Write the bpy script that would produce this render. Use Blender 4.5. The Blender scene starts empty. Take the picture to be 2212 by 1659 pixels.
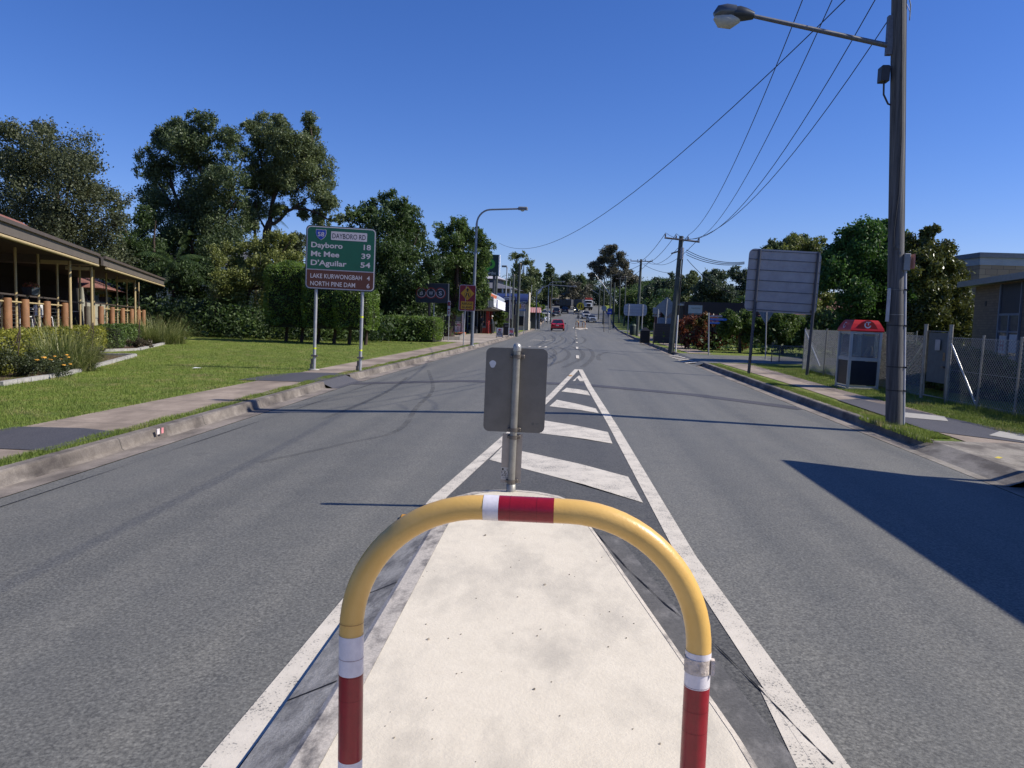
import bpy, math, random
import numpy as np
from mathutils import Vector, Matrix
# ---------------------------------------------------------------- camera, light, exposure
C = bpy.context.scene.collection
SC = bpy.context.scene
F, CX, CY = 1650., 1106., 829.5            # photo measured on a 2212 x 1659 print of it
PITCH = math.atan((CY - 683.) / F); YAW = math.atan((1231. - CX) / math.hypot(F, CY - 683.)); ROLL = .028
CAMZ = 1.78
fwd = Vector((-math.sin(YAW) * math.cos(PITCH), math.cos(YAW) * math.cos(PITCH), -math.sin(PITCH)))
r0 = fwd.cross(Vector((0, 0, 1))).normalized(); u0 = r0.cross(fwd)
RT = r0 * math.cos(ROLL) + u0 * math.sin(ROLL); UP = u0 * math.cos(ROLL) - r0 * math.sin(ROLL)
cam = bpy.data.cameras.new('camera'); cam_ob = bpy.data.objects.new('camera', cam); C.objects.link(cam_ob)
M = Matrix((RT, UP, -fwd)).transposed().to_4x4(); M.translation = Vector((0, 0, CAMZ)); cam_ob.matrix_world = M
cam.sensor_width = 36; cam.lens = 36 * F / 2212; cam.clip_end = 3000; cam.clip_start = .05
SC.camera = cam_ob
SUN_EL, SUN_AZ = 41., 0.5                   # azimuth measured from +X towards +Y
sd = Vector((math.cos(math.radians(SUN_AZ)) * math.cos(math.radians(SUN_EL)), math.sin(math.radians(SUN_AZ)) * math.cos(math.radians(SUN_EL)), math.sin(math.radians(SUN_EL))))
sun = bpy.data.lights.new('sun', 'SUN'); sun.energy = 4.9; sun.angle = math.radians(.5); sun.color = (1, .95, .87)
so = bpy.data.objects.new('sun', sun); C.objects.link(so); so.rotation_euler = sd.to_track_quat('Z', 'Y').to_euler()
w = bpy.data.worlds.new('World'); SC.world = w; w.use_nodes = True
nt = w.node_tree; bg = nt.nodes['Background']; bg.inputs[1].default_value = .088
sky = nt.nodes.new('ShaderNodeTexSky'); sky.sky_type = 'NISHITA'; sky.sun_disc = False
sky.sun_elevation = math.radians(SUN_EL); sky.sun_rotation = math.radians(90 - SUN_AZ)
sky.air_density = 1.0; sky.dust_density = .15; sky.ozone_density = 4.0
hs = nt.nodes.new('ShaderNodeHueSaturation'); hs.inputs['Saturation'].default_value = 1.2; hs.inputs['Value'].default_value = 1.0
mx = nt.nodes.new('ShaderNodeMix'); mx.data_type = 'RGBA'; mx.blend_type = 'MULTIPLY'; mx.inputs[0].default_value = 1; mx.inputs[7].default_value = (.85, .86, 1.27, 1)   # the phone's cooler white balance for the sky
nt.links.new(sky.outputs[0], hs.inputs['Color']); nt.links.new(hs.outputs[0], mx.inputs[6]); nt.links.new(mx.outputs[2], bg.inputs[0])
SC.view_settings.view_transform = 'Standard'; SC.view_settings.look = 'None'; SC.view_settings.gamma = 1
SC.view_settings.exposure = .25
SC.cycles.max_bounces = 5; SC.cycles.transparent_max_bounces = 12; SC.cycles.diffuse_bounces = 2
rnd = random.Random(7); RS = np.random.RandomState(11)

# ---------------------------------------------------------------- ground shape and measuring helpers
def lerp(t, tab):
    if t <= tab[0][0]: return tab[0][1]
    for (a, b), (c, d) in zip(tab, tab[1:]):
        if t <= c: return b + (d - b) * (t - a) / (c - a)
    return tab[-1][1]
def zr(y): return 0. if y < 110 else (.0003 * (y - 110) ** 2 if y < 200 else (2.43 + .045 * (y - 200) if y < 330 else 8.28 + .01 * (y - 330)))
def LE(y): return lerp(y, [(-40, -5.5), (8, -5.55), (20, -5.8), (45, -5.3), (62, -5.1), (120, -5.4), (200, -6.5), (330, -16)])
def RE(y): return lerp(y, [(-40, 5.2), (9, 5.25), (33, 5.35), (70, 5.8), (120, 7.1), (200, 9.5), (330, 12)])
def CE(y): return lerp(y, [(-40, 0.), (20, .2), (70, .45), (120, .6), (200, 1.), (330, -2)])
def road_z(x, y): return zr(y) - .025 * abs(x - CE(y))
def ray(px, py):
    return fwd + RT * ((px - CX) / F) + UP * (-(py - CY) / F)
def G(px, py, z=0., road=False):
    d = ray(px, py); t = (z - CAMZ) / d.z if d.z < -1e-3 else 60
    if d.z >= -1e-3 or d.y * t > 100:          # march on the rising ground
        t = 20.
        while t < 900:
            if CAMZ + d.z * t < zr(d.y * t) + z: break
            t += .5
        return Vector((d.x * t, d.y * t, zr(d.y * t) + z))
    if road:
        for k in range(4):
            zz = road_z(d.x * t, d.y * t) + z; t = (zz - CAMZ) / d.z
        return Vector((d.x * t, d.y * t, zz))
    return Vector((d.x * t, d.y * t, z))
def A(px, py, Y):
    d = ray(px, py); t = Y / d.y; return Vector((d.x * t, Y, CAMZ + d.z * t))

# ---------------------------------------------------------------- materials
MATS = {}
def nodes_of(name):
    m = bpy.data.materials.new(name); m.use_nodes = True; n = m.node_tree
    return m, n, n.nodes['Principled BSDF']
def mat(name, col, rough=.6, metal=0., var=.12, scale=6., bump=0., bscale=40., spec=.4, col2=None, thr=None, obj=True, emit=None):
    """plain procedural paint / metal / stone: two tones mixed by noise, optional bump"""
    if name in MATS: return MATS[name]
    m, n, b = nodes_of(name); L = n.links
    tc = n.nodes.new('ShaderNodeTexCoord'); co = tc.outputs['Object']
    nz = n.nodes.new('ShaderNodeTexNoise'); nz.inputs['Scale'].default_value = scale; nz.inputs['Detail'].default_value = 6; nz.inputs['Roughness'].default_value = .65
    L.new(co, nz.inputs['Vector'])
    rp = n.nodes.new('ShaderNodeValToRGB'); e = rp.color_ramp.elements
    c2 = col2 or tuple(min(1, c * (1 + var)) for c in col); c1 = col if col2 else tuple(c * (1 - var) for c in col)
    lo, hi = thr or (.35, .65)
    e[0].position = lo; e[0].color = (*c1, 1); e[1].position = hi; e[1].color = (*c2, 1)
    L.new(nz.outputs[0], rp.inputs[0]); L.new(rp.outputs[0], b.inputs['Base Color'])
    b.inputs['Roughness'].default_value = rough; b.inputs['Metallic'].default_value = metal; b.inputs['Specular IOR Level'].default_value = spec
    if bump:
        n2 = n.nodes.new('ShaderNodeTexNoise'); n2.inputs['Scale'].default_value = bscale; n2.inputs['Detail'].default_value = 5
        L.new(co, n2.inputs['Vector']); bp = n.nodes.new('ShaderNodeBump'); bp.inputs['Strength'].default_value = bump; bp.inputs['Distance'].default_value = .02
        L.new(n2.outputs[0], bp.inputs['Height']); L.new(bp.outputs[0], b.inputs['Normal'])
    if emit: b.inputs['Emission Color'].default_value = (*col, 1); b.inputs['Emission Strength'].default_value = emit
    MATS[name] = m; return m

def N(n, t, **kw):
    x = n.nodes.new(t)
    for k, v in kw.items():
        if k in ('op',): x.operation = v
        elif k == 'bt': x.blend_type = v; 
        else: x.inputs[k].default_value = v
    return x
def mix(n, fac, a, b, bt='MIX'):
    x = n.nodes.new('ShaderNodeMix'); x.data_type = 'RGBA'; x.blend_type = bt
    for s, v in ((0, fac), (6, a), (7, b)):
        if isinstance(v, (int, float)): x.inputs[s].default_value = v
        elif isinstance(v, tuple): x.inputs[s].default_value = (*v, 1)
        else: n.links.new(v, x.inputs[s])
    return x.outputs[2]
def ramp(n, src, p0, p1, c0=(0, 0, 0), c1=(1, 1, 1)):
    r = n.nodes.new('ShaderNodeValToRGB'); e = r.color_ramp.elements
    e[0].position = p0; e[0].color = (*c0, 1); e[1].position = p1; e[1].color = (*c1, 1); n.links.new(src, r.inputs[0]); return r.outputs[0]
def noise(n, vec, scale, detail=5, rough=.6):
    x = n.nodes.new('ShaderNodeTexNoise'); x.inputs['Scale'].default_value = scale; x.inputs['Detail'].default_value = detail; x.inputs['Roughness'].default_value = rough
    n.links.new(vec, x.inputs['Vector']); return x.outputs[0]
def stretch(n, vec, s):
    x = n.nodes.new('ShaderNodeMapping'); x.inputs['Scale'].default_value = s; n.links.new(vec, x.inputs['Vector']); return x.outputs[0]
def bump(n, b, h, strength, dist):
    x = n.nodes.new('ShaderNodeBump'); x.inputs['Strength'].default_value = strength; x.inputs['Distance'].default_value = dist
    n.links.new(h, x.inputs['Height']); n.links.new(x.outputs[0], b.inputs['Normal'])

def asphalt(name, base, light, seam=True):
    m, n, b = nodes_of(name); g = n.nodes.new('ShaderNodeNewGeometry').outputs['Position']
    fine = noise(n, g, 46, 4, .8); vor = n.nodes.new('ShaderNodeTexVoronoi'); vor.inputs['Scale'].default_value = 48; n.links.new(g, vor.inputs['Vector'])
    big = noise(n, stretch(n, g, (.5, .06, 1)), 1.6, 5); mid = noise(n, g, 2.2, 4)
    c = ramp(n, fine, .38, .64, tuple(v * .3 for v in base), tuple(v * 1.7 for v in light))
    c = mix(n, .5, c, ramp(n, vor.outputs['Distance'], .08, .55, tuple(v * 1.45 for v in light), tuple(v * .7 for v in base)))
    c = mix(n, ramp(n, big, .3, .75), c, mix(n, .35, c, tuple(v * 1.2 for v in light)), 'MIX')
    c = mix(n, 1., c, ramp(n, mid, .3, .7, (.93, .93, .94), (1.06, 1.05, 1.04)), 'MULTIPLY')
    c = mix(n, 1., c, ramp(n, noise(n, stretch(n, g, (1.3, .012, 1)), 1., 2), .35, .65, (.86, .87, .88), (1.1, 1.09, 1.07)), 'MULTIPLY')
    c = mix(n, ramp(n, noise(n, g, .9, 3), .68, .74), c, mix(n, .25, c, (.03, .03, .03)))
    n.links.new(c, b.inputs['Base Color']); b.inputs['Roughness'].default_value = .66; b.inputs['Specular IOR Level'].default_value = .5
    bump(n, b, fine, .5, .006); MATS[name] = m; return m
def concrete(name, c1, c2, dirt, joints=0., dscale=1.4, speck=.5, dthr=(.42, .62)):
    m, n, b = nodes_of(name); g = n.nodes.new('ShaderNodeNewGeometry').outputs['Position']
    big = noise(n, stretch(n, g, (1.6, .8, 1)), dscale, 6, .62); fine = noise(n, g, 60, 4, .7); mid = noise(n, g, 7, 6, .7)
    c = mix(n, ramp(n, mid, .3, .7), c1, c2)
    c = mix(n, ramp(n, big, *dthr), c, dirt)
    c = mix(n, .5 * speck, c, ramp(n, fine, .3, .62, (.25, .24, .22), (1, 1, 1)), 'MULTIPLY')
    if joints:
        sp = n.nodes.new('ShaderNodeSeparateXYZ'); n.links.new(g, sp.inputs[0])
        md = n.nodes.new('ShaderNodeMath'); md.operation = 'PINGPONG'; md.inputs[1].default_value = joints / 2; n.links.new(sp.outputs[1], md.inputs[0])
        c = mix(n, ramp(n, md.outputs[0], .006, .016), mix(n, .75, c, (.05, .045, .04)), c)
        fl = n.nodes.new('ShaderNodeMath'); fl.operation = 'MULTIPLY_ADD'; fl.inputs[1].default_value = 1 / joints; fl.inputs[2].default_value = .5; n.links.new(sp.outputs[1], fl.inputs[0])
        f2 = n.nodes.new('ShaderNodeMath'); f2.operation = 'FLOOR'; n.links.new(fl.outputs[0], f2.inputs[0])
        wn = n.nodes.new('ShaderNodeTexWhiteNoise'); wn.noise_dimensions = '1D'; n.links.new(f2.outputs[0], wn.inputs['W'])
        c = mix(n, .75, c, ramp(n, wn.outputs[0], 0, 1, (.72, .7, .68), (1.1, 1.1, 1.1)), 'MULTIPLY')
    n.links.new(c, b.inputs['Base Color']); b.inputs['Roughness'].default_value = .85
    bump(n, b, fine, .35, .008); MATS[name] = m; return m
def paint_on_road(name, col, wear, dirt):
    m, n, b = nodes_of(name); g = n.nodes.new('ShaderNodeNewGeometry').outputs['Position']
    f = noise(n, g, 70, 4, .75); k = noise(n, g, 3.5, 5, .7)
    c = mix(n, ramp(n, k, .35, .75), col, dirt)
    a = n.nodes.new('ShaderNodeMath'); a.operation = 'MULTIPLY_ADD'; n.links.new(k, a.inputs[0]); a.inputs[1].default_value = .45; n.links.new(f, a.inputs[2])
    c = mix(n, ramp(n, a.outputs[0], wear, wear + .07), c, (.09, .088, .085))
    n.links.new(c, b.inputs['Base Color']); b.inputs['Roughness'].default_value = .7; bump(n, b, f, .5, .004); MATS[name] = m; return m
def grass_mat(name, c1, c2, dry, k=1.):
    m, n, b = nodes_of(name); g = n.nodes.new('ShaderNodeNewGeometry').outputs['Position']
    f = noise(n, stretch(n, g, (1, .6, 1)), 22, 5, .75); k1 = noise(n, stretch(n, g, (1, 1.7, 1)), .55, 6, .65); k2 = noise(n, g, 2.4, 5, .7)
    c = mix(n, ramp(n, f, .3, .7), c1, c2)
    c = mix(n, ramp(n, k2, .44, .74), c, dry)
    c = mix(n, 1., c, ramp(n, k1, .3, .72, (.7, .76, .7), (1.3, 1.2, 1.15)), 'MULTIPLY')
    n.links.new(c, b.inputs['Base Color']); b.inputs['Roughness'].default_value = .8; b.inputs['Specular IOR Level'].default_value = .15
    bump(n, b, f, .9, .05); MATS[name] = m; return m
def leafmat(name, dark, light, back=None, trans=.28, rough=.5, odd=None):
    if name in MATS: return MATS[name]
    m, n, b = nodes_of(name); at = n.nodes.new('ShaderNodeAttribute'); at.attribute_name = 'tint'
    c = mix(n, at.outputs['Fac'], dark, light)
    g = n.nodes.new('ShaderNodeNewGeometry').outputs['Position']
    if odd: c = mix(n, ramp(n, noise(n, g, .9, 3), .56, .66), c, odd)
    c = mix(n, 1., c, ramp(n, noise(n, g, .35, 3), .3, .7, (.78, .8, .8), (1.25, 1.2, 1.15)), 'MULTIPLY')
    n.links.new(c, b.inputs['Base Color']); b.inputs['Roughness'].default_value = rough; b.inputs['Specular IOR Level'].default_value = .35
    tr = n.nodes.new('ShaderNodeBsdfTranslucent'); n.links.new(mix(n, .5, c, back or light), tr.inputs[0])
    ms = n.nodes.new('ShaderNodeMixShader'); ms.inputs[0].default_value = trans
    n.links.new(b.outputs[0], ms.inputs[1]); n.links.new(tr.outputs[0], ms.inputs[2]); n.links.new(ms.outputs[0], n.nodes['Material Output'].inputs[0])
    MATS[name] = m; return m
def brickmat(name, c1, c2, mortar, sx=4.3, rowh=.25, offset=.5, obj=True):
    if name in MATS: return MATS[name]
    m, n, b = nodes_of(name); tc = n.nodes.new('ShaderNodeTexCoord')
    sp = n.nodes.new('ShaderNodeSeparateXYZ'); n.links.new(tc.outputs['Object'], sp.inputs[0])
    ad = n.nodes.new('ShaderNodeMath'); ad.operation = 'ADD'; n.links.new(sp.outputs[0], ad.inputs[0]); n.links.new(sp.outputs[1], ad.inputs[1])
    cb = n.nodes.new('ShaderNodeCombineXYZ'); n.links.new(ad.outputs[0], cb.inputs[0]); n.links.new(sp.outputs[2], cb.inputs[1])
    br = n.nodes.new('ShaderNodeTexBrick'); n.links.new(cb.outputs[0], br.inputs['Vector']); br.inputs['Scale'].default_value = sx
    br.inputs['Color1'].default_value = (*c1, 1); br.inputs['Color2'].default_value = (*c2, 1); br.inputs['Mortar'].default_value = (*mortar, 1)
    br.inputs['Mortar Size'].default_value = .015; br.inputs['Row Height'].default_value = rowh; br.inputs['Brick Width'].default_value = 1.; br.offset = offset
    n.links.new(br.outputs[0], b.inputs['Base Color']); b.inputs['Roughness'].default_value = .85
    bump(n, b, br.outputs['Fac'], -.3, .01); MATS[name] = m; return m
def glassmat(name='window_glass', col=(.02, .025, .03), rough=.08):
    return mat(name, col, rough, 0, .1, 2, spec=.8)
def clearglass(name='clear_glass', tint=(.8, .88, .9), a=.72, milky=(.5, .55, .6)):
    if name in MATS: return MATS[name]
    m, n, b = nodes_of(name); b.inputs['Base Color'].default_value = (*milky, 1); b.inputs['Roughness'].default_value = .15
    t = n.nodes.new('ShaderNodeBsdfTransparent'); t.inputs[0].default_value = (*tint, 1)
    ms = n.nodes.new('ShaderNodeMixShader'); ms.inputs[0].default_value = 1 - a
    n.links.new(t.outputs[0], ms.inputs[1]); n.links.new(b.outputs[0], ms.inputs[2]); n.links.new(ms.outputs[0], n.nodes['Material Output'].inputs[0]); MATS[name] = m; return m
def stripes(name, c1, c2, period, axis=2, duty=.12, rough=.6, metal=0.):
    """thin grooves every period along an object axis: weatherboards, corrugated sheet, planks"""
    if name in MATS: return MATS[name]
    m, n, b = nodes_of(name); tc = n.nodes.new('ShaderNodeTexCoord'); sp = n.nodes.new('ShaderNodeSeparateXYZ'); n.links.new(tc.outputs['Object'], sp.inputs[0])
    md = n.nodes.new('ShaderNodeMath'); md.operation = 'PINGPONG'; md.inputs[1].default_value = period / 2; n.links.new(sp.outputs[axis], md.inputs[0])
    k = ramp(n, md.outputs[0], period * duty * .4, period * duty)
    c = mix(n, k, c2, c1); c = mix(n, 1., c, ramp(n, noise(n, tc.outputs['Object'], 3, 5), .3, .7, (.85, .85, .85), (1.12, 1.12, 1.12)), 'MULTIPLY')
    n.links.new(c, b.inputs['Base Color']); b.inputs['Roughness'].default_value = rough; b.inputs['Metallic'].default_value = metal
    MATS[name] = m; return m

# ---------------------------------------------------------------- mesh helpers
class MB:
    def __init__(s): s.v = []; s.f = []; s.mi = []; s.sm = []
    def add(s, v, f, mi=0, smooth=False):
        k = len(s.v); s.v += [tuple(p) for p in v]; s.f += [tuple(i + k for i in q) for q in f]; s.mi += [mi] * len(f); s.sm += [smooth] * len(f); return s
    def box(s, c, d, rz=0., mi=0, tilt=None):
        hx, hy, hz = d[0] / 2, d[1] / 2, d[2] / 2
        R = Matrix.Rotation(rz, 3, 'Z')
        if tilt: R = R @ Matrix.Rotation(tilt[0], 3, tilt[1])
        v = [Vector(c) + R @ Vector((x * hx, y * hy, z * hz)) for x in (-1, 1) for y in (-1, 1) for z in (-1, 1)]
        return s.add(v, [(0, 1, 3, 2), (4, 6, 7, 5), (0, 4, 5, 1), (2, 3, 7, 6), (0, 2, 6, 4), (1, 5, 7, 3)], mi)
    def bbox(s, x0, x1, y0, y1, z0, z1, mi=0): return s.box(((x0 + x1) / 2, (y0 + y1) / 2, (z0 + z1) / 2), (x1 - x0, y1 - y0, z1 - z0), 0, mi)
    def rbox(s, x0, x1, y0, y1, z0, z1, b=.02, mi=0):
        """box with chamfered vertical and top edges"""
        def ring(i, z): return [(x0 + i, y0 + b, z), (x0 + b, y0 + i, z), (x1 - b, y0 + i, z), (x1 - i, y0 + b, z), (x1 - i, y1 - b, z), (x1 - b, y1 - i, z), (x0 + b, y1 - i, z), (x0 + i, y1 - b, z)]
        v = ring(0, z0) + ring(0, z1 - b) + [(min(max(p[0], x0 + b), x1 - b), min(max(p[1], y0 + b), y1 - b), z1) for p in ring(0, z1)]
        f = [tuple(range(7, -1, -1)), tuple(range(16, 24))]
        for k in (0, 8):
            for i in range(8): f.append((k + i, k + (i + 1) % 8, k + 8 + (i + 1) % 8, k + 8 + i))
        return s.add(v, f, mi)
    def tube(s, pts, r, n=8, caps=True, mi=0, smooth=True):
        pts = [Vector(p) for p in pts]; rs = r if isinstance(r, (list, tuple)) else [r] * len(pts)
        v = []; f = []; prev = None
        for i, p in enumerate(pts):
            d = (pts[min(i + 1, len(pts) - 1)] - pts[max(i - 1, 0)]).normalized()
            if prev is None:
                a = d.cross(Vector((0, 0, 1)) if abs(d.z) < .9 else Vector((1, 0, 0))).normalized()
            else: a = (prev - d * prev.dot(d)).normalized()
            prev = a; b = d.cross(a)
            for k in range(n):
                t = 2 * math.pi * k / n; v.append(p + (a * math.cos(t) + b * math.sin(t)) * rs[i])
        for i in range(len(pts) - 1):
            for k in range(n):
                q = (k + 1) % n; f.append((i * n + k, i * n + q, (i + 1) * n + q, (i + 1) * n + k))
        s.add(v, f, mi, smooth)
        if caps:
            s.add(v[:n], [tuple(range(n - 1, -1, -1))], mi); s.add(v[-n:], [tuple(range(n))], mi)
        return s
    def lathe(s, c, prof, n=12, mi=0):
        return s.tube([(c[0], c[1], c[2] + z + i * 1e-5) for i, (r_, z) in enumerate(prof)], [p[0] for p in prof], n, True, mi)
    def prism(s, poly, y0, y1, mi=0, side=None):
        """polygon in XZ extruded along Y"""
        n = len(poly); v = [(x, y0, z) for x, z in poly] + [(x, y1, z) for x, z in poly]
        s.add(v, [tuple(range(n)), tuple(range(2 * n - 1, n - 1, -1))], mi)
        return s.add(v, [(i, n + i, n + (i + 1) % n, (i + 1) % n) for i in range(n)], side if side is not None else mi)
    def sheet(s, pts, z=0, mi=0):
        return s.add([(p[0], p[1], (p[2] if len(p) > 2 else 0) + z) for p in pts], [tuple(range(len(pts)))], mi)
    def xf(s, m, k=0):
        s.v = s.v[:k] + [tuple(m @ Vector(p)) for p in s.v[k:]]; return s
    def build(s, name, mats, parent=None, loc=None):
        me = bpy.data.meshes.new(name); me.from_pydata(s.v, [], s.f)
        if not isinstance(mats, (list, tuple)): mats = [mats]
        for m in mats: me.materials.append(m)
        me.polygons.foreach_set('material_index', s.mi); me.polygons.foreach_set('use_smooth', s.sm); me.update()
        o = bpy.data.objects.new(name, me); C.objects.link(o)
        if parent: o.parent = parent
        if loc is not None: o.location = loc
        return o
def tag(o, label, cat, group=None, kind=None):
    o['label'] = label
    if cat: o['category'] = cat
    if group: o['group'] = group
    if kind: o['kind'] = kind
    return o
def struct(o): o['kind'] = 'structure'; return o
def thing(name, loc, label, cat, group=None, rz=0.):
    o = bpy.data.objects.new(name, None); C.objects.link(o); o.location = loc; o.rotation_euler = (0, 0, rz); o.empty_display_size = .2
    return tag(o, label, cat, group)
def copy_tree(o, parent=None):
    c = o.copy(); C.objects.link(c)
    if parent: c.parent = parent
    for ch in [x for x in bpy.data.objects if x.parent == o]: copy_tree(ch, c)
    return c
def rrect(x0, x1, z0, z1, r, n=5):
    p = []
    for cx, cz, a in ((x1 - r, z1 - r, 0), (x0 + r, z1 - r, 90), (x0 + r, z0 + r, 180), (x1 - r, z0 + r, 270)):
        for k in range(n + 1):
            t = math.radians(a + 90 * k / n); p.append((cx + r * math.cos(t), cz + r * math.sin(t)))
    return p
def text(mb, s, x, z, h, y, width=None, bold=.0, align='l', mi=0, slant=0, mirror=False, sp=1.0):
    """lettering in the XZ plane facing -Y"""
    cu = bpy.data.curves.new('t', 'FONT'); cu.body = s; cu.size = 1; cu.offset = bold; cu.resolution_u = 3; cu.fill_mode = 'FRONT'; cu.shear = slant; cu.space_character = sp
    o = bpy.data.objects.new('t', cu); C.objects.link(o); dg = bpy.context.evaluated_depsgraph_get(); me = o.evaluated_get(dg).to_mesh()
    vs = [tuple(v.co) for v in me.vertices]; fs = [tuple(p.vertices) for p in me.polygons]
    o.to_mesh_clear(); C.objects.unlink(o); bpy.data.objects.remove(o); bpy.data.curves.remove(cu)
    if not vs: return mb
    x0 = min(v[0] for v in vs); x1 = max(v[0] for v in vs); k = h / .7
    kx = (width / (x1 - x0)) if width else k; wd = (x1 - x0) * kx
    ox = {'l': x, 'c': x - wd / 2, 'r': x - wd}[align]
    mb.add([(ox + ((x1 - v[0]) if mirror else (v[0] - x0)) * kx, y, z + v[1] * k) for v in vs], fs, mi); return mb
def npmesh(name, V, Fq, mat_, tint=None, parent=None):
    """fast quad mesh from arrays"""
    me = bpy.data.meshes.new(name); nv = len(V); nf = len(Fq); w_ = Fq.shape[1]
    me.vertices.add(nv); me.vertices.foreach_set('co', V.astype(np.float32).ravel())
    me.loops.add(nf * w_); me.loops.foreach_set('vertex_index', Fq.astype(np.int32).ravel())
    me.polygons.add(nf); me.polygons.foreach_set('loop_start', np.arange(0, nf * w_, w_, dtype=np.int32))
    me.polygons.foreach_set('loop_total', np.full(nf, w_, dtype=np.int32))
    if tint is not None:
        a = me.attributes.new('tint', 'FLOAT', 'FACE'); a.data.foreach_set('value', tint.astype(np.float32))
    me.materials.append(mat_); me.update(); me.validate()
    o = bpy.data.objects.new(name, me); C.objects.link(o)
    if parent: o.parent = parent
    return o
def leaf_quads(P, size, drop=0., aspect=.45, up=None):
    """P n x 3 centres -> diamond leaves, random turn; drop pulls their long axis down"""
    n = len(P); u = RS.normal(size=(n, 3)); u[:, 2] -= drop; u /= np.linalg.norm(u, axis=1)[:, None]
    t = RS.normal(size=(n, 3))
    if up is not None: t = t * .6 + np.cross(u, np.array([0, 0, 1.])) * up
    v = np.cross(u, t); v /= np.linalg.norm(v, axis=1)[:, None] + 1e-9
    s = size * RS.uniform(.6, 1.3, n)[:, None]
    V = np.stack([P - u * s, P + v * s * aspect, P + u * s, P - v * s * aspect], 1).reshape(-1, 3)
    return V, np.arange(n * 4).reshape(-1, 4)
def sph(n):
    d = RS.normal(size=(n, 3)); return d / np.linalg.norm(d, axis=1)[:, None]
def clumps(blobs, n_leaf, clump=.32, fill=.35):
    """leaf centres gathered in tufts on and inside the lobes; returns points and tints"""
    P = []; T = []
    tot = sum(b[3] ** 2 for b in blobs)
    for (x, y, z, r, *q) in blobs:
        k = max(3, int(n_leaf * r * r / tot)); ns = max(3, int(k / 14)); zs = q[0] if q else .85
        d = sph(ns); rad = r * (1 - fill * RS.uniform(0, 1, ns) ** 1.5); ct = d * rad[:, None]; ct[:, 2] *= zs
        tc = RS.uniform(.1, .9, ns)
        idx = RS.randint(0, ns, k); p = ct[idx] + RS.normal(size=(k, 3)) * clump * min(r, 1.6) * .62
        P.append(p + np.array([x, y, z])); T.append(np.clip(tc[idx] + RS.uniform(-.25, .25, k), 0, 1))
    return np.concatenate(P), np.concatenate(T)

# ---------------------------------------------------------------- the ground, road and markings
M_asph = asphalt('road_asphalt', (.108, .105, .091), (.162, .158, .137))
M_asph2 = asphalt('patch_asphalt', (.06, .058, .062), (.085, .082, .085))
M_grass = grass_mat('lawn_grass', (.075, .125, .018), (.17, .24, .042), (.31, .27, .10))
M_path = concrete('footpath_concrete', (.33, .26, .2), (.43, .345, .27), (.24, .19, .145), 1.55, .8, .6)
M_kerb = concrete('kerb_concrete', (.2, .17, .14), (.32, .28, .235), (.075, .062, .052), 2.4, 1.3, .8, (.4, .66))
M_gut = concrete('gutter_concrete', (.24, .2, .165), (.31, .265, .22), (.13, .11, .09), 0, 1., .7)
M_isl = concrete('island_concrete', (.66, .585, .455), (.73, .65, .51), (.52, .465, .37), 0, 1.7, .16, (.47, .68))
M_islk = concrete('island_kerb_concrete', (.62, .55, .46), (.5, .45, .38), (.2, .18, .16), 0, 5., .8, (.5, .66))
M_islg = concrete('island_kerb_face', (.46, .42, .34), (.58, .53, .44), (.2, .185, .16), 0, 4., .9, (.45, .65))
M_white = paint_on_road('white_line_paint', (.66, .595, .49), .80, (.5, .45, .37))
M_mulch = mat('mulch_bark', (.06, .038, .026), .9, 0, .5, 25, .8, 60, .1, (.16, .11, .08))

def strip(mb, ys, cols, mi=0, smooth=False):
    """cols: list of functions y -> (x, z); quads between neighbouring columns"""
    k = len(mb.v); n = len(cols)
    v = [(c(y)[0], y, c(y)[1]) for y in ys for c in cols]
    f = [(j * n + i, j * n + i + 1, (j + 1) * n + i + 1, (j + 1) * n + i) for j in range(len(ys) - 1) for i in range(n - 1)]
    mb.add(v, f, mi, smooth)
YS = [-40, -20, -10, 0, 5, 8, 12, 16, 20, 26, 33, 45, 55, 62, 70, 85, 100, 110] + list(range(118, 336, 8)) + [345, 380, 450, 700, 1500]
mb = MB()
strip(mb, YS, [lambda y: (-700, zr(y) + (14 if y > 300 else 0)), lambda y: (-70, zr(y)), lambda y: (LE(y) - .47, zr(y)), lambda y: (LE(y) - .48, zr(y) - .4), lambda y: (RE(y) + .48, zr(y) - .4), lambda y: (RE(y) + .47, zr(y)), lambda y: (70, zr(y)), lambda y: (700, zr(y) + (14 if y > 300 else 0))])
struct(mb.build('ground', M_grass))
YR = [y for y in YS if y <= 335]
mb = MB(); strip(mb, YR, [lambda y: (LE(y) + .02, road_z(LE(y), y)), lambda y: ((LE(y) + CE(y)) / 2, road_z((LE(y) + CE(y)) / 2, y)), lambda y: (CE(y) - .5, road_z(CE(y) - .5, y) - .002), lambda y: (CE(y) + .5, road_z(CE(y) + .5, y) - .002), lambda y: ((RE(y) + CE(y)) / 2, road_z((RE(y) + CE(y)) / 2, y)), lambda y: (RE(y) - .02, road_z(RE(y), y))])
struct(mb.build('road', M_asph))
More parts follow.
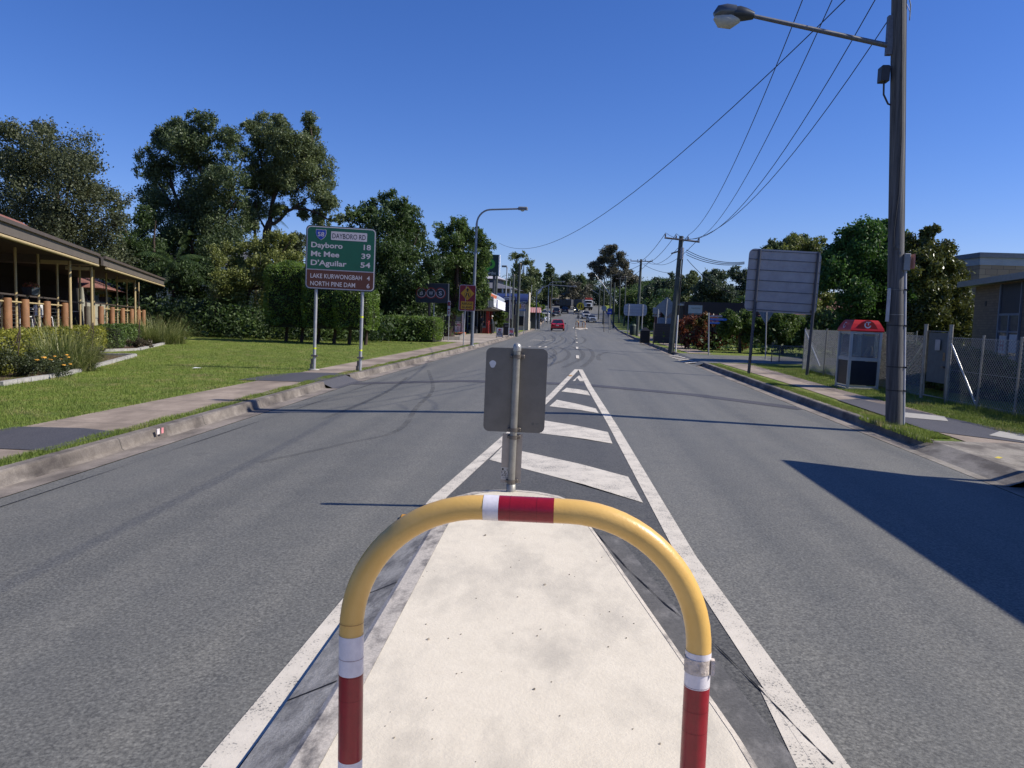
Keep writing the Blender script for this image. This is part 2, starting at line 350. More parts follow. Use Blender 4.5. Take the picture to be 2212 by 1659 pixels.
def kerb(side, y0, y1, name):
    E_ = LE if side < 0 else RE; s = side
    ys = [y for y in np.linspace(y0, y1, max(2, int((y1 - y0) / 2.5)))]
    mb = MB(); g = lambda y: road_z(E_(y), y)
    cols = [lambda y: (E_(y) + s * .005, g(y) - .02), lambda y: (E_(y) + s * .03, g(y) + .035), lambda y: (E_(y) + s * .30, g(y) + .012), lambda y: (E_(y) + s * .34, zr(y) - .03), lambda y: (E_(y) + s * .36, zr(y) + .012), lambda y: (E_(y) + s * .50, zr(y) + .014), lambda y: (E_(y) + s * .505, zr(y) - .1)]
    cols = [lambda y: (E_(y) - s * .02, g(y) + .006)] + [lambda y: (E_(y) + s * .28, g(y) + .004), lambda y: (E_(y) + s * .31, g(y) + .03), lambda y: (E_(y) + s * .345, zr(y) + .004), lambda y: (E_(y) + s * .37, zr(y) + .022), lambda y: (E_(y) + s * .50, zr(y) + .022), lambda y: (E_(y) + s * .505, zr(y) - .1)]
    if s > 0: cols = cols[::1]
    k = MB(); strip(k, ys, cols[:2]); struct(k.build('gutter', M_gut))
    k = MB(); strip(k, ys, cols[1:]); struct(k.build('kerb', M_kerb))
kerb(-1, -30, 18.6, 'kerb'); kerb(-1, 20.9, 150, 'kerb'); kerb(1, -30, 9.6, 'kerb'); kerb(1, 12.4, 33.4, 'kerb'); kerb(1, 42.6, 112, 'kerb')
kerb(1, 122, 320, 'kerb'); kerb(-1, 176, 320, 'kerb')
# kerb crossings (dropped kerb ramps)
def ramp_sheet(side, y0, y1, mat_, out=.5):
    E_ = LE if side < 0 else RE; mb = MB(); s = side
    strip(mb, list(np.linspace(y0, y1, 4)), [lambda y: (E_(y) - s * .02, road_z(E_(y), y) + .004), lambda y: (E_(y) + s * .12, road_z(E_(y), y) + .012), lambda y: (E_(y) + s * .46, zr(y) + .012), lambda y: (E_(y) + s * max(out, .5), zr(y) + .014)])
    return struct(mb.build('kerb_ramp', mat_))
ramp_sheet(-1, 18.6, 20.9, M_asph2); ramp_sheet(1, 9.6, 12.4, concrete('crossing_concrete', (.27, .24, .19), (.36, .32, .27), (.13, .11, .09), 0, 1.6, .8), .9)
ramp_sheet(1, 33.4, 42.6, M_asph, 1.); ramp_sheet(1, 112, 122, M_asph, 1.); ramp_sheet(-1, 150, 176, M_path, 1.2)
# footpaths
mb = MB(); strip(mb, list(np.linspace(-30, 49, 33)), [lambda y: (lerp(y, [(0, -7.75), (10, -7.78), (20, -7.7), (49, -7.3)]), .012), lambda y: (lerp(y, [(0, -6.3), (20, -6.3), (49, -6.05)]), .012)]); struct(mb.build('footpath', M_path))
mb = MB(); strip(mb, list(np.linspace(74, 150, 33)), [lambda y: (LE(y) - 2.7, zr(y) + .012), lambda y: (LE(y) - 1.25, zr(y) + .012)]); struct(mb.build('footpath', M_path))
mb = MB(); strip(mb, list(np.linspace(49, 74, 9)), [lambda y: (-11 if y < 66 else -9.5, .016), lambda y: (LE(y) - .5, .016)]); struct(mb.build('footpath', concrete('forecourt_concrete', (.38, .32, .26), (.46, .4, .33), (.3, .25, .2), 3., .6, .5)))
mb = MB(); strip(mb, list(np.linspace(-30, 33.6, 33)), [lambda y: (lerp(y, [(8, 6.15), (22, 6.5), (33, 6.45)]), .012), lambda y: (lerp(y, [(8, 7.6), (22, 7.45), (33, 7.75)]), .012)]); struct(mb.build('footpath', M_path))
mb = MB(); strip(mb, list(np.linspace(43, 112, 22)), [lambda y: (RE(y) + 1.1, .012), lambda y: (RE(y) + 2.4, .012)]); struct(mb.build('footpath', M_path))
mb = MB(); strip(mb, list(np.linspace(6.5, 12.4, 5)), [lambda y: (RE(y) + .89, .0145), lambda y: (9.2, .0175)]); struct(mb.build('driveway', MATS['crossing_concrete']))
mb = MB(); strip(mb, list(np.linspace(150, 176, 9)), [lambda y: (-24, zr(y) + .012), lambda y: (LE(y) - 1.15, zr(y) + .012)]); struct(mb.build('driveway', M_path))
# asphalt patches over the paths, side street
mb = MB()
mb.sheet([(-7.85, 8.6, .02), (-6.2, 8.6, .02), (-6.24, 10.1, .02), (-6.9, 10.3, .02), (-7.85, 10.2, .02)][0:5])
mb.sheet([(-8.2, 18.3, .02), (LE(19) - .45, 18.4, .02), (LE(20) - .45, 20.9, .02), (-6.6, 21.4, .02), (-7.6, 21.2, .02), (-8.1, 20.2, .02)])
mb.sheet([(6.2, 13.5, .02), (7.45, 12.2, .02), (8.1, 11.6, .02), (7.5, 15.6, .02), (7.0, 19, .02), (6.35, 18.6, .02)])
mb.sheet([(6.9, 7., .02), (8.3, 7., .02), (8.2, 11.2, .02), (7.0, 12, .02)])
struct(mb.build('footpath_patch', M_asph2))
mb = MB(); mb.sheet([(6.55, 15.4, .026), (7.2, 15.0, .026), (7.5, 15.8, .026), (6.9, 16.3, .026)]); mb.sheet([(7.0, 13.2, .026), (7.6, 12.0, .026), (8.0, 12.2, .026), (7.5, 13.8, .026)])
struct(mb.build('footpath_patch', mat('new_concrete', (.37, .35, .31), .85, 0, .1, 12)))
mb = MB(); mb.add([(6.1, 33.6, .01), (8.0, 34.3, .012), (13, 35.2, .014), (90, 45, .01), (90, 53, .01), (13, 42.4, .014), (8, 41.6, .012), (6.1, 42.4, .01)], [tuple(range(8))]); struct(mb.build('side_street', M_asph))
mb = MB(); strip(mb, list(np.linspace(112, 122, 3)), [lambda y: (RE(y) + .95, zr(y) + .01), lambda y: (60, zr(y) + .01)]); struct(mb.build('side_street', M_asph))
# trench reinstatement band, tyre marks, cracks
def smooth(P, k=6):
    P = [Vector(p) for p in P]; P = [P[0] * 2 - P[1]] + P + [P[-1] * 2 - P[-2]]; out = []
    for a, b, c, d in zip(P, P[1:], P[2:], P[3:]):
        for i in range(k):
            t = i / k; out.append(.5 * ((2 * b) + (c - a) * t + (2 * a - 5 * b + 4 * c - d) * t * t + (3 * b - a - 3 * c + d) * t ** 3))
    return out + [P[-2]]
def road_poly(mb, pts, z=.006): mb.add([(p.x, p.y, road_z(p.x, p.y) + z) for p in pts], [tuple(range(len(pts)))])
def road_ribbon(mb, pts, wd, z=.006, sub=8):
    """ribbon that follows the crown of the road"""
    P = []
    for a, b in zip(pts, pts[1:]):
        for k in range(sub): P.append(Vector(a).lerp(Vector(b), k / sub))
    P.append(Vector(pts[-1])); V = []
    for i, p in enumerate(P):
        d = (P[min(i + 1, len(P) - 1)] - P[max(i - 1, 0)]); d.z = 0; d.normalize(); nn = Vector((-d.y, d.x, 0))
        ww = wd(i / (len(P) - 1)) if callable(wd) else wd
        for s in (-1, 1):
            q = p + nn * ww / 2 * s; V.append((q.x, q.y, road_z(q.x, q.y) + z))
    mb.add(V, [(2 * i, 2 * i + 1, 2 * i + 3, 2 * i + 2) for i in range(len(P) - 1)])
mb = MB(); road_ribbon(mb, [G(755, 829, 0, True), G(1000, 823, 0, True), G(1250, 830, 0, True), G(1500, 853, 0, True), G(1738, 884, 0, True)], .62, .005)
M_band = asphalt('trench_asphalt', (.055, .052, .055), (.085, .08, .08)); struct(mb.build('trench_patch', M_band))
def mark_mat(name, col, a):
    m, n, b = nodes_of(name); b.inputs['Base Color'].default_value = (*col, 1); b.inputs['Roughness'].default_value = .9
    g = n.nodes.new('ShaderNodeNewGeometry').outputs['Position']; t = n.nodes.new('ShaderNodeBsdfTransparent'); ms = n.nodes.new('ShaderNodeMixShader')
    mt = n.nodes.new('ShaderNodeMath'); mt.operation = 'MULTIPLY'; mt.inputs[1].default_value = a; n.links.new(ramp(n, noise(n, g, 3, 5, .7), .3, .6), mt.inputs[0])
    n.links.new(mt.outputs[0], ms.inputs[0]); n.links.new(t.outputs[0], ms.inputs[1]); n.links.new(b.outputs[0], ms.inputs[2]); n.links.new(ms.outputs[0], n.nodes['Material Output'].inputs[0]); return m
M_tyre = mark_mat('tyre_rubber_mark', (.05, .05, .05), .26)
mb = MB(); q = lambda x, y: G((2000 + x / 4.424) / 1.8228, (1100 + y / 4.424) / 1.8228, 0, True)
for path in ([(700, 1510), (900, 1440), (1030, 1370), (1065, 1300), (1000, 1230), (850, 1170)], [(960, 1540), (1150, 1450), (1270, 1390), (1310, 1310), (1250, 1230), (1100, 1165)], [(1290, 1530), (1430, 1420), (1485, 1310), (1420, 1220), (1290, 1165)], [(720, 1390), (810, 1320), (820, 1260), (740, 1200)], [(530, 1145), (640, 1105), (780, 1060), (790, 1010), (740, 975)], [(800, 1130), (900, 1080), (955, 1030), (900, 985)], [(1060, 1120), (1180, 1070), (1180, 1000), (1090, 985)], [(1250, 1130), (1330, 1090), (1345, 1040), (1270, 1000)], [(1590, 1410), (1570, 1350), (1620, 1300), (1770, 1265)]):
    road_ribbon(mb, smooth([q(*p) for p in path]), .2, .007, 1)
ov = lambda x, y: G(x, y, 0, True)
for path in ([(560, 1000), (740, 960), (860, 930), (900, 880), (935, 840), (925, 800)], [(700, 905), (830, 850), (880, 815)]): road_ribbon(mb, smooth([ov(*p) for p in path]), .1, .007, 1)
struct(mb.build('tyre_marks', M_tyre))
mb = MB(); road_ribbon(mb, [ov(1285, 1150), ov(1355, 1230), ov(1440, 1310), ov(1540, 1390), ov(1640, 1490), ov(1730, 1585), ov(1800, 1655)], lambda t: .007 + .005 * math.sin(t * 60), .0088, 8)
road_ribbon(mb, [(-5.27, y_, 0) for y_ in (2, 8, 14, 20, 30)], lambda t: .008 + .007 * math.sin(t * 37), .006, 9)
struct(mb.build('road_crack', mat('crack_tar', (.006, .006, .006), .7)))
# painted lines
mb = MB(); strip(mb, [y for y in np.linspace(-8, 25, 34)], [lambda y: (lerp(y, [(-8, -1.36), (2.7, -1.33), (7.4, -1.25), (17.3, -.41), (26.6, .24)]) + .05, 0), lambda y: (lerp(y, [(-8, -1.36), (2.7, -1.33), (7.4, -1.25), (17.3, -.41), (26.6, .24)]) * .5 + lerp(y, [(-8, 1.55), (3, 1.13), (5.8, .94), (13, .75), (26.6, .36)]) * .5, 0), lambda y: (lerp(y, [(-8, 1.55), (3, 1.13), (5.8, .94), (13, .75), (26.6, .36)]) - .05, 0)]); mb.v = [(x, y, road_z(x, y) + .0035) for x, y, z in mb.v]
struct(mb.build('median_asphalt', asphalt('old_median_asphalt', (.074, .071, .062), (.11, .106, .093))))
mb = MB(); road_poly(mb, [G(1637, 1483, 0, True), G(1722, 1662, 0, True), G(1790, 1662, 0, True), G(1668, 1502, 0, True)], .0062)
Lp = [(-1.36, -8), (-1.33, 2.7), (-1.31, 4.6), (-1.25, 7.4), (-.83, 12.2), (-.41, 17.3), (.24, 26.6)]; Rp = [(1.55, -8), (1.13, 3.), (.94, 5.8), (.75, 13.), (.52, 20), (.36, 26.6)]
road_ribbon(mb, [(x, y, 0) for x, y in Lp], .15, .0066); road_ribbon(mb, [(x, y, 0) for x, y in Rp], .15, .0070)
for quad in ([(1057, 994), (1085, 966), (1357, 1031), (1389, 1087)], [(1146, 934), (1170, 908), (1313, 934), (1323, 959)], [(1187, 878), (1203, 864), (1287, 883), (1293, 893)], [(1213, 846), (1224, 838), (1269, 845), (1275, 855)], [(1237, 823), (1251, 811), (1264, 824)]):
    c = [ov(*p) for p in quad]
    if len(c) == 4:
        V = []
        for k in range(7):
            a = c[0].lerp(c[3], k / 6); b_ = c[1].lerp(c[2], k / 6)
            for p in (a, b_): V.append((p.x, p.y, road_z(p.x, p.y) + .0062))
        mb.add(V, [(2 * k, 2 * k + 2, 2 * k + 3, 2 * k + 1) for k in range(6)])
    else: road_poly(mb, c, .0058)
ya = 33.4
for (y0, y1) in ((33.8, 36.6), (44.4, 47.4), (55, 57), (66, 67.8), (76, 77.6), (84, 86), (92, 93.8), (100, 101.6), (107, 108.8)):
    road_ribbon(mb, [(CE(y0) + .05, y0, 0), (CE(y1) + .05, y1, 0)], .14, .008, 2)
for p0, p1 in (((375, 1075), (795, 1052)), ((410, 1047), (770, 1078)), ((210, 1172), (300, 1168)), ((370, 1180), (390, 1168)), ((390, 1168), (485, 1168)), ((540, 1184), (650, 1186)), ((650, 1186), (668, 1168)), ((570, 1168), (668, 1168)), ((540, 1184), (570, 1168)), ((680, 787), (735, 787)), ((1045, 787), (1098, 787)), ((1530, 818), (1585, 820)), ((1150, 595), (1190, 612))):
    road_ribbon(mb, [q(*p0), q(*p1)], .14 if p0[1] > 1000 else .3, .008, 3)
for k in range(6):                                   # give-way dashes at the side street mouth
    y_ = 34.6 + k * 1.25; mb.add([(RE(y_) - .2, y_, road_z(RE(y_) - .2, y_) + .012), (RE(y_) + .3, y_ + .05, -.045), (RE(y_) + .3, y_ + .65, -.045), (RE(y_) - .2, y_ + .6, road_z(RE(y_) - .2, y_) + .012)], [(0, 1, 2, 3)])
struct(mb.build('road_markings', M_white))
mb = MB(); p = G(800 / 2.074 * .0 + 378, 936, -.03); mb.box((-5.872, p.y, -.015), (.01, .07, .08))
struct(mb.build('kerb_paint', mat('kerb_spray_white', (.7, .62, .58), .8)))
mb = MB(); mb.box((-5.872, p.y + .11, -.015), (.01, .06, .08)); struct(mb.build('kerb_paint', mat('kerb_spray_pink', (.65, .25, .25), .8)))
mb = MB(); mb.sheet([(5.72, 10.75, -.02), (6.02, 10.95, .003), (6.0, 11.03, .003), (5.70, 10.83, -.02)], .016); struct(mb.build('kerb_paint', mat('yellow_spray', (.7, .55, .05), .7)))

# ---------------------------------------------------------------- traffic island in the foreground
def isl_right(y): return lerp(y, [(-3, 1.32), (2.77, .76), (5.95, .22), (6.6, .1)])
def isl_left(y): return lerp(y, [(-3, -.95), (2.6, -.96), (5.75, -1.02), (6.7, -1.03)])
nose = []
for k in range(9):
    t = math.pi * k / 8; nose.append((-.465 + .565 * math.cos(t), 6.6 + .56 * math.sin(t)))
ring = [(isl_right(y), y) for y in np.linspace(-3, 6.4, 12)] + nose + [(isl_left(y), y) for y in np.linspace(6.4, -3, 12)]
cen = Vector((-.2, 3, 0))
def off(ring_, d):
    out = []
    n = len(ring_)
    for i, p in enumerate(ring_):
        a = ring_[max(i - 1, 0)]; b = ring_[min(i + 1, n - 1)]; t = Vector((b[0] - a[0], b[1] - a[1])).normalized(); out.append((p[0] + t.y * d, p[1] - t.x * d))
    return out
isl = thing('traffic_island', (0, 0, 0), 'long pale concrete median island under the yellow hoop rail', 'traffic island'); isl['kind'] = 'structure'
def ringband(mb, a, za, b, zb, lo=0, hi=None):
    n = len(a); hi = hi or n; V = [(x, y, za) for x, y in a[lo:hi]] + [(x, y, zb) for x, y in b[lo:hi]]; m_ = hi - lo
    mb.add(V, [(i, i + 1, m_ + i + 1, m_ + i) for i in range(m_ - 1)])
oa, ob_ = off(ring, -.03), off(ring, -.11); inner = [oa[i] if i < 14 else ob_[i] for i in range(len(ring))]; mb = MB(); mb.add([(x, y, .14) for x, y in inner], [tuple(range(len(inner)))]); mb.build('concrete_top', M_isl, isl)
# left kerb: rough pale lip then grey sloping face; right side: crisp pale edge
mb = MB(); nR = 12; ringband(mb, inner, .142, ring, .13); ringband(mb, ring, .13, off(ring, .03), .112, nR + 1); ringband(mb, ring, .13, off(ring, .02), .10, 0, nR + 2); mb.build('kerb_lip', M_islk, isl)
mb = MB(); ringband(mb, off(ring, .03), .112, off(ring, .26), .004, nR + 1); ringband(mb, off(ring, .02), .10, off(ring, .03), -.03, 0, nR + 2); mb.build('kerb_face', M_islg, isl)
mb = MB(); V0 = [(isl_right(y) + .02, y) for y in np.linspace(-3, 6.2, 10)]
mb.add([(x, y, road_z(x, y) + .004) for x, y in V0] + [(x + .26, y, road_z(x + .26, y) + .005) for x, y in V0], [(i, i + 10, i + 11, i + 1) for i in range(9)])
mb.build('gutter_edge', concrete('dark_gutter', (.085, .083, .08), (.13, .125, .12), (.2, .19, .18), 0, 5., .8, (.5, .7)), isl)
mb = MB()
for y_ in (3.25, 4.55): mb.add([(isl_left(y_) - .03, y_, .115), (isl_left(y_) - .03, y_ + .012, .115), (isl_left(y_) - .26, y_ + .012, .007), (isl_left(y_) - .26, y_, .007)], [(0, 1, 2, 3)])
mb.build('joint', MATS['crack_tar'], isl)
V = []; 
PB = MB()
for k in range(70):
    y_ = rnd.uniform(2.2, 6.8); x_ = rnd.uniform(isl_left(y_) + .1, isl_right(y_) - .08); s_ = rnd.uniform(.002, .0045) * (2.0 if rnd.random() < .12 else 1)
    PB.tube([(x_, y_, .14), (x_ + s_, y_ + s_ * .5, .14 + s_)], [s_ * 1.2, s_ * .5], 5)
tag(PB.build('gravel', mat('grit_stone', (.22, .19, .15), .9, 0, .5, 50)), 'scattered grit and small stones lying on the pale median concrete', 'gravel', kind='stuff')

# ---------------------------------------------------------------- hoop rail in front of the camera
M_yel = mat('yellow_powdercoat', (.70, .42, .11), .36, 0, .1, 5, .06, 120, .5, (.78, .5, .16), (.4, .9)); M_red = mat('red_reflective_tape', (.26, .008, .018), .3, 0, .12, 20, .06, 160, .5); M_wht = mat('white_reflective_tape', (.72, .68, .7), .35, 0, .08, 30, .05, 150)
hoop = thing('hoop_rail', (-.125, 2.4, .14), 'yellow tubular hoop rail with red and white reflective bands, in the foreground on the median', 'hoop rail')
xl, xr, zt, rr, R_ = -.566, .566, 1.165 - .14, .0395, .43
HP = [(xl, 0, -.05), (xl, 0, zt - R_)] + [(xl + R_ - R_ * math.cos(t), 0, zt - R_ + R_ * math.sin(t)) for t in np.linspace(.08, math.pi / 2, 16)] + [(xr - R_ + R_ * math.sin(t), 0, zt - R_ + R_ * math.cos(t)) for t in np.linspace(0, math.pi / 2 - .08, 16)] + [(xr, 0, zt - R_), (xr, 0, -.05)]
MB().tube(HP, rr, 32).build('rail_tube', M_yel, hoop)
def band(px0, px1, m, name):
    a = A(px0, 1104, 2.4); b = A(px1, 1106, 2.4); MB().tube([(a.x + .125, 0, zt), (b.x + .125, 0, zt)], rr + .0012, 32, False).build(name, m, hoop)
def legband(x, py0, py1, m, name, px):
    z1 = A(px, py0, 2.4).z - .14; z0 = (A(px, py1, 2.4).z - .14) if py1 else .0; MB().tube([(x, 0, z0), (x, 0, z1)], rr + .0012, 32, False).build(name, m, hoop)
band(1045, 1078, M_wht, 'white_band'); band(1078, 1134, M_red, 'red_band'); band(1133.6, 1196.5, M_red, 'red_band')
legband(xl, 1369, 1453, M_wht, 'white_band', 764); legband(xl, 1453, 1637, M_red, 'red_band', 762); legband(xl, 1637, None, M_wht, 'white_band', 760)
legband(xr, 1404, 1480, M_wht, 'white_band', 1508); legband(xr, 1480, 1715, M_red, 'red_band', 1505); legband(xr, 1715, None, M_wht, 'white_band', 1503)
zz = A(1508, 1430, 2.4).z - .14; MB().tube([(xr, 0, zz - .028), (xr, 0, zz + .02)], rr + .0035, 32, False).box((xr + .042, -.02, zz - .005), (.012, .02, .05)).build('peeling_tape', mat('old_tape', (.55, .47, .4), .6, 0, .3, 40, .3, 90), hoop)
for x_, zs_ in ((xl, (.50, .44, .36, .62)), (xr, (.48, .40, .33))):
    for z_ in zs_: MB().tube([(x_, 0, z_), (x_, .0, z_ + .0012)], rr + .0019, 32, False).build('tape_seam', mat('tape_seam_dark', (.16, .01, .015) if z_ < .57 else (.4, .36, .36), .4), hoop)
for x_ in (-.05, .035): MB().tube([(x_, 0, zt), (x_ + .001, 0, zt)], rr + .0019, 32, False).build('tape_seam', MATS['tape_seam_dark'], hoop)
for x_ in (xl, xr): MB().lathe((x_, 0, 0), [(.07, 0), (.07, .008), (rr, .012)], 20).build('base_flange', mat('galvanised', (.38, .39, .4), .45, .6, .15, 20), hoop)
# raised pavement markers
M_rpm = mat('amber_marker', (.55, .26, .04), .5, 0, .15, 20)
rp = [ov(878, 1120), ov(1238, 814), ov(1388, 822), ov(1145, 817)]
proto = MB(); proto.rbox(-.055, .055, -.045, .045, 0, .022, .012); proto = proto.build('pavement_marker', M_rpm)
tag(proto, 'amber raised road marker on the asphalt beside the left end of the hoop', 'road marker', 'raised road markers')
proto.location = (rp[0].x, rp[0].y, road_z(rp[0].x, rp[0].y) + .008); proto.rotation_euler = (0, 0, .1)
labs = ['amber raised road marker near the tip of the white chevron', 'amber raised road marker just right of the white chevron edge line', 'amber raised road marker just right of the keep left sign plate']
for k, (p, l) in enumerate(zip([G(1232, 813, 0, True)], labs)):
    o = proto.copy(); C.objects.link(o); o.location = (p.x, p.y, road_z(p.x, p.y) + .012); o['label'] = l

# ---------------------------------------------------------------- keep-left sign seen from the back
M_alu = mat('weathered_aluminium', (.18, .165, .14), .5, .35, .1, 6, .04, 60); M_galv = mat('galvanised_post', (.3, .285, .25), .5, .5, .16, 9, .08, 60)
M_dkst = mat('dark_clamp_steel', (.16, .14, .12), .5, .6, .2, 30)
ks = thing('median_sign', (-.515, 7.05, .14), 'back of a rounded grey sign on a capped post at the end of the median', 'road sign')
lean = (.016); R = lambda x, z: (x + lean * z)
MB().tube([(0, 0, -.05), (lean * 1.36, 0, 1.33)], .033, 18).lathe((0, 0, -.02), [(.045, 0), (.045, .085), (.034, .09)], 18).build('post', M_galv, ks)
MB().lathe((lean * 1.33, 0, 1.32), [(.038, 0), (.039, .035), (.032, .06), (.015, .073), (.002, .076)], 18).build('cap', mat('cap_alloy', (.42, .4, .36), .4, .5, .1, 20), ks)
pl = MB().prism([(R(x, z), z) for x, z in rrect(-.29, .285, .555, 1.345, .055)], .045, .048).build('sign_plate', M_alu, ks)
MB().prism([(R(x, z), z) for x, z in [( -.225 + .03 * math.cos(t) * (1 + .15 * math.sin(3 * t)), 1.19 + .035 * math.sin(t)) for t in np.linspace(0, 6.1, 14)]], .0435, .0445).build('sticker', mat('white_sticker', (.6, .6, .6), .6), pl)
MB().tube([(R(.175, .64), .0442, .64), (R(.175, .64), .0448, .64)], .014, 16).box((R(.215, .645), .0445, .645), (.035, .001, .004)).box((R(.212, .635), .0445, .635), (.03, .001, .003)).box((R(.212, .61), .0445, .61), (.04, .001, .003)).build('maker_stamp', mat('stamp_ink', (.12, .115, .1), .6), pl)
sp_ = MB().prism([(R(x, z), z) for x, z in rrect(-.105, .085, .07, .54, .01)], .045, .048).build('lower_plate', mat('pale_aluminium', (.36, .32, .28), .5, .3, .08, 8), ks)
st = MB().prism([(R(x, z), z) for x, z in rrect(-.103, -.025, .10, .215, .004)], .0435, .0445).build('date_sticker', mat('sticker_paper', (.55, .52, .47), .6), sp_)
t_ = MB(); text(t_, '12.19', R(-.098, .16), .158, .026, .043, .10, .02); text(t_, 'AVE CL1', R(-.1, .135), .130, .022, .043, .1, .01); text(t_, '4 YEAR', R(-.085, .115), .112, .010, .043, .06, .01); t_.box((R(-.088, .198), .0432, .198), (.016, .0006, .02)); t_.box((R(-.045, .198), .0432, .2), (.015, .0006, .004)); t_.box((R(-.045, .19), .0432, .19), (.015, .0006, .004))
t_.build('lettering', mat('black_ink', (.02, .018, .016), .6), st)
for z_, w_ in ((1.27, .105), (.585, .09), (.515, .09), (.095, .085)):
    MB().tube([(R(0, z_), -.0, z_ - .017), (R(0, z_), 0, z_ + .017)], .040, 18, False).rbox(R(-w_ / 2 - .012, z_), R(w_ / 2 + .02, z_), .012, .04, z_ - .016, z_ + .016, .006).tube([(R(w_ / 2, z_), -.01, z_), (R(w_ / 2, z_), .04, z_)], .009, 8).tube([(R(-w_ / 2, z_), -.01, z_), (R(-w_ / 2, z_), .04, z_)], .009, 8).build('clamp', M_dkst, ks)

# ================================================================ roadside signs
M_green = mat('sign_green', (.008, .085, .05), .4, 0, .06, 3); M_brown = mat('sign_brown', (.085, .028, .018), .4, 0, .06, 3); M_sw = mat('sign_white', (.48, .44, .48), .5, 0, .05, 4)
M_blk = mat('sign_black', (.012, .011, .012), .5); M_blue = mat('sign_blue', (.01, .04, .3), .4); M_sback = mat('sign_back_aluminium', (.36, .34, .34), .55, .3, .1, 2.5)
M_gpost = mat('light_grey_steel_post', (.4, .4, .4), .45, .35, .12, 5)
def poly_disc(cx, cz, r, n=28, a0=0., a1=2 * math.pi): return [(cx + r * math.cos(t), cz + r * math.sin(t)) for t in np.linspace(a0, a1, n, endpoint=(abs(a1 - a0) < 6.28))]
def ringm(mb, cx, cz, r0_, r1_, y, a0=0., a1=2 * math.pi, n=28):
    V = []; ts = np.linspace(a0, a1, n)
    for t in ts: V += [(cx + r0_ * math.cos(t), y, cz + r0_ * math.sin(t)), (cx + r1_ * math.cos(t), y, cz + r1_ * math.sin(t))]
    return mb.add(V, [(2 * i, 2 * i + 1, 2 * i + 3, 2 * i + 2) for i in range(n - 1)])

# ---- the green direction sign
ds = thing('direction_sign', (-6.97, 22.38, 0), 'green and brown distance sign on two grey steel posts, listing Dayboro, Mt Mee and D\'Aguilar', 'road sign', None, .17)
ds.rotation_euler = (0, .022, .17)
W_, H_ = 2.0, 1.82; z0_ = A(731, 624, 22.4).z - .02; X0 = -W_ / 2 + .02
MB().prism(rrect(X0 - .025, X0 + W_ + .025, z0_ - .025, z0_ + H_ + .025, .13), .0, .012).build('backing_panel', mat('dark_sign_edge', (.012, .03, .025), .5), ds)
MB().prism(rrect(X0, X0 + W_, z0_, z0_ + H_, .12), -.006, .0).build('border', M_sw, ds)
zd = z0_ + H_ - 1.26
gp = [p for p in rrect(X0 + .028, X0 + W_ - .028, z0_ + .028, z0_ + H_ - .028, .095)]
top_ = [p for p in gp if p[1] > zd]; MB().prism(top_ + [(X0 + .028, zd + .012), (X0 + W_ - .028, zd + .012)] if False else sorted([], key=None) or (top_[:12] + [(X0 + .028, zd + .014), (X0 + W_ - .028, zd + .014)]), -.010, -.006).build('green_panel', M_green, ds)
bot_ = [p for p in gp if p[1] < zd]; MB().prism([(X0 + W_ - .028, zd - .014), (X0 + .028, zd - .014)] + bot_, -.010, -.006).build('brown_panel', M_brown, ds)
tl = lambda d: z0_ + H_ - d
MB().prism(rrect(X0 + .70, X0 + 1.75, tl(.375), tl(.125), .02), -.013, -.010).build('road_name_plate', M_sw, ds)
def shield(s): return [(x * s, z * s) for x, z in ((-.5, .46), (-.42, .5), (-.25, .46), (0, .48), (.25, .46), (.42, .5), (.5, .46), (.52, .1), (.42, -.2), (.2, -.42), (0, -.54), (-.2, -.42), (-.42, -.2), (-.52, .1))]
sh = MB().prism([(X0 + .41 + x, tl(.235) + z) for x, z in shield(.30)], -.012, -.010).build('route_shield', M_sw, ds)
MB().prism([(X0 + .41 + x, tl(.235) + z) for x, z in shield(.275)], -.0145, -.012).build('shield_face', M_blue, sh)
def tpart(parent, m, *a, name='lettering', **k): mb_t = MB(); text(mb_t, *a, **k); return mb_t.build(name, m, parent)
tpart(sh, M_sw, '58', X0 + .41, tl(.29), .125, -.016, .19, .012, 'c', name='route_number')
for s_, d_, w_ in (('Dayboro', .615, .91), ('Mt Mee', .875, .82), ("D'Aguilar", 1.135, 1.04)): tpart(ds, M_sw, s_, X0 + .135, tl(d_), .15, -.0125, w_, .022, name='place_name')
for s_, d_, w_ in (('18', .615, .21), ('39', .875, .27), ('54', 1.135, .29)): tpart(ds, M_sw, s_, X0 + 1.87, tl(d_), .15, -.0125, w_, .02, 'r', name='distance')
tpart(ds, M_sw, 'LAKE KURWONGBAH', X0 + .135, tl(1.51), .13, -.0125, 1.5, .01, name='place_name'); tpart(ds, M_sw, 'NORTH PINE DAM', X0 + .135, tl(1.735), .13, -.0125, 1.31, .01, name='place_name')
tpart(ds, M_sw, '4', X0 + 1.87, tl(1.51), .13, -.0125, .09, .012, 'r', name='distance'); tpart(ds, M_sw, '6', X0 + 1.87, tl(1.735), .13, -.0125, .09, .012, 'r', name='distance')
t_ = MB(); text(t_, 'DAYBORO RD', X0 + 1.225, tl(.325), .145, -.0142, .97, .004, 'c'); t_.build('black_lettering', M_blk, ds)
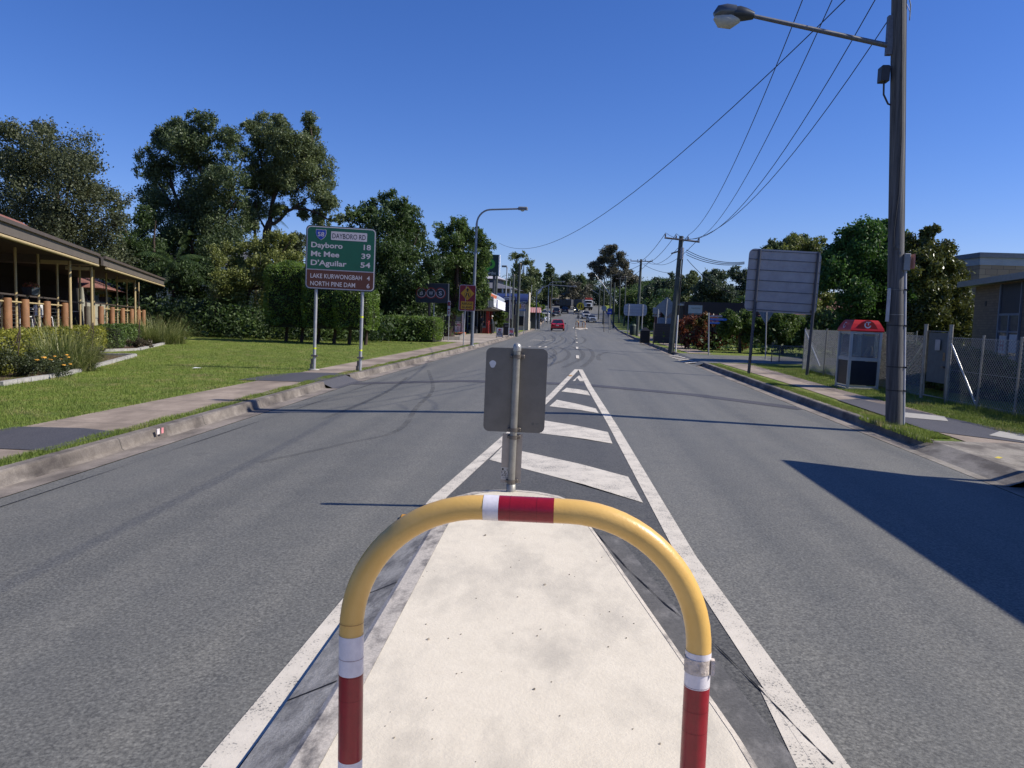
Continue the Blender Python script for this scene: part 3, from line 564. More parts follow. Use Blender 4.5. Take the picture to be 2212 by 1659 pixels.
for x_ in (-.68, .68):
    p = MB().tube([(x_, .06, 0), (x_, .06, z0_ + H_ - .1)], .048, 14).build('post', M_gpost, ds)
    [MB().tube([(x_, .06, z_), (x_, .06, z_ + .05)], .0495, 14, False).build('yellow_band', mat('fluoro_yellow', (.7, .75, .02), .5), p) for z_ in ((.62, 1.62) if x_ > 0 else (.62,))]
    MB().lathe((x_, .06, 0), [(.16, 0), (.16, .02), (.05, .022)], 14).build('footing', MATS['new_concrete'], p)
    c_ = MB(); c_.box((x_, .06, .42), (.19, .11, .05)).box((x_ - .07, .06, .25), (.05, .05, .16)).box((x_ - .09, .06, .1), (.06, .06, .14)); c_.build('clamp', M_dkst, p)
# ---- refuge island sign next to the lamp post
rs = thing('warning_sign', (G(1015, 744).x, 43.2, 0), 'red sign with yellow diamond reading REFUGE ISLAND on a thin post beside the street lamp', 'road sign')
zb = A(1019, 672, 43.2).z; cx_ = .12; rs.rotation_euler = (0, .02, 0)
MB().tube([(0, .02, 0), (.03, .02, zb + 1.4)], .03, 10).build('post', M_gpost, rs)
MB().prism(rrect(cx_ - .47, cx_ + .47, zb, zb + 1.47, .09), 0, .01).build('border', M_sw, rs)
MB().prism(rrect(cx_ - .445, cx_ + .445, zb + .025, zb + 1.445, .075), -.006, 0).build('red_panel', mat('sign_red', (.2, .006, .02), .4), rs)
My = mat('sign_yellow', (.5, .25, .015), .4)
cz = zb + .99; MB().prism([(cx_, cz - .40), (cx_ + .39, cz), (cx_, cz + .4), (cx_ - .39, cz)], -.009, -.006).build('yellow_diamond', My, rs)
MB().prism(rrect(cx_ - .35, cx_ + .35, zb + .1, zb + .54, .02), -.009, -.006).build('yellow_plate', My, rs)
tpart(rs, M_blk, 'REFUGE', cx_, zb + .35, .125, -.0115, .58, .02, 'c'); tpart(rs, M_blk, 'ISLAND', cx_, zb + .15, .125, -.0115, .55, .02, 'c'); t_ = MB()
ringm(t_, cx_, cz - .08, .17, .185, -.0115)
t_.add([(cx_ - .1, -.0115, cz + .17), (cx_ + .1, -.0115, cz + .17), (cx_, -.0115, cz + .32)], [(0, 1, 2)]).box((cx_, -.0115, cz + .16), (.06, .001, .12))
for s_ in (-1, 1): t_.add([(cx_ + s_ * .005, -.0115, cz + .02), (cx_ + s_ * .065, -.0115, cz + .02), (cx_ + s_ * .115, -.0115, cz - .15), (cx_ + s_ * .05, -.0115, cz - .15)], [(0, 1, 2, 3)]).add([(cx_ + s_ * .06, -.0115, cz - .16), (cx_ + s_ * .13, -.0115, cz - .16), (cx_ + s_ * .13, -.0115, cz - .19), (cx_ + s_ * .05, -.0115, cz - .19)], [(0, 1, 2, 3)])
t_.build('walking_legs_symbol', M_blk, rs)
# ---- bottle shop sign behind the clipped hedge
bw = thing('shop_sign', (A(932, 700, 52).x, 52, 0), 'dark grey B W S sign board with red rings behind the low clipped hedge', 'shop sign'); zb = A(932, 654, 52).z
MB().rbox(-1.17, 1.13, 0, .35, zb, zb + 1.33, .02).build('cabinet', mat('sign_charcoal', (.022, .026, .036), .5), bw)
t_ = MB(); [ringm(t_, x_, zb + .66, .30, .385, -.004 - .001 * i) for i, x_ in enumerate((-.73, -.07, .58))]; t_.build('red_rings', mat('ring_red', (.26, .035, .02), .5), bw)
t_ = MB(); [ringm(t_, x_, zb + .66, .27, .305, -.010, .9 + i, .9 + i + 5.6) for i, x_ in enumerate((-.73, -.07, .58))]
for s_, x_ in (('B', -.73), ('W', -.07), ('S', .58)): text(t_, s_, x_, zb + .52, .27, -.010, .22 if s_ != 'W' else .3, .02, 'c')
t_.build('white_lettering', M_sw, bw)
for x_, r_ in ((-.2, .09), (.12, .035)): MB().tube([(x_, .18, 0), (x_, .18, zb)], r_, 10).build('post', mat('brown_sign_post', (.09, .06, .05), .7) if r_ > .05 else M_gpost, bw)
# ---- no-standing sign
ns = thing('parking_sign', (A(968, 700, 50).x, 50.2, 0), 'narrow red and white parking sign on a thin post above the clipped hedge', 'road sign'); zb = A(968, 682, 50.2).z
MB().tube([(0, .02, 0), (0.02, .02, zb + .9)], .025, 8).build('post', M_gpost, ns); MB().prism(rrect(-.09, .09, zb, zb + .98, .03), 0, .01).build('plate', M_sw, ns)
MB().box((0, -.003, zb + .78), (.15, .004, .26)).build('red_mark', MATS['sign_red'], ns); MB().box((0, -.003, zb + .42), (.12, .004, .08)).build('red_mark', MATS['sign_red'], ns); MB().box((0, -.003, zb + .2), (.06, .004, .2)).build('red_mark', MATS['sign_red'], ns)
# ---- supermarket sign
ww = thing('shop_sign', (A(1055, 600, 78).x, 78, 0), 'tall dark green supermarket sign with a light green swirl, half hidden by the tree', 'shop sign')
zb = A(1060, 596, 78).z; xr_ = A(1077, 570, 78).x - ww.location.x
MB().rbox(xr_ - 3.0, xr_, 0, .5, zb, zb + 2.15, .02).build('cabinet', mat('sign_dark_teal', (.012, .028, .03), .5), ww)
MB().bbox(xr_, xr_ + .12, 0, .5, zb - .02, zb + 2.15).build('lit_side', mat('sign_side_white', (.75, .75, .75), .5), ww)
Mg = mat('logo_green', (.06, .28, .03), .5); cxx, czz = xr_ - .95, zb + 1.15
t_ = MB(); ringm(t_, cxx + .1, czz + .05, .22, .5, -.004, -2.2, 1.7); ringm(t_, cxx - .15, czz + .05, .28, .45, -.005, 1.3, 3.6); ringm(t_, cxx + .12, czz + .72, .08, .25, -.004, .4, 3.2); ringm(t_, cxx - .1, czz - .2, .1, .42, -.006, 3.1, 5.0); t_.build('swirl_logo', Mg, ww)
t_ = MB(); text(t_, 'Woolworths', xr_ - .25, zb + .15, .3, -.006, 2.4, .01, 'r'); t_.build('lettering', mat('sign_grey_letters', (.35, .36, .36), .5), ww)
for x_ in (xr_ - .45, xr_ - 2.5): MB().tube([(x_, .25, 0), (x_, .25, zb)], .14, 10).build('post', mat('dark_grey_steel', (.05, .055, .06), .5, .3), ww)

# ---- street lamps with curved arms
def street_lamp(loc, h, reach, label, dirx=1., straight=False, r=.085, yaw=0., group='street lamps along the left kerb', mt=None):
    t = thing('street_lamp', loc, label, 'street lamp', group, yaw); m = mt or M_lamp
    MB().tube([(0, 0, 0), (0, 0, h * .55), (0, 0, h - .9)], [r, r * .8, r * .62], 12).build('pole', m, t)
    if straight: pts = [(0, 0, h - .95), (dirx * reach * .35, 0, h - .1), (dirx * reach, 0, h - .25)]
    else: pts = [(0, 0, h - .95)] + [(dirx * (1 - math.cos(a)) * .8, 0, h - .95 + math.sin(a) * .85) for a in np.linspace(.2, 1.5, 7)] + [(dirx * reach, 0, h)]
    MB().tube(pts, [r * .6] + [r * .5] * (len(pts) - 1), 8).build('arm', m, t)
    e = pts[-1]; MB().rbox(min(e[0], e[0] + dirx * .55), max(e[0], e[0] + dirx * .55), -.13, .13, e[2] - .06, e[2] + .12, .05).build('lamp_head', mat('lamp_housing_grey', (.16, .17, .18), .5), t)
    MB().lathe((e[0] + dirx * .25, 0, e[2] - .14), [(.05, 0), (.11, .04), (.12, .08)], 10).build('lens', mat('lamp_lens', (.4, .42, .42), .3), t)
    MB().lathe((0, 0, 0), [(.16, 0), (.16, .03), (r, .035)], 12).build('base_flange', m, t); return t
M_lamp = mat('lamp_post_steel', (.2, .22, .25), .4, .35, .12, 3)
l1 = street_lamp((G(1025, 745).x, 44.3, 0), 7.95, 2.35, 'tall grey street lamp with curved arm beside the red refuge island sign', r=.1); l1.rotation_euler = (0, .018, 0)

# ================================================================ right side: poles, wires, back of sign, phone box, fence
M_pole = mat('weathered_pole_timber', (.14, .12, .11), .85, 0, .3, 2, .3, 30, .2, (.24, .21, .19)); M_pole = MATS['weathered_pole_timber']
def pole_wood(name):
    m, n, b = nodes_of(name); tc = n.nodes.new('ShaderNodeTexCoord'); st_ = stretch(n, tc.outputs['Object'], (14, 14, .35)); f = noise(n, st_, 1.5, 7, .7)
    c = ramp(n, f, .32, .7, (.03, .03, .031), (.17, .165, .165)); n.links.new(c, b.inputs['Base Color']); b.inputs['Roughness'].default_value = .85; bump(n, b, f, .6, .02); return m
M_wood = pole_wood('pole_timber'); M_arm = mat('crossarm_timber', (.13, .11, .10), .8, 0, .3, 8)
M_ins = mat('insulator_brown', (.06, .04, .04), .3)
M_cab = mat('cable_black', (.02, .02, .022), .6)
mp = thing('power_pole', (5.92, 14.3, 0), 'nearest tall grey timber power pole on the right verge with a long street light arm', 'power pole', 'power poles along the right kerb')
lean_ = lambda z: (-.059 * z, 0, z)
MB().tube([lean_(-.1), lean_(4.6), lean_(9.9)], [.138, .118, .102], 20).build('pole', M_wood, mp)
MB().box((-.059 * 8.7 + .15, -.15, 8.62), (2.3, .1, .12)).build('crossarm', M_arm, mp)
for x_ in (-1.16 - .0, -.56, .34, .94): MB().lathe((x_, -.15, 8.68), [(.03, 0), (.06, .04), (.035, .08), (.055, .12), (.02, .15)], 10).build('insulator', M_ins, mp)
arm = MB(); a0_ = Vector(lean_(6.28)) + Vector((-.15, 0, 0)); mp.scale = (1.063,) * 3; e_ = (A(1624, 34, 13.9) - mp.location) / 1.063
arm.tube([a0_, e_], [.042, .033], 10).build('light_arm', mat('arm_steel', (.13, .13, .14), .5, .4, .2, 20), mp)
MB().box(a0_ + Vector((.0, 0, .16)), (.09, .09, .62)).build('arm_bracket', mat('arm_steel', (.1, .1, .1)), mp)
MB().rbox(a0_.x - .12, a0_.x + .02, -.1, .1, 5.7, 5.95, .02).tube([(a0_.x - .04, 0, 5.7), (a0_.x - .03, 0, 5.5), (a0_.x + .05, 0, 5.35), (a0_.x + .13, 0, 5.32)], .016, 8).build('switch_box', mat('box_dark', (.03, .03, .035), .5), mp)
ex, ey, ez = e_; lh = MB(); lh.tube([(ex + .03, ey, ez), (ex - .1, ey, ez + .02), (ex - .2, ey, ez + .03), (ex - .3, ey, ez + .03)], [.06, .1, .12, .11], 12).build('lamp_housing', mat('lamp_housing_dark', (.05, .055, .06), .35, .4), mp)
lh = MB().tube([(ex - .26, ey, ez + .055), (ex - .4, ey, ez + .06), (ex - .52, ey, ez + .05), (ex - .6, ey, ez + .01)], [.11, .125, .11, .04], 14); lo = lh.build('lamp_canopy', mat('lamp_canopy_grey', (.11, .12, .13), .3, .4), mp)
MB().tube([(ex - .2, ey, ez - .05), (ex - .34, ey, ez - .085), (ex - .5, ey, ez - .075), (ex - .59, ey, ez - .02)], [.06, .12, .11, .04], 14).build('lens', mat('lamp_diffuser', (.42, .41, .36), .25, 0, .1, 8), mp)
MB().tube([Vector(lean_(z_)) + Vector((.13 if z_ < 3.2 else .118, -.05, 0)) for z_ in (.0, 1, 2, 2.9)], .028, 10).build('conduit', mat('grey_conduit', (.36, .37, .42), .4), mp)
MB().tube([Vector(lean_(z_)) + Vector((.12 - .003 * z_, -.04, 0)) for z_ in np.linspace(3.1, 9, 8)], .013, 6).tube([Vector(lean_(z_)) + Vector((.0 + dx_, -.14, 0)) for z_, dx_ in ((2.95, -.1), (3.3, -.09), (3.9, -.02), (4.8, .01), (6.2, .0), (8.6, -.02))], .009, 6).build('riser_cable', M_cab, mp)
for z_ in (.6, 1.0, 1.7, 2.3): MB().tube([Vector(lean_(z_)) + Vector((0, 0, -.008)), Vector(lean_(z_)) + Vector((0, 0, .008))], [.138 - .0045 * z_ + .004] * 2, 20, False).box(Vector(lean_(z_)) + Vector((.14, -.05, 0)), (.05, .09, .02)).build('strap', mat('black_strap', (.015, .015, .015), .5), mp)
bx = MB().rbox(.08, .18, -.14, .06, 2.62, 2.9, .01); bx.xf(Matrix.Translation((-.16, 0, 0))).build('meter_box', mat('grey_box', (.25, .26, .26), .5), mp)
MB().box((.075, -.075, 2.77), (.02, .16, .24)).build('red_label', mat('faded_red_label', (.5, .2, .14), .6), mp)
for z_ in (2.3 - .0, 1.88): MB().tube([(-.059 * z_, 0, z_ - .004), (-.059 * z_, 0, z_ + .004)], [.138 - .0045 * z_ + .004] * 2, 20, False).build('wire_tie', mat('tie_wire', (.35, .34, .33), .4, .5), mp)
MB().rbox(-.27 - .01, -.25, -.12, -.02, 1.76, 2.32, .01).build('bus_stop_plate', mat('white_plate', (.42, .42, .44), .5), mp)
MB().box((-.059 * 3 - .03, -.138, 3.0), (.05, .02, .05)).box((-.059 * 2.9 + .0, -.138, 2.9), (.035, .02, .05)).build('pole_tag', mat('tag_metal', (.15, .14, .13), .5, .5), mp)
MB().box((-.59, .02, 7.55), (.16, .1, .1)).tube([(-.62, 0, 7.6), (-.75, .02, 7.75), (-.7, .04, 7.3), (-.55, .0, 7.2)], .01, 6).build('cable_bracket', M_ins, mp)
MB().tube([(-.33, -.05, 7.1), (-.33, -.05, 7.35)], .05, 10).tube([(-.3, -.06, 7.1), (-.24, -.05, 6.9), (-.1, .3, 6.8), (.3, 1.3, 7.3), (.8, 3, 8.3)], .009, 6).tube([(-.3, -.06, 7.3), (-.1, .2, 7.2), (.3, 1.2, 7.9)], .009, 6).build('service_connection', mat('insulator_white', (.4, .4, .42), .3), mp)
def wire(p0, p1, sag, label, r=.011, grp='power lines over the road', n=26, name='power_line'):
    p0, p1 = Vector(p0), Vector(p1); P = [p0.lerp(p1, t) - Vector((0, 0, 4 * sag * t * (1 - t))) for t in np.linspace(0, 1, n)]
    return tag(MB().tube(P, r, 5).build(name, M_cab), label, 'power line', grp)
# second pole leans right
def small_pole(base, top, label, arm_=(0, 0), r=.15, arm2=None, ins=True, mt=None):
    t = thing('power_pole', base, label, 'power pole', 'power poles along the right kerb'); b_ = Vector(base); tp = Vector(top) - b_
    MB().tube([(0, 0, -.1), tp * .5, tp], [r, r * .85, r * .72], 12).build('pole', mt or M_wood2, t)
    if arm_[0] or arm_[1]:
        dr = arm_[2] if len(arm_) > 2 else 0.
        z_ = tp.z - .22; a_ = Vector((tp.x - arm_[0], -.14, z_ + dr * arm_[0])); c_ = Vector((tp.x + arm_[1], -.14, z_ - dr * arm_[1]))
        MB().tube([a_, c_], .055, 6).build('crossarm', M_arm, t)
        for k in (0.02, .33, .67, .98):
            q_ = a_.lerp(c_, k); MB().lathe(q_ + Vector((0, 0, .05)), [(.02, 0), (.05, .05), (.03, .09), (.05, .13), (.02, .17)], 8).build('insulator', M_ins, t)
    return t
M_wood2 = mat('green_grey_pole_timber', (.075, .085, .075), .85, 0, .25, 3, .2, 20)
p2b = (5.72, 44.3, 0); p2 = small_pole(p2b, (A(1472, 510, 44.3).x, 44.3, A(1472, 510, 44.3).z), 'leaning timber power pole at the side street corner with white cable guard', (.95, 1.0, .1), .17)
MB().tube([(.26, -.1, 0), (.30, -.06, 2.1)], .045, 10).build('cable_guard', mat('white_guard', (.6, .6, .6), .5), p2)
tz = A(1472, 510, 44.3) - Vector(p2b)
MB().tube([(tz.x * .82 + .1, -.14, tz.z * .8), (tz.x * .86 + .1, -.14, tz.z * .9)], .1, 10).build('transformer', mat('grey_fuse_box', (.3, .3, .32), .5), p2)
MB().tube([(-.25, -.15, tz.z - 1.0), (.35, -.15, tz.z - .8)], .045, 6).build('lower_crossarm', M_arm, p2)
MB().tube([(.31, -.05, 2.1), (tz.x + .1, -.14, tz.z * .8)], .04, 6).build('riser_cable', M_cab, p2)
p3b = (7.14, 84.05, 0); t3 = A(1385, 560, 84.05); p3 = small_pole(p3b, t3, 'second distant timber power pole with crossarm standing in front of the pale sign backs', (1.15, 1.2), .17)
g4 = G(2350 / 1.8228, 0) if False else None
specs = [((1440, 752), (1441, 618), 118, 'slim timber power pole beyond the pale sign backs, with a long light arm'), ]
# distant poles with light arms, right side
for k, (pxb, pyb, pyt, Y, armto, lab) in enumerate([(1317, 703, 593, 128, (1240 + 66, 540 + 20), ''), (1325, 697, 610, 140, None, ''), (1303, 690, 600, 160, None, ''), (1293, 680, 615, 185, None, ''), (1349, 685, 596, 150, None, ''), (1337, 688, 600, 165, None, '')]):
    b_ = A(pxb, pyb, Y); b_.z = zr(Y) - .05; t_ = A(pxb + 3, pyt, Y)
    labs = ['grey light pole with pale arm just past the blue arrow sign', 'dark timber pole second along past the blue arrow sign', 'distant grey pole near the white ute', 'most distant thin grey pole above the truck', 'distant dark pole right behind the blue arrow sign with crossarm', 'distant dark pole between the trees right of the silver car']
    pp = small_pole(b_, t_, labs[k], (.9, .9) if k in (4, 5) else (0, 0), .16)
    if k < 4:
        top = t_ - b_; MB().tube([(top.x, 0, top.z * .62), (top.x - 2.6, 0, top.z * .62 + 3.4)] if k < 2 else [(top.x, 0, top.z * .7), (top.x - 2.2, 0, top.z * .7 + 1.4)], .05, 6).build('light_arm', M_gpost, pp)
MB().tube([(0, 0, 0), (0, 0, 1)], .01, 4)
ins2 = [A(1488, 507, 44.16), A(1511, 514, 44.16), A(1461, 505, 44.16), A(1438, 503, 44.16)]
for (x0_, sg), e_, l in zip(((4.4, 1.1), (5.0, 1.1), (5.9, 2.2), (6.5, 2.3)), ins2, ('steep overhead power line nearest the street light head', 'second overhead power line from the left at the pole top', 'third overhead power line crossing behind the near pole arm', 'right-most overhead power line passing behind the near pole')):
    wire((x0_, 14.15, 9.2), e_, sg, l)
for x0_, l in ((4.4, 'power line running up past the top edge left of the near pole'), (6.5, 'power line running up past the top edge right of the near pole')): wire((x0_, 14.15, 9.2), (x0_ - .2, -25, 9.9), .9, l)
wire(tuple(Vector((5.2, 14.28, 8.1))), A(1078, 525, 62), 1.9 + .2, 'thick black cable swooping low across the whole road', .011, name='cable')
ins3 = [A(1354, 562, 83.9), A(1374, 563, 83.9), A(1395, 563, 83.9), A(1405, 563, 83.9)]
for a_, b_, l in zip(sorted(ins2, key=lambda v: v.x), ins3, ('left wire between the leaning pole and the next pole', 'second wire from the left between leaning pole and next', 'third wire from the left between leaning pole and next', 'right wire between the leaning pole and the next pole')): wire(a_, b_, .9, l, .016)
for k in range(3): wire(A(1483, 540 + k * 5, 44.2), A(1608, 566 + k * 2, 27.9 + 12), .25, ['upper', 'middle', 'lower'][k] + ' of three bundled wires from the leaning pole to behind the blank sign', .018)
wire(A(1484, 560, 44.2), A(1606, 640, 40), .35, 'single service wire dropping from leaning pole to behind blank sign', .016)
for k, (a_, b_) in enumerate(((A(1386, 571, 83.9), A(1290, 596, 128)), (A(1354, 562, 83.9), A(1322, 596, 128)), (A(1405, 563, 83.9), A(1352, 598, 150)))): wire(a_, b_, .5, ['low', 'left', 'right'][k] + ' wire running from the second distant pole to farther poles', .025)
wire(A(1391, 572, 83.9), A(1468, 590, 80), .3, 'short service wire right of the second distant pole', .02)

# ---- blank back of a big sign
bs = thing('direction_sign', (7.27, 27.45, 0), 'large blank back of a panelled road sign on two dark posts near the phone box', 'road sign'); bs.rotation_euler = (0, .035, .0)
zb = A(1688, 676, 27.45).z; zt_ = A(1690, 540, 27.45).z; xa, xb = A(1609, 610, 27.45).x - 7.27 - .04, A(1767, 610, 27.45).x - 7.27 - .06
panel = MB().prism(rrect(xa, xb, zb, zt_, .2), .06, .075)
panel.build('panel', M_sback, bs)
rail_ = MB(); hh = (zt_ - zb) / 6
for k in range(1, 6): rail_.bbox(xa + .01, xb - .01, .045, .0595, zb + k * hh - .012, zb + k * hh + .012)
rail_.bbox(xa + .1, xb - .1, .045, .0595, zb + .05, zb + .08); rail_.bbox(xa + .1, xb - .1, .045, .0595, zt_ - .08, zt_ - .055); rail_.build('stiffening_rail', mat('rail_dark_alloy', (.12, .12, .13), .5, .3), bs)
for x_ in (-.98, 1.02):
    MB().tube([(x_, 0, -.1), (x_, 0, zt_ - .02)], .052, 14).build('post', mat('dark_sign_post_steel', (.07, .075, .09), .45, .4), bs)
    for k in (1.0, 2, 3, 4, 5): MB().box((x_, .02, zb + k * hh), (.15, .09, .03)).build('bracket', M_dkst, bs)
MB().bbox(xb - .22, xb - .12, .0445, .0595, zb + .07, zb + .15).build('maker_label', mat('stamp_ink', (.1, .1, .1)), bs)

# ---- phone box
pb = thing('phone_box', (G(1848, 838).x, 22.55, 0), 'glass phone booth with a bright red domed roof and white emblem by the fence', 'phone booth', None, 0.); pb.rotation_euler = (0, .012, .03)
M_pf = mat('booth_alloy_frame', (.38, .42, .45), .4, .3, .06, 5)
hw, hd, hz = .40, .42, 1.62
for x_, y_ in ((-hw, -hd), (hw, -hd), (-hw, hd), (hw, hd)): MB().bbox(x_ - .035, x_ + .035, y_ - .035, y_ + .035, 0, hz).build('corner_post', M_pf, pb)
for z_, h_ in ((.07, .05), (.85, .1), (hz - .03, .05)):
    f_ = MB(); [f_.bbox(-hw + .036, hw - .036, s_ * hd - .02, s_ * hd + .02, z_ - h_ / 2, z_ + h_ / 2) for s_ in (-1, 1)]; f_.bbox(-hw - .02, -hw + .02, -hd + .036, hd - .036, z_ - h_ / 2, z_ + h_ / 2); f_.build('rail', M_pf, pb)
g_ = clearglass('booth_glass', (.75, .82, .86), .74, (.42, .46, .5))
for s_ in (-1, 1): MB().bbox(-hw + .037, hw - .037, s_ * hd - .004, s_ * hd + .004, .92, hz - .08).build('glass_pane', g_, pb)
MB().bbox(-hw - .004, -hw + .004, -hd + .037, hd - .037, .92, hz - .08).build('glass_pane', g_, pb)
for s_ in (-1, 1): MB().bbox(-hw + .037, hw - .037, s_ * hd - .006, s_ * hd + .006, .12, .79).build('dark_lower_panel', mat('dark_navy_panel', (.012, .016, .03), .4), pb)
MB().bbox(-hw - .006, -hw + .006, -hd + .037, hd - .037, .12, .79).build('dark_lower_panel', MATS['dark_navy_panel'], pb)
MB().bbox(.1, .37, -.12, .1, .8, 1.55).build('telephone_cabinet', mat('phone_cabinet_ochre', (.16, .11, .06), .6, 0, .3, 8), pb)
MB().box((.16, -.16, 1.06), (.07, .05, .26), 0, 0, (.45, 'Y')).tube([(.25, -.14, .95), (.29, -.15, 1.0), (.3, -.15, 1.15), (.26, -.14, 1.22)], .025, 8).build('handset', mat('handset_tan', (.3, .22, .12), .5), pb)
MB().box((.2, -.2, 1.52), (.25, .02, .05)).build('yellow_label', mat('label_yellow', (.6, .45, .02), .5), pb)
MB().box((-.12, .40, 1.25), (.42, .01, .5)).build('notice_sheet', mat('notice_grey', (.3, .31, .32), .6), pb)
Mr = mat('phone_roof_red', (.42, .012, .012), .3, 0, .06, 4); rf = MB()
rings = [(0, 1.0, 1.0), (.03, 1.04, 1.04), (.10, 1.0, 1.0), (.22, .86, .9), (.30, .76, .8), (.325, .70, .74)]
V = []; 
for z_, sx, sy in rings: V += [(-.45 * sx, -.47 * sy, hz + z_), (.45 * sx, -.47 * sy, hz + z_), (.45 * sx, .47 * sy, hz + z_), (-.45 * sx, .47 * sy, hz + z_)]
rf.add(V, [(4 * k + i, 4 * k + (i + 1) % 4, 4 * k + 4 + (i + 1) % 4, 4 * k + 4 + i) for k in range(len(rings) - 1) for i in range(4)] + [(20, 21, 22, 23), (3, 2, 1, 0)]); ro = rf.build('roof', Mr, pb)
arch = [(x_, hz + .12 + .2 * math.cos(x_ / .26 * math.pi / 2) ** .7) for x_ in np.linspace(-.255, .255, 13)]
MB().prism([(-.3, hz + .06), (.3, hz + .06)] + list(reversed([(p[0], min(p[1], hz + .33)) for p in arch])), -.475, -.35).build('arched_fascia', Mr, ro)
t_ = MB(); ringm(t_, .0, hz + .19, .06, .095, -.4785, 2.5, 6.1, 14).box((.01, -.4785, hz + .265), (.13, .002, .025)).box((.015, -.4785, hz + .22), (.03, .002, .08)); t_.build('emblem', mat('emblem_white', (.6, .6, .65), .5), ro)
t_ = MB(); ringm(t_, 0, 0, .06, .09, 0, 2.5, 6.1, 14).box((0, 0, .08), (.13, .002, .025)); t_.xf(Matrix.Translation((-.447, 0, hz + .17)) @ Matrix.Rotation(-math.pi / 2, 4, 'Z') @ Matrix.Rotation(-.35, 4, 'X')); t_.build('emblem', MATS['emblem_white'], ro)
MB().bbox(-.5, .5, -.5, .5, -.02, .025).build('slab', MATS['new_concrete'], pb)

# ---- chain-link fence with a small gate
M_mesh = mat('galvanised_wire', (.3, .3, .29), .45, .5, .1, 10)
def chain_wire(mb, p0, p1, h, z0=.06, pitch=.085, r=.0052):
    """diagonal wires of a chain-link panel; p0, p1 are ground points"""
    p0 = Vector(p0); p1 = Vector(p1); L_ = (p1 - p0).length; d = (p1 - p0) / L_; nn = Vector((-d.y, d.x, 0))
    k = 0; s = -h
    while s < L_:
        for sg in (1, -1):
            a0_, a1_ = (s, s + h)
            if sg > 0: q0, q1 = (a0_, 0.), (a1_, h)
            else: q0, q1 = (a0_, h), (a1_, 0.)
            def clip(q, o):
                if q[0] < 0: t = -q[0] / (o[0] - q[0]); return (0., q[1] + (o[1] - q[1]) * t)
                if q[0] > L_: t = (q[0] - L_) / (q[0] - o[0]); return (L_, q[1] + (o[1] - q[1]) * t)
                return q
            a_, b_ = clip(q0, q1), clip(q1, q0)
            if abs(a_[0] - b_[0]) < .02: continue
            A_ = p0 + d * a_[0] + Vector((0, 0, z0 + a_[1])) + nn * .004 * sg; B_ = p0 + d * b_[0] + Vector((0, 0, z0 + b_[1])) + nn * .004 * sg
            t = (B_ - A_).normalized(); u = nn * r; v = t.cross(nn) * r
            mb.add([A_ + u, A_ + v, A_ - u, A_ - v, B_ + u, B_ + v, B_ - u, B_ - v], [(0, 1, 5, 4), (1, 2, 6, 5), (2, 3, 7, 6), (3, 0, 4, 7)])
        s += pitch
    return mb
Hf = 1.52
fl = thing('chain_link_fence', (0, 0, 0), 'tall chain-link fence with galvanised posts running behind the phone booth and near pole', 'fence')
fpts = [(9.35, 13.2), (8.98, 18.9)], [(8.87, 19.95), (9.0, 30.4)], [(9.0, 30.4), (13.5, 31.2)]
for a_, b_ in fpts: chain_wire(MB(), (*a_, 0), (*b_, 0), Hf).build('wire_mesh', M_mesh, fl)
tw = MB()
for a_, b_ in fpts:
    for z_ in (.1, .8, Hf + .04): tw.tube([(*a_, z_), (*b_, z_)], .005, 4)
tw.build('tension_wire', M_mesh, fl)
fp_ = [(9.35, 13.3), (9.25, 14.9), (9.16, 16.4), (9.08, 17.7)] + [(8.9, y_) for y_ in (21.6, 23.6, 25.6, 27.6)] + [(9.0, 30.4), (11.2, 30.8), (13.5, 31.2)]
for x_, y_ in fp_: MB().tube([(x_ - .0, y_, 0), (x_ + .03, y_, Hf + .1)], .026, 8).tube([(x_ + .03, y_, Hf + .1), (x_ + .03, y_, Hf + .13)], .031, 8).build('post', M_galv, fl)
for a_, b_ in (((8.98, 18.85, Hf - .1), (9.08, 17.75, .1)), ((8.87, 20.0, Hf - .1), (8.88, 21.4, .15)), ((9.0, 30.35, Hf + .05), (8.95, 28.2, .3)), ((9.02, 30.4, Hf), (9.9, 30.6, .15))): MB().tube([a_, b_], .022, 8).build('brace', mat('bright_galvanised', (.55, .55, .53), .35, .4), fl)
gt = thing('gate', (8.92, 19.42, 0), 'narrow solid grey gate between two thick posts in the chain-link fence', 'gate', None, math.atan2(.11, -1.05) + math.pi)
gt.rotation_euler = (0, 0, math.atan2(1.05, -.11) - math.pi)
for x_ in (-.53, .53): MB().tube([(x_, 0, 0), (x_, 0, Hf + .32)], .045, 12).tube([(x_, 0, Hf + .32), (x_, 0, Hf + .35)], .05, 12).build('gate_post', M_galv, gt)
lf = MB(); lf.tube([(-.44, 0, .1), (.44, 0, .1), (.44, 0, Hf + .18), (-.44, 0, Hf + .18), (-.44, 0, .1)], .02, 6); lf.build('leaf_frame', M_galv, gt)
MB().bbox(-.42, .42, .02, .035, .45, Hf + .15).build('sheet_panel', mat('gate_sheet_grey', (.1, .115, .12), .6), gt)
MB().box((.05, -.02, Hf - .15), (.2, .01, .26)).build('notice_plate', mat('gate_notice', (.33, .33, .34), .5), gt)
MB().box((.38, -.05, .85), (.1, .05, .05)).box((.4, -.06, 1.1), (.03, .04, .2)).build('latch', M_dkst, gt)
sf = thing('low_fence', (0, 0, 0), 'knee-high tubular chain-link fence panel on the grass left of the tall fence', 'fence')
a_, b_ = G(1666, 782), G(1733, 784); MB().tube([a_, a_ + Vector((0, 0, .75)), b_ + Vector((0, 0, .75))], .025, 8).tube([a_ + Vector((.35, 0, 0)), a_ + Vector((.35, 0, .75))], .025, 8).build('rail', mat('dark_tube_rail', (.1, .105, .11), .5, .4), sf)
chain_wire(MB(), (a_.x, a_.y, 0), (b_.x, b_.y, 0), .68, .03, .09).build('wire_mesh', M_mesh, sf)

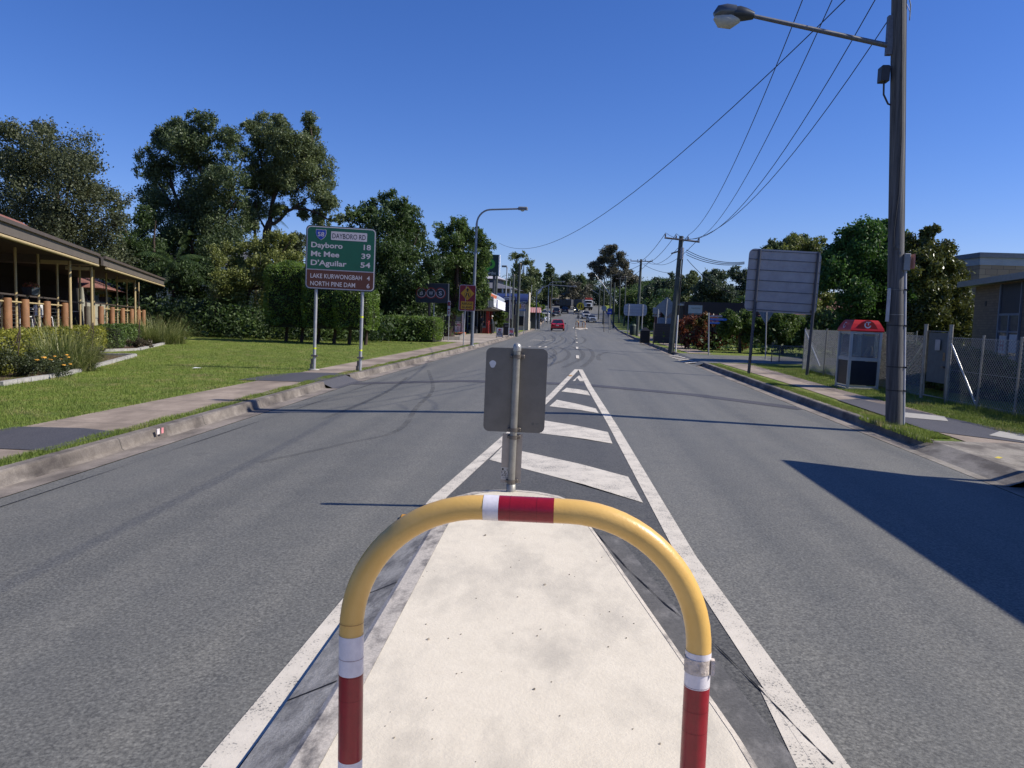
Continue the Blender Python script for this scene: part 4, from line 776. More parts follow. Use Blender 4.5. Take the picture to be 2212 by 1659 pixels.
# ================================================================ vegetation
LM = {
 'gum': leafmat('gum_leaves', (.045, .065, .028), (.19, .23, .10), (.2, .26, .06), .25),
 'gumdark': leafmat('dark_gum_leaves', (.025, .045, .02), (.13, .17, .07), (.12, .2, .04), .2),
 'olive': leafmat('olive_grey_leaves', (.03, .042, .02), (.12, .135, .065), (.16, .2, .06), .2),
 'dark': leafmat('dark_glossy_leaves', (.012, .028, .01), (.08, .125, .035), (.1, .2, .03), .22, .6),
 'figs': leafmat('bright_dark_leaves', (.012, .035, .01), (.09, .19, .04), (.12, .26, .03), .22, .6),
 'gold': leafmat('bronze_leaves', (.018, .032, .01), (.13, .15, .035), (.2, .2, .04), .2, .35),
 'lime': leafmat('lime_leaves', (.07, .12, .015), (.26, .34, .05), (.35, .5, .06), .3),
 'mid': leafmat('mid_green_leaves', (.03, .06, .015), (.13, .19, .045), (.18, .3, .05), .26),
 'yel': leafmat('yellow_green_leaves', (.07, .09, .02), (.24, .26, .07), (.3, .36, .08), .26),
 'red': leafmat('red_tip_leaves', (.05, .02, .015), (.26, .09, .05), (.4, .12, .05), .25, .4, (.12, .14, .03)),
 'far': leafmat('far_leaves', (.03, .05, .03), (.10, .13, .075), (.14, .2, .08), .2),
 'farbr': leafmat('far_brown_leaves', (.06, .06, .045), (.16, .15, .11), (.2, .2, .1), .2),
 'hedge': leafmat('hedge_leaves', (.03, .06, .012), (.17, .26, .05), (.3, .46, .05), .32),
 'hedgeyel': leafmat('golden_hedge_leaves', (.09, .1, .012), (.32, .32, .05), (.4, .45, .06), .3),
 'strap': leafmat('strap_leaves', (.045, .08, .012), (.36, .36, .16), (.3, .4, .08), .3, .45),
 'shrub': leafmat('dark_shrub_leaves', (.02, .03, .012), (.09, .11, .045), (.1, .14, .05), .2),
 'palm': leafmat('palm_leaves', (.015, .035, .012), (.08, .12, .04), (.1, .18, .04), .2, .4),
}
M_bark = mat('dark_bark', (.045, .032, .025), .9, 0, .4, 3, .5, 18, .1, (.1, .075, .06)); M_barkp = mat('pale_bark', (.2, .17, .14), .85, 0, .3, 2, .3, 12, .1)
def tree(name, label, circles, Y, base, lm, n, size, sub=5, subr=.42, tr=.2, drop=.2, aspect=.42, thick=.8, group=None, cat='tree', bark=None, clump=.34, fork=.35, limbs=8, cs=1., zs=.85, base_x=None, gz=None):
    """circles are lobes measured on the photo, turned into metres at distance Y and spread in depth"""
    b0 = A(base[0], base[1], Y); gz_ = zr(Y) if gz is None else gz
    root = thing(name, (b0.x, Y, gz_), label, cat, group)
    dist = (A(base[0], base[1], Y) - Vector((0, 0, CAMZ))).length; k = dist / F
    big = []; blobs = []; xs_ = [c[0] for c in circles]; dep_ = (max(xs_) - min(xs_)) * k * .22
    for (px, py, r_) in circles:
        c = A(px, py, Y) - root.location; rm = r_ * k * 1.07; dyc = rnd.uniform(-1, 1) * dep_; big.append((c.x, c.z, rm))
        for j in range(sub):
            a = rnd.uniform(0, 2 * math.pi); q_ = math.sqrt(rnd.random()) * (1 - subr * .62); yy = rnd.uniform(-1, 1) * thick
            blobs.append((c.x + math.cos(a) * q_ * rm + (c.x + root.location.x) * dyc / Y, yy * rm + dyc, c.z + (c.z + gz_ - CAMZ) * dyc / Y + math.sin(a) * q_ * rm, rm * subr * rnd.uniform(.75, 1.2), zs))
    P, T = clumps(blobs, int(n * 1.35), clump * cs)
    P = P[P[:, 2] > .05] if True else P; T = T[:len(P)]
    V, Fq = leaf_quads(P, size, drop, aspect)
    npmesh('crown', V, Fq, lm, T, root)
    if tr:
        zs_ = [c[1] for c in big]; zm = min(zs_); zt_ = max(zs_); cx_ = sum(c[0] for c in big) / len(big)
        fz = max(1.2, zm + (zt_ - zm) * fork); fx = cx_ * .35
        mb = MB(); mb.tube([(0, 0, -.1), (fx * .25, 0, fz * .4), (fx * .7, .1, fz * .8), (fx, .1, fz)], [tr, tr * .82, tr * .68, tr * .6], 10)
        mb.tube([(fx, .1, fz), (fx * .8 + cx_ * .2, 0, fz + (zt_ - fz) * .45), (cx_, 0, fz + (zt_ - fz) * .8)], [tr * .6, tr * .38, tr * .12], 8)
        mb.build('trunk', bark or M_bark, root)
        for c in rnd.sample(big, min(limbs, len(big))):
            m_ = Vector((fx + (c[0] - fx) * .5, rnd.uniform(-.5, .5), fz * .9 + (c[1] - fz) * .35)); e = Vector((c[0], rnd.uniform(-.5, .5) * c[2], c[1] + c[2] * .3))
            s_ = Vector((fx * .9, .05, fz * .88)) if rnd.random() < .5 else Vector((fx, .1, fz))
            MB().tube([s_, s_.lerp(m_, .5) + Vector((0, 0, -.1)), m_, m_.lerp(e, .55) + Vector((rnd.uniform(-.3, .3), 0, rnd.uniform(0, .3))), e], [tr * .42, tr * .34, tr * .27, tr * .17, tr * .05], 7).build('limb', bark or M_bark, root)
    return root
# left side, far to near
tree('tree', 'large olive-grey tree at the far left behind the tiled veranda roof', [(40, 345, 62), (105, 335, 60), (170, 385, 52), (222, 440, 40), (60, 430, 70), (150, 460, 66), (230, 505, 42), (15, 300, 34), (85, 290, 28), (255, 475, 18), (195, 350, 18), (20, 500, 60), (110, 530, 60), (200, 560, 50)], 46, (120, 640), LM['olive'], 52000, .085, 9, .42, .3, .1, .5, group=None, clump=.38)
tree('gum_tree', 'tall dense gum tree with rounded leaf clumps, left of the forked gum', [(340, 330, 30), (332, 300, 22), (362, 290, 24), (398, 300, 34), (385, 272, 20), (432, 262, 24), (438, 300, 34), (478, 285, 26), (500, 322, 30), (452, 345, 38), (400, 355, 38), (345, 375, 34), (318, 420, 30), (320, 372, 20), (350, 440, 40), (400, 420, 42), (450, 410, 40), (497, 385, 34), (322, 482, 28), (365, 500, 42), (420, 485, 44), (475, 470, 42), (515, 440, 32), (305, 500, 18), (528, 330, 16), (510, 500, 34), (455, 530, 44), (400, 550, 44), (345, 540, 34)], 55, (470, 660), LM['gumdark'], 72000, .10, 3, .68, .42, .5, .4, clump=.27, fork=.25, limbs=12)
tree('gum_tree', 'tall forked gum tree with an exposed curving branch above the green direction sign', [(545, 282, 20), (575, 278, 22), (560, 312, 30), (608, 262, 18), (600, 300, 28), (660, 255, 18), (672, 282, 24), (640, 300, 28), (625, 335, 34), (665, 335, 32), (690, 372, 30), (655, 380, 34), (605, 380, 34), (560, 365, 30), (545, 400, 26), (590, 420, 30), (640, 415, 30), (690, 415, 30), (715, 440, 24), (730, 470, 16), (700, 465, 18), (655, 462, 14), (555, 440, 26), (595, 455, 18), (690, 480, 14), (545, 478, 22)], 58, (575, 640), LM['gum'], 56000, .10, 3, .66, .001, .5, .4, clump=.27, fork=.3, limbs=4)
gumr = [o for o in bpy.data.objects if o.name.startswith('gum_tree')][-1]
for o in [x for x in bpy.data.objects if x.parent == gumr and not x.name.startswith('crown')]: bpy.data.objects.remove(o)
loc_ = gumr.location; U = lambda x, y, dy=0: A(x, y, 58 + dy) - loc_ + Vector((0, 0, 0))
MB().tube([U(574, 690), U(573, 620), U(573, 560), U(574, 530), U(576, 500), U(583, 478)], [.42, .36, .33, .31, .29, .24], 12).build('trunk', M_bark, gumr)
for pts, r_ in (([(583, 478), (588, 440), (600, 400), (620, 350), (640, 300)], .2), ([(578, 484), (592, 483), (606, 473), (618, 458), (635, 450), (662, 452), (690, 462), (715, 478)], .17), ([(600, 400), (570, 370), (560, 330), (550, 290)], .13), ([(610, 380), (650, 360), (675, 300), (668, 262)], .13), ([(635, 450), (660, 430), (690, 410)], .08), ([(600, 400), (640, 410), (690, 380)], .09), ([(576, 500), (560, 470), (550, 430)], .1)):
    MB().tube([U(*p) for p in pts], [r_ * (1 - .7 * i / (len(pts) - 1)) for i in range(len(pts))], 8).build('limb', M_bark, gumr)
tree('tree', 'dark shaded tree mass between the veranda roof end and the gum trees', [(275, 520, 34), (300, 470, 24), (270, 580, 44), (330, 590, 44), (300, 540, 40), (375, 590, 34), (480, 600, 34), (430, 590, 40), (250, 450, 16), (355, 620, 40), (290, 640, 40), (400, 640, 34)], 50, (330, 680), LM['dark'], 24000, .11, 7, .45, .2, .3, .4, clump=.45)  # some lobes added as dark mass for the gloom beneath the trees
tree('tree', 'yellow-green small tree left of the green direction sign', [(478, 555, 24), (505, 545, 28), (540, 535, 26), (575, 545, 28), (610, 552, 26), (640, 560, 20), (500, 590, 34), (545, 585, 36), (590, 590, 34), (480, 630, 34), (530, 630, 38), (575, 640, 30), (600, 515, 20), (630, 520, 18), (490, 665, 26)], 47, (530, 710), LM['yel'], 26000, .085, 7, .42, .14, .4, .4, clump=.42)
tree('tree', 'dark broadleaf tree rising right behind the green direction sign', [(772, 470, 22), (800, 452, 26), (842, 430, 20), (862, 455, 30), (822, 480, 34), (885, 478, 30), (905, 505, 26), (868, 505, 34), (785, 515, 34), (830, 530, 40), (890, 545, 40), (775, 560, 34), (820, 580, 44), (870, 600, 46), (925, 580, 30), (790, 625, 44), (850, 650, 44), (905, 640, 36), (768, 600, 30), (938, 560, 22), (740, 640, 30), (870, 700, 40), (800, 690, 40)], 53, (850, 720), LM['dark'], 48000, .115, 7, .46, .22, .5, .4, clump=.42)
tree('tree', 'leafy tree with thick dark trunk right behind the red refuge island sign', [(958, 500, 22), (988, 488, 18), (1000, 515, 26), (975, 530, 28), (1030, 515, 22), (1048, 530, 18), (955, 560, 30), (1005, 555, 30), (1044, 560, 20), (960, 600, 34), (1010, 600, 34), (1042, 600, 20), (1005, 640, 26), (965, 650, 26), (1040, 632, 18), (1040, 660, 12), (990, 668, 12)], 60, (970, 722), LM['mid'], 34000, .11, 7, .46, .45, .4, .35, clump=.42, fork=.02, group=None)
tree('shrub', 'small round leafy tree in front of the orange-roofed shop', [(1078, 672, 9), (1088, 680, 9), (1072, 685, 8), (1084, 694, 8), (1092, 700, 6), (1078, 704, 6)], 76, (1083, 716), LM['mid'], 3000, .12, 6, .5, .06, .2, .4, cat='shrub')
tree('tree', 'brownish distant treetops left of the green sign between the gum trunks', [(600, 520, 16), (625, 512, 18), (650, 520, 16), (640, 545, 22), (610, 545, 22), (740, 560, 20)], 80, (630, 650), LM['olive'], 7000, .14, 6, .5, .15, .2, .4)
tree('tree', 'bare-topped pale tree beyond the shops left of the road', [(1112, 560, 12), (1128, 553, 10), (1142, 568, 12), (1120, 578, 14), (1148, 588, 14), (1115, 600, 18), (1140, 610, 20), (1125, 630, 22), (1150, 640, 20)], 165, (1128, 690), LM['gum'], 9000, .25, 7, .42, .3, .2, .3, clump=.5)
# right side
tree('fig_tree', 'huge dark glossy-leaved tree behind the red phone booth', [(1812, 540, 34), (1838, 520, 32), (1870, 512, 30), (1905, 500, 22), (1918, 485, 14), (1890, 540, 44), (1840, 565, 46), (1800, 590, 34), (1930, 545, 40), (1880, 600, 52), (1830, 630, 46), (1935, 610, 46), (1900, 665, 50), (1850, 690, 40), (1955, 680, 40), (1790, 555, 16), (1958, 520, 20), (1965, 585, 38), (1980, 640, 40), (1925, 725, 40), (1870, 730, 34)], 36, (1900, 800), LM['figs'], 62000, .075, 8, .42, .35, .3, .5, .5, clump=.4, fork=.2)
tree('tree', 'bronze-tinged bushy tree between the dark tree and the brick building', [(1978, 535, 24), (2003, 515, 18), (2012, 500, 12), (2020, 555, 32), (2048, 560, 24), (1985, 590, 36), (2035, 610, 40), (2070, 585, 20), (2060, 650, 36), (2000, 660, 44), (2095, 690, 26), (2040, 710, 44), (1985, 720, 36), (2110, 700, 16), (2080, 730, 30)], 33, (2035, 800), LM['gold'], 44000, .08, 8, .42, .22, .3, .4, clump=.4, fork=.2)
tree('tree', 'yellow-green treetop directly behind the blank sign back', [(1690, 545, 28), (1725, 535, 24), (1755, 545, 28), (1780, 560, 26), (1700, 590, 34), (1750, 600, 36), (1785, 620, 30), (1700, 640, 34), (1770, 660, 30)], 56, (1745, 740), LM['yel'], 20000, .11, 7, .42, .22, .3, .4)
tree('tree', 'dark dome-shaped tree behind the yellow-green treetop', [(1668, 535, 20), (1690, 525, 18), (1715, 524, 16), (1740, 530, 18), (1765, 535, 16), (1720, 555, 34)], 78, (1715, 740), LM['gumdark'], 9000, .15, 7, .42, .25, .3, .4)
for k, (cs_, b_, l) in enumerate((([(1572, 692, 18), (1590, 684, 20), (1612, 690, 18), (1630, 700, 14), (1598, 712, 26), (1570, 718, 18), (1622, 722, 20), (1560, 705, 12)], (1598, 762), 'broad green bush left of the blank sign with lit top leaves'), ([(1652, 700, 18), (1678, 694, 20), (1705, 698, 18), (1730, 702, 18), (1690, 722, 26), (1720, 726, 22), (1660, 724, 18)], (1690, 760), 'broad green bush under the middle of the blank sign'), ([(1765, 692, 22), (1792, 686, 22), (1818, 688, 18), (1838, 698, 20), (1780, 716, 30), (1820, 722, 28), (1850, 716, 20), (1750, 720, 20), (1862, 728, 14)], (1800, 764), 'broad green bush right of the blank sign, behind the fence end'))):
    tree('shrub', l, cs_, 46, b_, LM['mid'] if k < 2 else LM['yel'], 15000, .075, 8, .45, .1, .1, .45, group='bushes behind the blank sign', cat='shrub', clump=.4, fork=.0)
tree('shrub', 'large hedge with red and bronze top leaves by the dark building', [(1478, 708, 16), (1497, 696, 16), (1520, 690, 16), (1545, 692, 18), (1572, 698, 18), (1590, 706, 14), (1490, 728, 20), (1525, 724, 26), (1565, 728, 24), (1600, 735, 18), (1480, 742, 14), (1545, 745, 18)], 50, (1540, 765), LM['red'], 20000, .08, 7, .5, .1, .1, .45, cat='shrub', fork=0.)
for k, (cs_, Y_, b_, l, lm_) in enumerate((([(1530, 610, 22), (1550, 598, 20), (1545, 630, 30), (1520, 645, 26), (1570, 640, 24)], 105, (1545, 700), 'dark green tree right of the leaning power pole', 'far'), ([(1588, 596, 16), (1608, 600, 18), (1625, 608, 18), (1600, 625, 28), (1635, 640, 28), (1580, 640, 22)], 110, (1605, 700), 'dark green tree just left of the blank sign', 'far'), ([(1480, 600, 16), (1500, 592, 12), (1490, 620, 20), (1480, 645, 24), (1510, 650, 22), (1465, 630, 14)], 115, (1485, 700), 'thin wispy tree immediately behind the leaning pole top', 'gum'), ([(1430, 612, 18), (1450, 606, 16), (1415, 622, 18), (1440, 635, 26), (1410, 650, 26), (1455, 655, 20), (1395, 630, 14)], 140, (1430, 700), 'round green tree right of the second distant pole', 'far'), ([(1340, 640, 20), (1365, 645, 22), (1385, 640, 16), (1330, 660, 18), (1360, 668, 22), (1390, 668, 20)], 170, (1360, 700), 'bright mid-green tree behind the thin light poles', 'mid'), ([(1400, 680, 22), (1425, 675, 20), (1440, 690, 20), (1395, 700, 16)], 100, (1415, 718), 'low dark bush behind the pale sign backs', 'dark'))):
    tree('tree', l, cs_, Y_, b_, LM[lm_], 9000, .2, 7, .45, .2, .3, .4)
# end of the road
tree('gum_tree', 'tall sparse grey-leaved gum standing over the bend at the end of the road', [(1285, 575, 12), (1298, 560, 12), (1310, 545, 11), (1325, 538, 10), (1340, 548, 10), (1322, 560, 13), (1342, 575, 13), (1300, 590, 14), (1322, 590, 14), (1345, 600, 14), (1280, 595, 9), (1360, 590, 10), (1368, 605, 12), (1355, 618, 12), (1332, 615, 12)], 215, (1325, 690), LM['farbr'], 15000, .3, 5, .5, .4, .2, .4, clump=.6, fork=.02, limbs=12)
tree('pine_tree', 'dark cone-topped pine left of the far bend', [(1187, 574, 7), (1180, 586, 9), (1193, 587, 9), (1187, 600, 13), (1178, 612, 12), (1196, 612, 12), (1187, 630, 18)], 250, (1187, 680), LM['gumdark'], 5000, .32, 7, .5, .35, .2, .4)
tree('pine_tree', 'small dark layered pine left of the cone-topped pine', [(1150, 577, 5), (1158, 588, 7), (1165, 597, 7), (1152, 600, 9), (1160, 612, 12), (1155, 628, 14)], 240, (1157, 680), LM['gumdark'], 4000, .32, 7, .5, .3, .2, .4)
far_rows = [(1205, 612, 14, 'gumdark'), (1222, 604, 15, 'far'), (1240, 610, 15, 'far'), (1258, 604, 14, 'gumdark'), (1275, 612, 13, 'far'), (1170, 632, 18, 'far'), (1200, 640, 20, 'gumdark'), (1245, 640, 20, 'farbr'), (1300, 630, 20, 'far'), (1375, 622, 14, 'gum')]
ln = ['left of the gap', 'above the dark ute', 'in the middle of the treeline', 'above the truck trailer', 'just left of the tall sparse gum', 'behind the bus shelter', 'behind the curved lamp', 'over the tan-roofed house', 'below the tall sparse gum', 'right of the tall sparse gum']
for (px, py, r_, lm_), l in zip(far_rows, ln):
    cs_ = [(px + rnd.uniform(-.5, .5) * r_, py + rnd.uniform(-.3, 1.4) * r_, r_ * rnd.uniform(.5, .85)) for _ in range(7)] + [(px, py, r_ * .7), (px - r_ * .4, py + r_ * 1.6, r_), (px + r_ * .4, py + r_ * 1.6, r_)]
    tree('tree', 'distant green tree in the far treeline ' + l, cs_, rnd.uniform(285, 325), (px, 668), LM[lm_], 5200, .38, 5, .5, .3, .2, .35, group='trees closing the end of the road', clump=.5)
tree('tree', 'brown-leaved tree on a dark trunk over the far house roof', [(1230, 625, 16), (1248, 615, 15), (1265, 628, 15), (1238, 640, 16), (1262, 645, 14), (1220, 642, 12)], 262, (1246, 672), LM['farbr'], 6000, .3, 6, .45, .4, .2, .35, fork=0.)
tree('tree', 'bright green tree beside the red-roofed bus shelter', [(1148, 664, 8), (1158, 660, 8), (1168, 668, 9), (1160, 676, 9), (1150, 680, 8), (1172, 680, 7)], 150, (1160, 692), LM['lime'], 3000, .2, 6, .5, .12, .2, .4)
# dense planting that closes the view behind both sides of the street (reads as one mass)
def wood(name, label, spans, lm_, n, size):
    P = []; T = []
    for (x0_, x1_, y0_, y1_, h0, h1) in spans:
        m_ = int(n * (abs(x1_ - x0_) + abs(y1_ - y0_)) / 60); t = RS.uniform(0, 1, m_); cl = np.floor(t * 28)
        hh_ = (h0 + (h1 - h0) * t) * (.75 + .25 * np.sin(cl * 2.1)); z = RS.uniform(0, 1, m_) ** .8 * hh_
        p = np.stack([x0_ + (x1_ - x0_) * t + RS.normal(size=m_) * 1.3, y0_ + (y1_ - y0_) * t + RS.normal(size=m_) * 1.3, z], 1)
        p[:, 2] += np.array([zr(v) for v in p[:, 1]]); P.append(p); T.append(np.clip(.5 + .35 * np.sin(p[:, 0] * 1.3 + p[:, 2] * 1.7) + RS.uniform(-.3, .3, m_), 0, 1))
    P = np.concatenate(P); T = np.concatenate(T); V, Fq = leaf_quads(P, size, .3, .45); o = npmesh(name, V, Fq, lm_, T); return tag(o, label, 'wood', kind='stuff')
wood('distant_wood', 'dark continuous planting closing the gardens behind the left side of the street', [(-75, -42, 30, 78, 8, 8), (-42, -16, 78, 100, 8, 7), (-16, -14, 100, 190, 7, 8), (-14, -34, 190, 330, 8, 10)], LM['dark'], 22000, .32)
wood('shade_fill', 'dark leaf mass added on the lawn edge to stand in for shade under the gum and clipped trees', [(-34, -20, 50, 46, 2.2, 2.6), (-21, -11.5, 46, 46, 1.9, 2.0), (-16, -10.5, 54, 54, 2., 2.5)], LM['dark'], 52000, .12)  # dark leaves added where the lawn lies in shade beneath the trees
wood('distant_wood', 'dark continuous planting closing the blocks behind the right side of the street', [(60, 30, 44, 75, 5, 5), (30, 18, 75, 125, 5, 6), (16, 18, 125, 220, 7, 9), (18, 40, 220, 330, 9, 12), (-40, 45, 345, 345, 13, 13)], LM['dark'], 20000, .34)

# ---- palms among the dark trees
def palm(px, pt, Y, label, n=16, L_=2.6):
    c = A(px, pt, Y); root = thing('palm_tree', (c.x, Y, 0), label, 'palm tree', 'palms in the dark garden')
    MB().tube([(0, 0, 0), (.1, 0, c.z * .5), (0, 0, c.z)], [.16, .12, .11], 8).build('trunk', M_bark, root)
    V = []; Fq = []; T = []
    for i in range(n):
        a = 2 * math.pi * i / n + rnd.uniform(-.2, .2); el = rnd.uniform(.1, 1.1); p = Vector((0, 0, c.z)); d = Vector((math.cos(a) * math.cos(el), math.sin(a) * math.cos(el), math.sin(el)))
        for k in range(22):
            p = p + d * (L_ / 22); d = (d + Vector((0, 0, -.075))).normalized(); s_ = d.cross(Vector((0, 0, 1))).normalized()
            for sg in (-1, 1):
                e = p + (s_ * sg * .8 + d * .45 + Vector((0, 0, -.35 - .02 * k))).normalized() * (.55 * math.sin(math.pi * (k + 2) / 25)); wv = d * .035
                b_ = len(V); V += [p - wv, p + wv, e + wv * .3, e - wv * .3]; Fq.append((b_, b_ + 1, b_ + 2, b_ + 3)); T.append(rnd.random())
    npmesh('fronds', np.array([tuple(v) for v in V]), np.array(Fq), LM['palm'], np.array(T), root); return root
palm(415, 520, 54, 'palm with drooping fronds between the veranda roof and the gum trees', 18, 2.6); palm(372, 575, 49, 'short dark palm just above the far end of the veranda roof', 16, 2.4); palm(550, 470, 60, 'palm fronds hanging beside the forked gum trunk', 18, 3.0); palm(425, 600, 50, 'low palm in the shade right of the veranda roof end', 14, 2.0)

# ---- clipped hedges
def hedge(name, label, spec, lm, dens, size, group=None, cat='hedge', bumps=.06, loc=None, rz=0., bottom=0.):
    """spec: list of boxes (x0,x1,y0,y1,z0,z1) in local metres, leaf faces on their rounded surfaces over an added solid dark core"""
    root = thing(name, loc, label, cat, group, rz); P = []; T = []; core = MB()
    for (x0_, x1_, y0_, y1_, z0_, z1_) in spec:
        ci = .1 + bumps * 1.2; core.rbox(x0_ + ci, x1_ - ci, y0_ + ci, y1_ - ci, z0_ + .03, z1_ - ci, .12)
        dx, dy, dz = x1_ - x0_, y1_ - y0_, z1_ - z0_
        for (ar, fn) in ((dx * dz, lambda u, v: (x0_ + u * dx, y0_ + 0 * u, z0_ + v * dz)), (dx * dz, lambda u, v: (x0_ + u * dx, y1_ + 0 * u, z0_ + v * dz)), (dy * dz, lambda u, v: (x0_ + 0 * u, y0_ + u * dy, z0_ + v * dz)), (dy * dz, lambda u, v: (x1_ + 0 * u, y0_ + u * dy, z0_ + v * dz)), (dx * dy, lambda u, v: (x0_ + u * dx, y0_ + v * dy, z1_ + 0 * u))):
            m_ = int(ar * dens); u = RS.uniform(0, 1, m_); v = RS.uniform(0, 1, m_); p = np.stack(fn(u, v), 1)
            c = np.array([(x0_ + x1_) / 2, (y0_ + y1_) / 2, (z0_ + z1_) / 2]); hf = np.array([dx, dy, dz]) / 2; q_ = (p - c) / hf
            l4 = (np.abs(q_) ** 6).sum(1) ** (1 / 6); p = c + q_ / np.maximum(l4, 1)[:, None] * hf
            p += RS.normal(size=p.shape) * .03 + bumps * np.sin(p[:, [1, 2, 0]] * 4.3 + 1.7)
            P.append(p); T.append(np.clip(.5 + .28 * np.sin(p[:, 0] * 5 + p[:, 2] * 4) + RS.uniform(-.35, .35, m_), 0, 1))
    core.build('dark_core', mat('hedge_core_dark', (.018, .022, .008), .9, 0, .4, 12), root)  # added solid dark box filling the hedge's inside, in place of real twigs
    P = np.concatenate(P); V, Fq = leaf_quads(P, size, 0, .55); npmesh('foliage', V, Fq, lm, np.concatenate(T), root); return root
hb = G(875, 740); hx0, hx1 = A(808, 700, 47.5).x, A(943, 700, 47.5).x
hedge('hedge', 'low dark box-clipped hedge with a lit right end, before the bottle shop sign', [(hx0 - hb.x, hx1 - hb.x, 0, 3.0, 0, A(870, 684, 47.5).z)], LM['hedge'], 420, .05, loc=(hb.x, 47.5, 0), bumps=.02)
tx = [A(p, 700, 39.5).x for p in (548, 640, 722, 800)]; th = thing
zt1, zt2, zb_ = A(600, 563, 39.5).z, A(720, 590, 39.5).z, A(700, 712, 39.5).z
for k, (a_, b_, z_, l, y_) in enumerate(((tx[0], tx[1] + .25, zt1, 'tall clipped hedge block with bright top, left behind the green sign', 40.6), (tx[1] + .1, tx[2], A(690, 566, 39.5).z, 'tall clipped hedge block behind the left post of the green sign', 39.8), (tx[2] - .1, tx[3], A(760, 620, 39.5).z, 'tall clipped hedge with sunlit right face behind the right post of the green sign', 39.3))):
    h_ = hedge('hedge', l, [(-(b_ - a_) / 2, (b_ - a_) / 2, 0, 2.4, zb_, z_), ], LM['hedge'], 330, .06, 'tall clipped hedge blocks behind the green sign', loc=((a_ + b_) / 2, y_, 0), bumps=.11)
    for dx in (-.4, .5): MB().tube([(dx, 1.2, 0), (dx + .1, 1.2, zb_ + .4)], [.1, .07], 7).build('stem', M_bark, h_)
hedge('hedge', 'yellow-green clipped hedge along the verge on the far left, past the tan pole', [(-.9, 1.2, 0, 22, 0, 1.1)], LM['mid'], 60, .1, loc=(LE(95) - 4.6, 84, 0))

# ---- veranda garden bed, strappy clumps, flowering shrub
O_ = A(0, 700, 20.3); O_.z = 0; th_ = math.atan(math.tan(math.radians(17)) ) + YAW; ux, uy = -math.sin(th_), math.cos(th_)
VB = lambda s, t, z=0.: (O_.x + ux * s - uy * t, O_.y + uy * s + ux * t, z)      # s along the veranda, t away from the street, z up
bed = MB(); bp_ = [G(-260, 835), G(0, 834), G(140, 812), G(292, 770), G(215, 768), G(215, 760), G(300, 757), G(402, 732), G(330, 722), G(-260, 722)]
bed.sheet([(p.x, p.y, .022) for p in bp_]); struct(bed.build('garden_bed', M_mulch))
ed = MB()
for a_, b_ in ((bp_[0], bp_[1]), (bp_[1], bp_[2]), (bp_[2], bp_[3]), (bp_[3], bp_[4]), (bp_[5], bp_[6]), (bp_[6], bp_[7])):
    d = (b_ - a_); L_ = d.length; n_ = max(1, int(L_ / .5)); dd = d / L_
    for k in range(n_):
        c = a_ + dd * (L_ * (k + .5) / n_); ed.box((c.x, c.y, .045 + rnd.uniform(-.006, .006)), (L_ / n_ - .01, .13, .1), math.atan2(dd.y, dd.x) + rnd.uniform(-.02, .02))
struct(ed.build('bed_edging', mat('edging_stone', (.36, .34, .31), .85, 0, .2, 6, .3)))
mc = MB()
def strappy(px, py, w_, h_, label, n=900, seed_heads=0):
    c = G(px, py); root = thing('strappy_plant', (c.x, c.y, 0), label, 'plant', 'strap-leaved clumps in the garden bed'); V = []; Fq = []; T = []
    for i in range(n):
        a = rnd.uniform(0, 2 * math.pi); r_ = math.sqrt(rnd.random()); p = Vector((math.cos(a) * r_ * w_ * .55, math.sin(a) * r_ * w_ * .4, 0)); out = Vector((math.cos(a), math.sin(a), 0)) * rnd.uniform(.05, .9)
        d = (Vector((0, 0, 1)) + out * 1.1 + Vector((rnd.uniform(-.3, .3), rnd.uniform(-.3, .3), 0))).normalized(); L_ = h_ * rnd.uniform(.5, 1.35); wd = .011; s_ = Vector((-math.sin(a), math.cos(a), 0)) * wd; t_i = rnd.random(); prev = len(V); V += [p - s_, p + s_]; droop = rnd.uniform(.1, .55)
        for k in range(5):
            p = p + d * L_ / 5; d = (d + Vector((out.x * droop, out.y * droop, -droop * (k * .35)))).normalized(); q_ = s_ * (1 - (k + 1) / 5.6); b_ = len(V); V += [p - q_, p + q_]; Fq.append((prev, prev + 1, b_ + 1, b_)); T.append(t_i); prev = b_
    npmesh('leaves', np.array([tuple(v) for v in V]), np.array(Fq), LM['strap'], np.array(T), root); return root
strappy(130, 800, 1.6, 1.15, 'large clump of strappy grass leaves in front of the veranda, nearer the camera', 1500)
strappy(60, 795, 1.0, .7, 'smaller strappy clump at the left behind the flowering shrub', 700)
strappy(345, 742, 2.2, 1.25, 'large clump of strappy leaves at the far corner of the veranda garden', 1900)
tree('rose_bush', 'dark low rose bush with orange-yellow blooms in front of the strappy clump', [(-60, 790, 34), (-10, 785, 34), (30, 790, 34), (70, 785, 28), (110, 795, 26), (135, 800, 16), (50, 810, 22), (0, 815, 22)], 17.6, (40, 835), LM['shrub'], 11000, .028, 7, .5, .02, .1, .45, cat='rose bush', fork=0., clump=.5, limbs=3)
tree('shrub', 'small dusty purple-brown shrub between the strappy clump and the steps', [(190, 765, 14), (205, 758, 14), (185, 780, 12), (205, 775, 12)], 23.5, (200, 790), leafmat('dusky_leaves', (.04, .03, .02), (.14, .12, .07), (.15, .12, .06), .2), 3500, .03, 7, .5, .02, .1, .45, cat='shrub', fork=0., limbs=3)
tree('shrub', 'dusky twiggy shrub beside the far strappy clump', [(285, 748, 12), (300, 742, 12), (315, 748, 12)], 31, (300, 756), MATS['dusky_leaves'], 3000, .035, 7, .5, .02, .1, .45, cat='shrub', fork=0., limbs=3)
rb = [o for o in bpy.data.objects if o.name.startswith('rose_bush')][0]
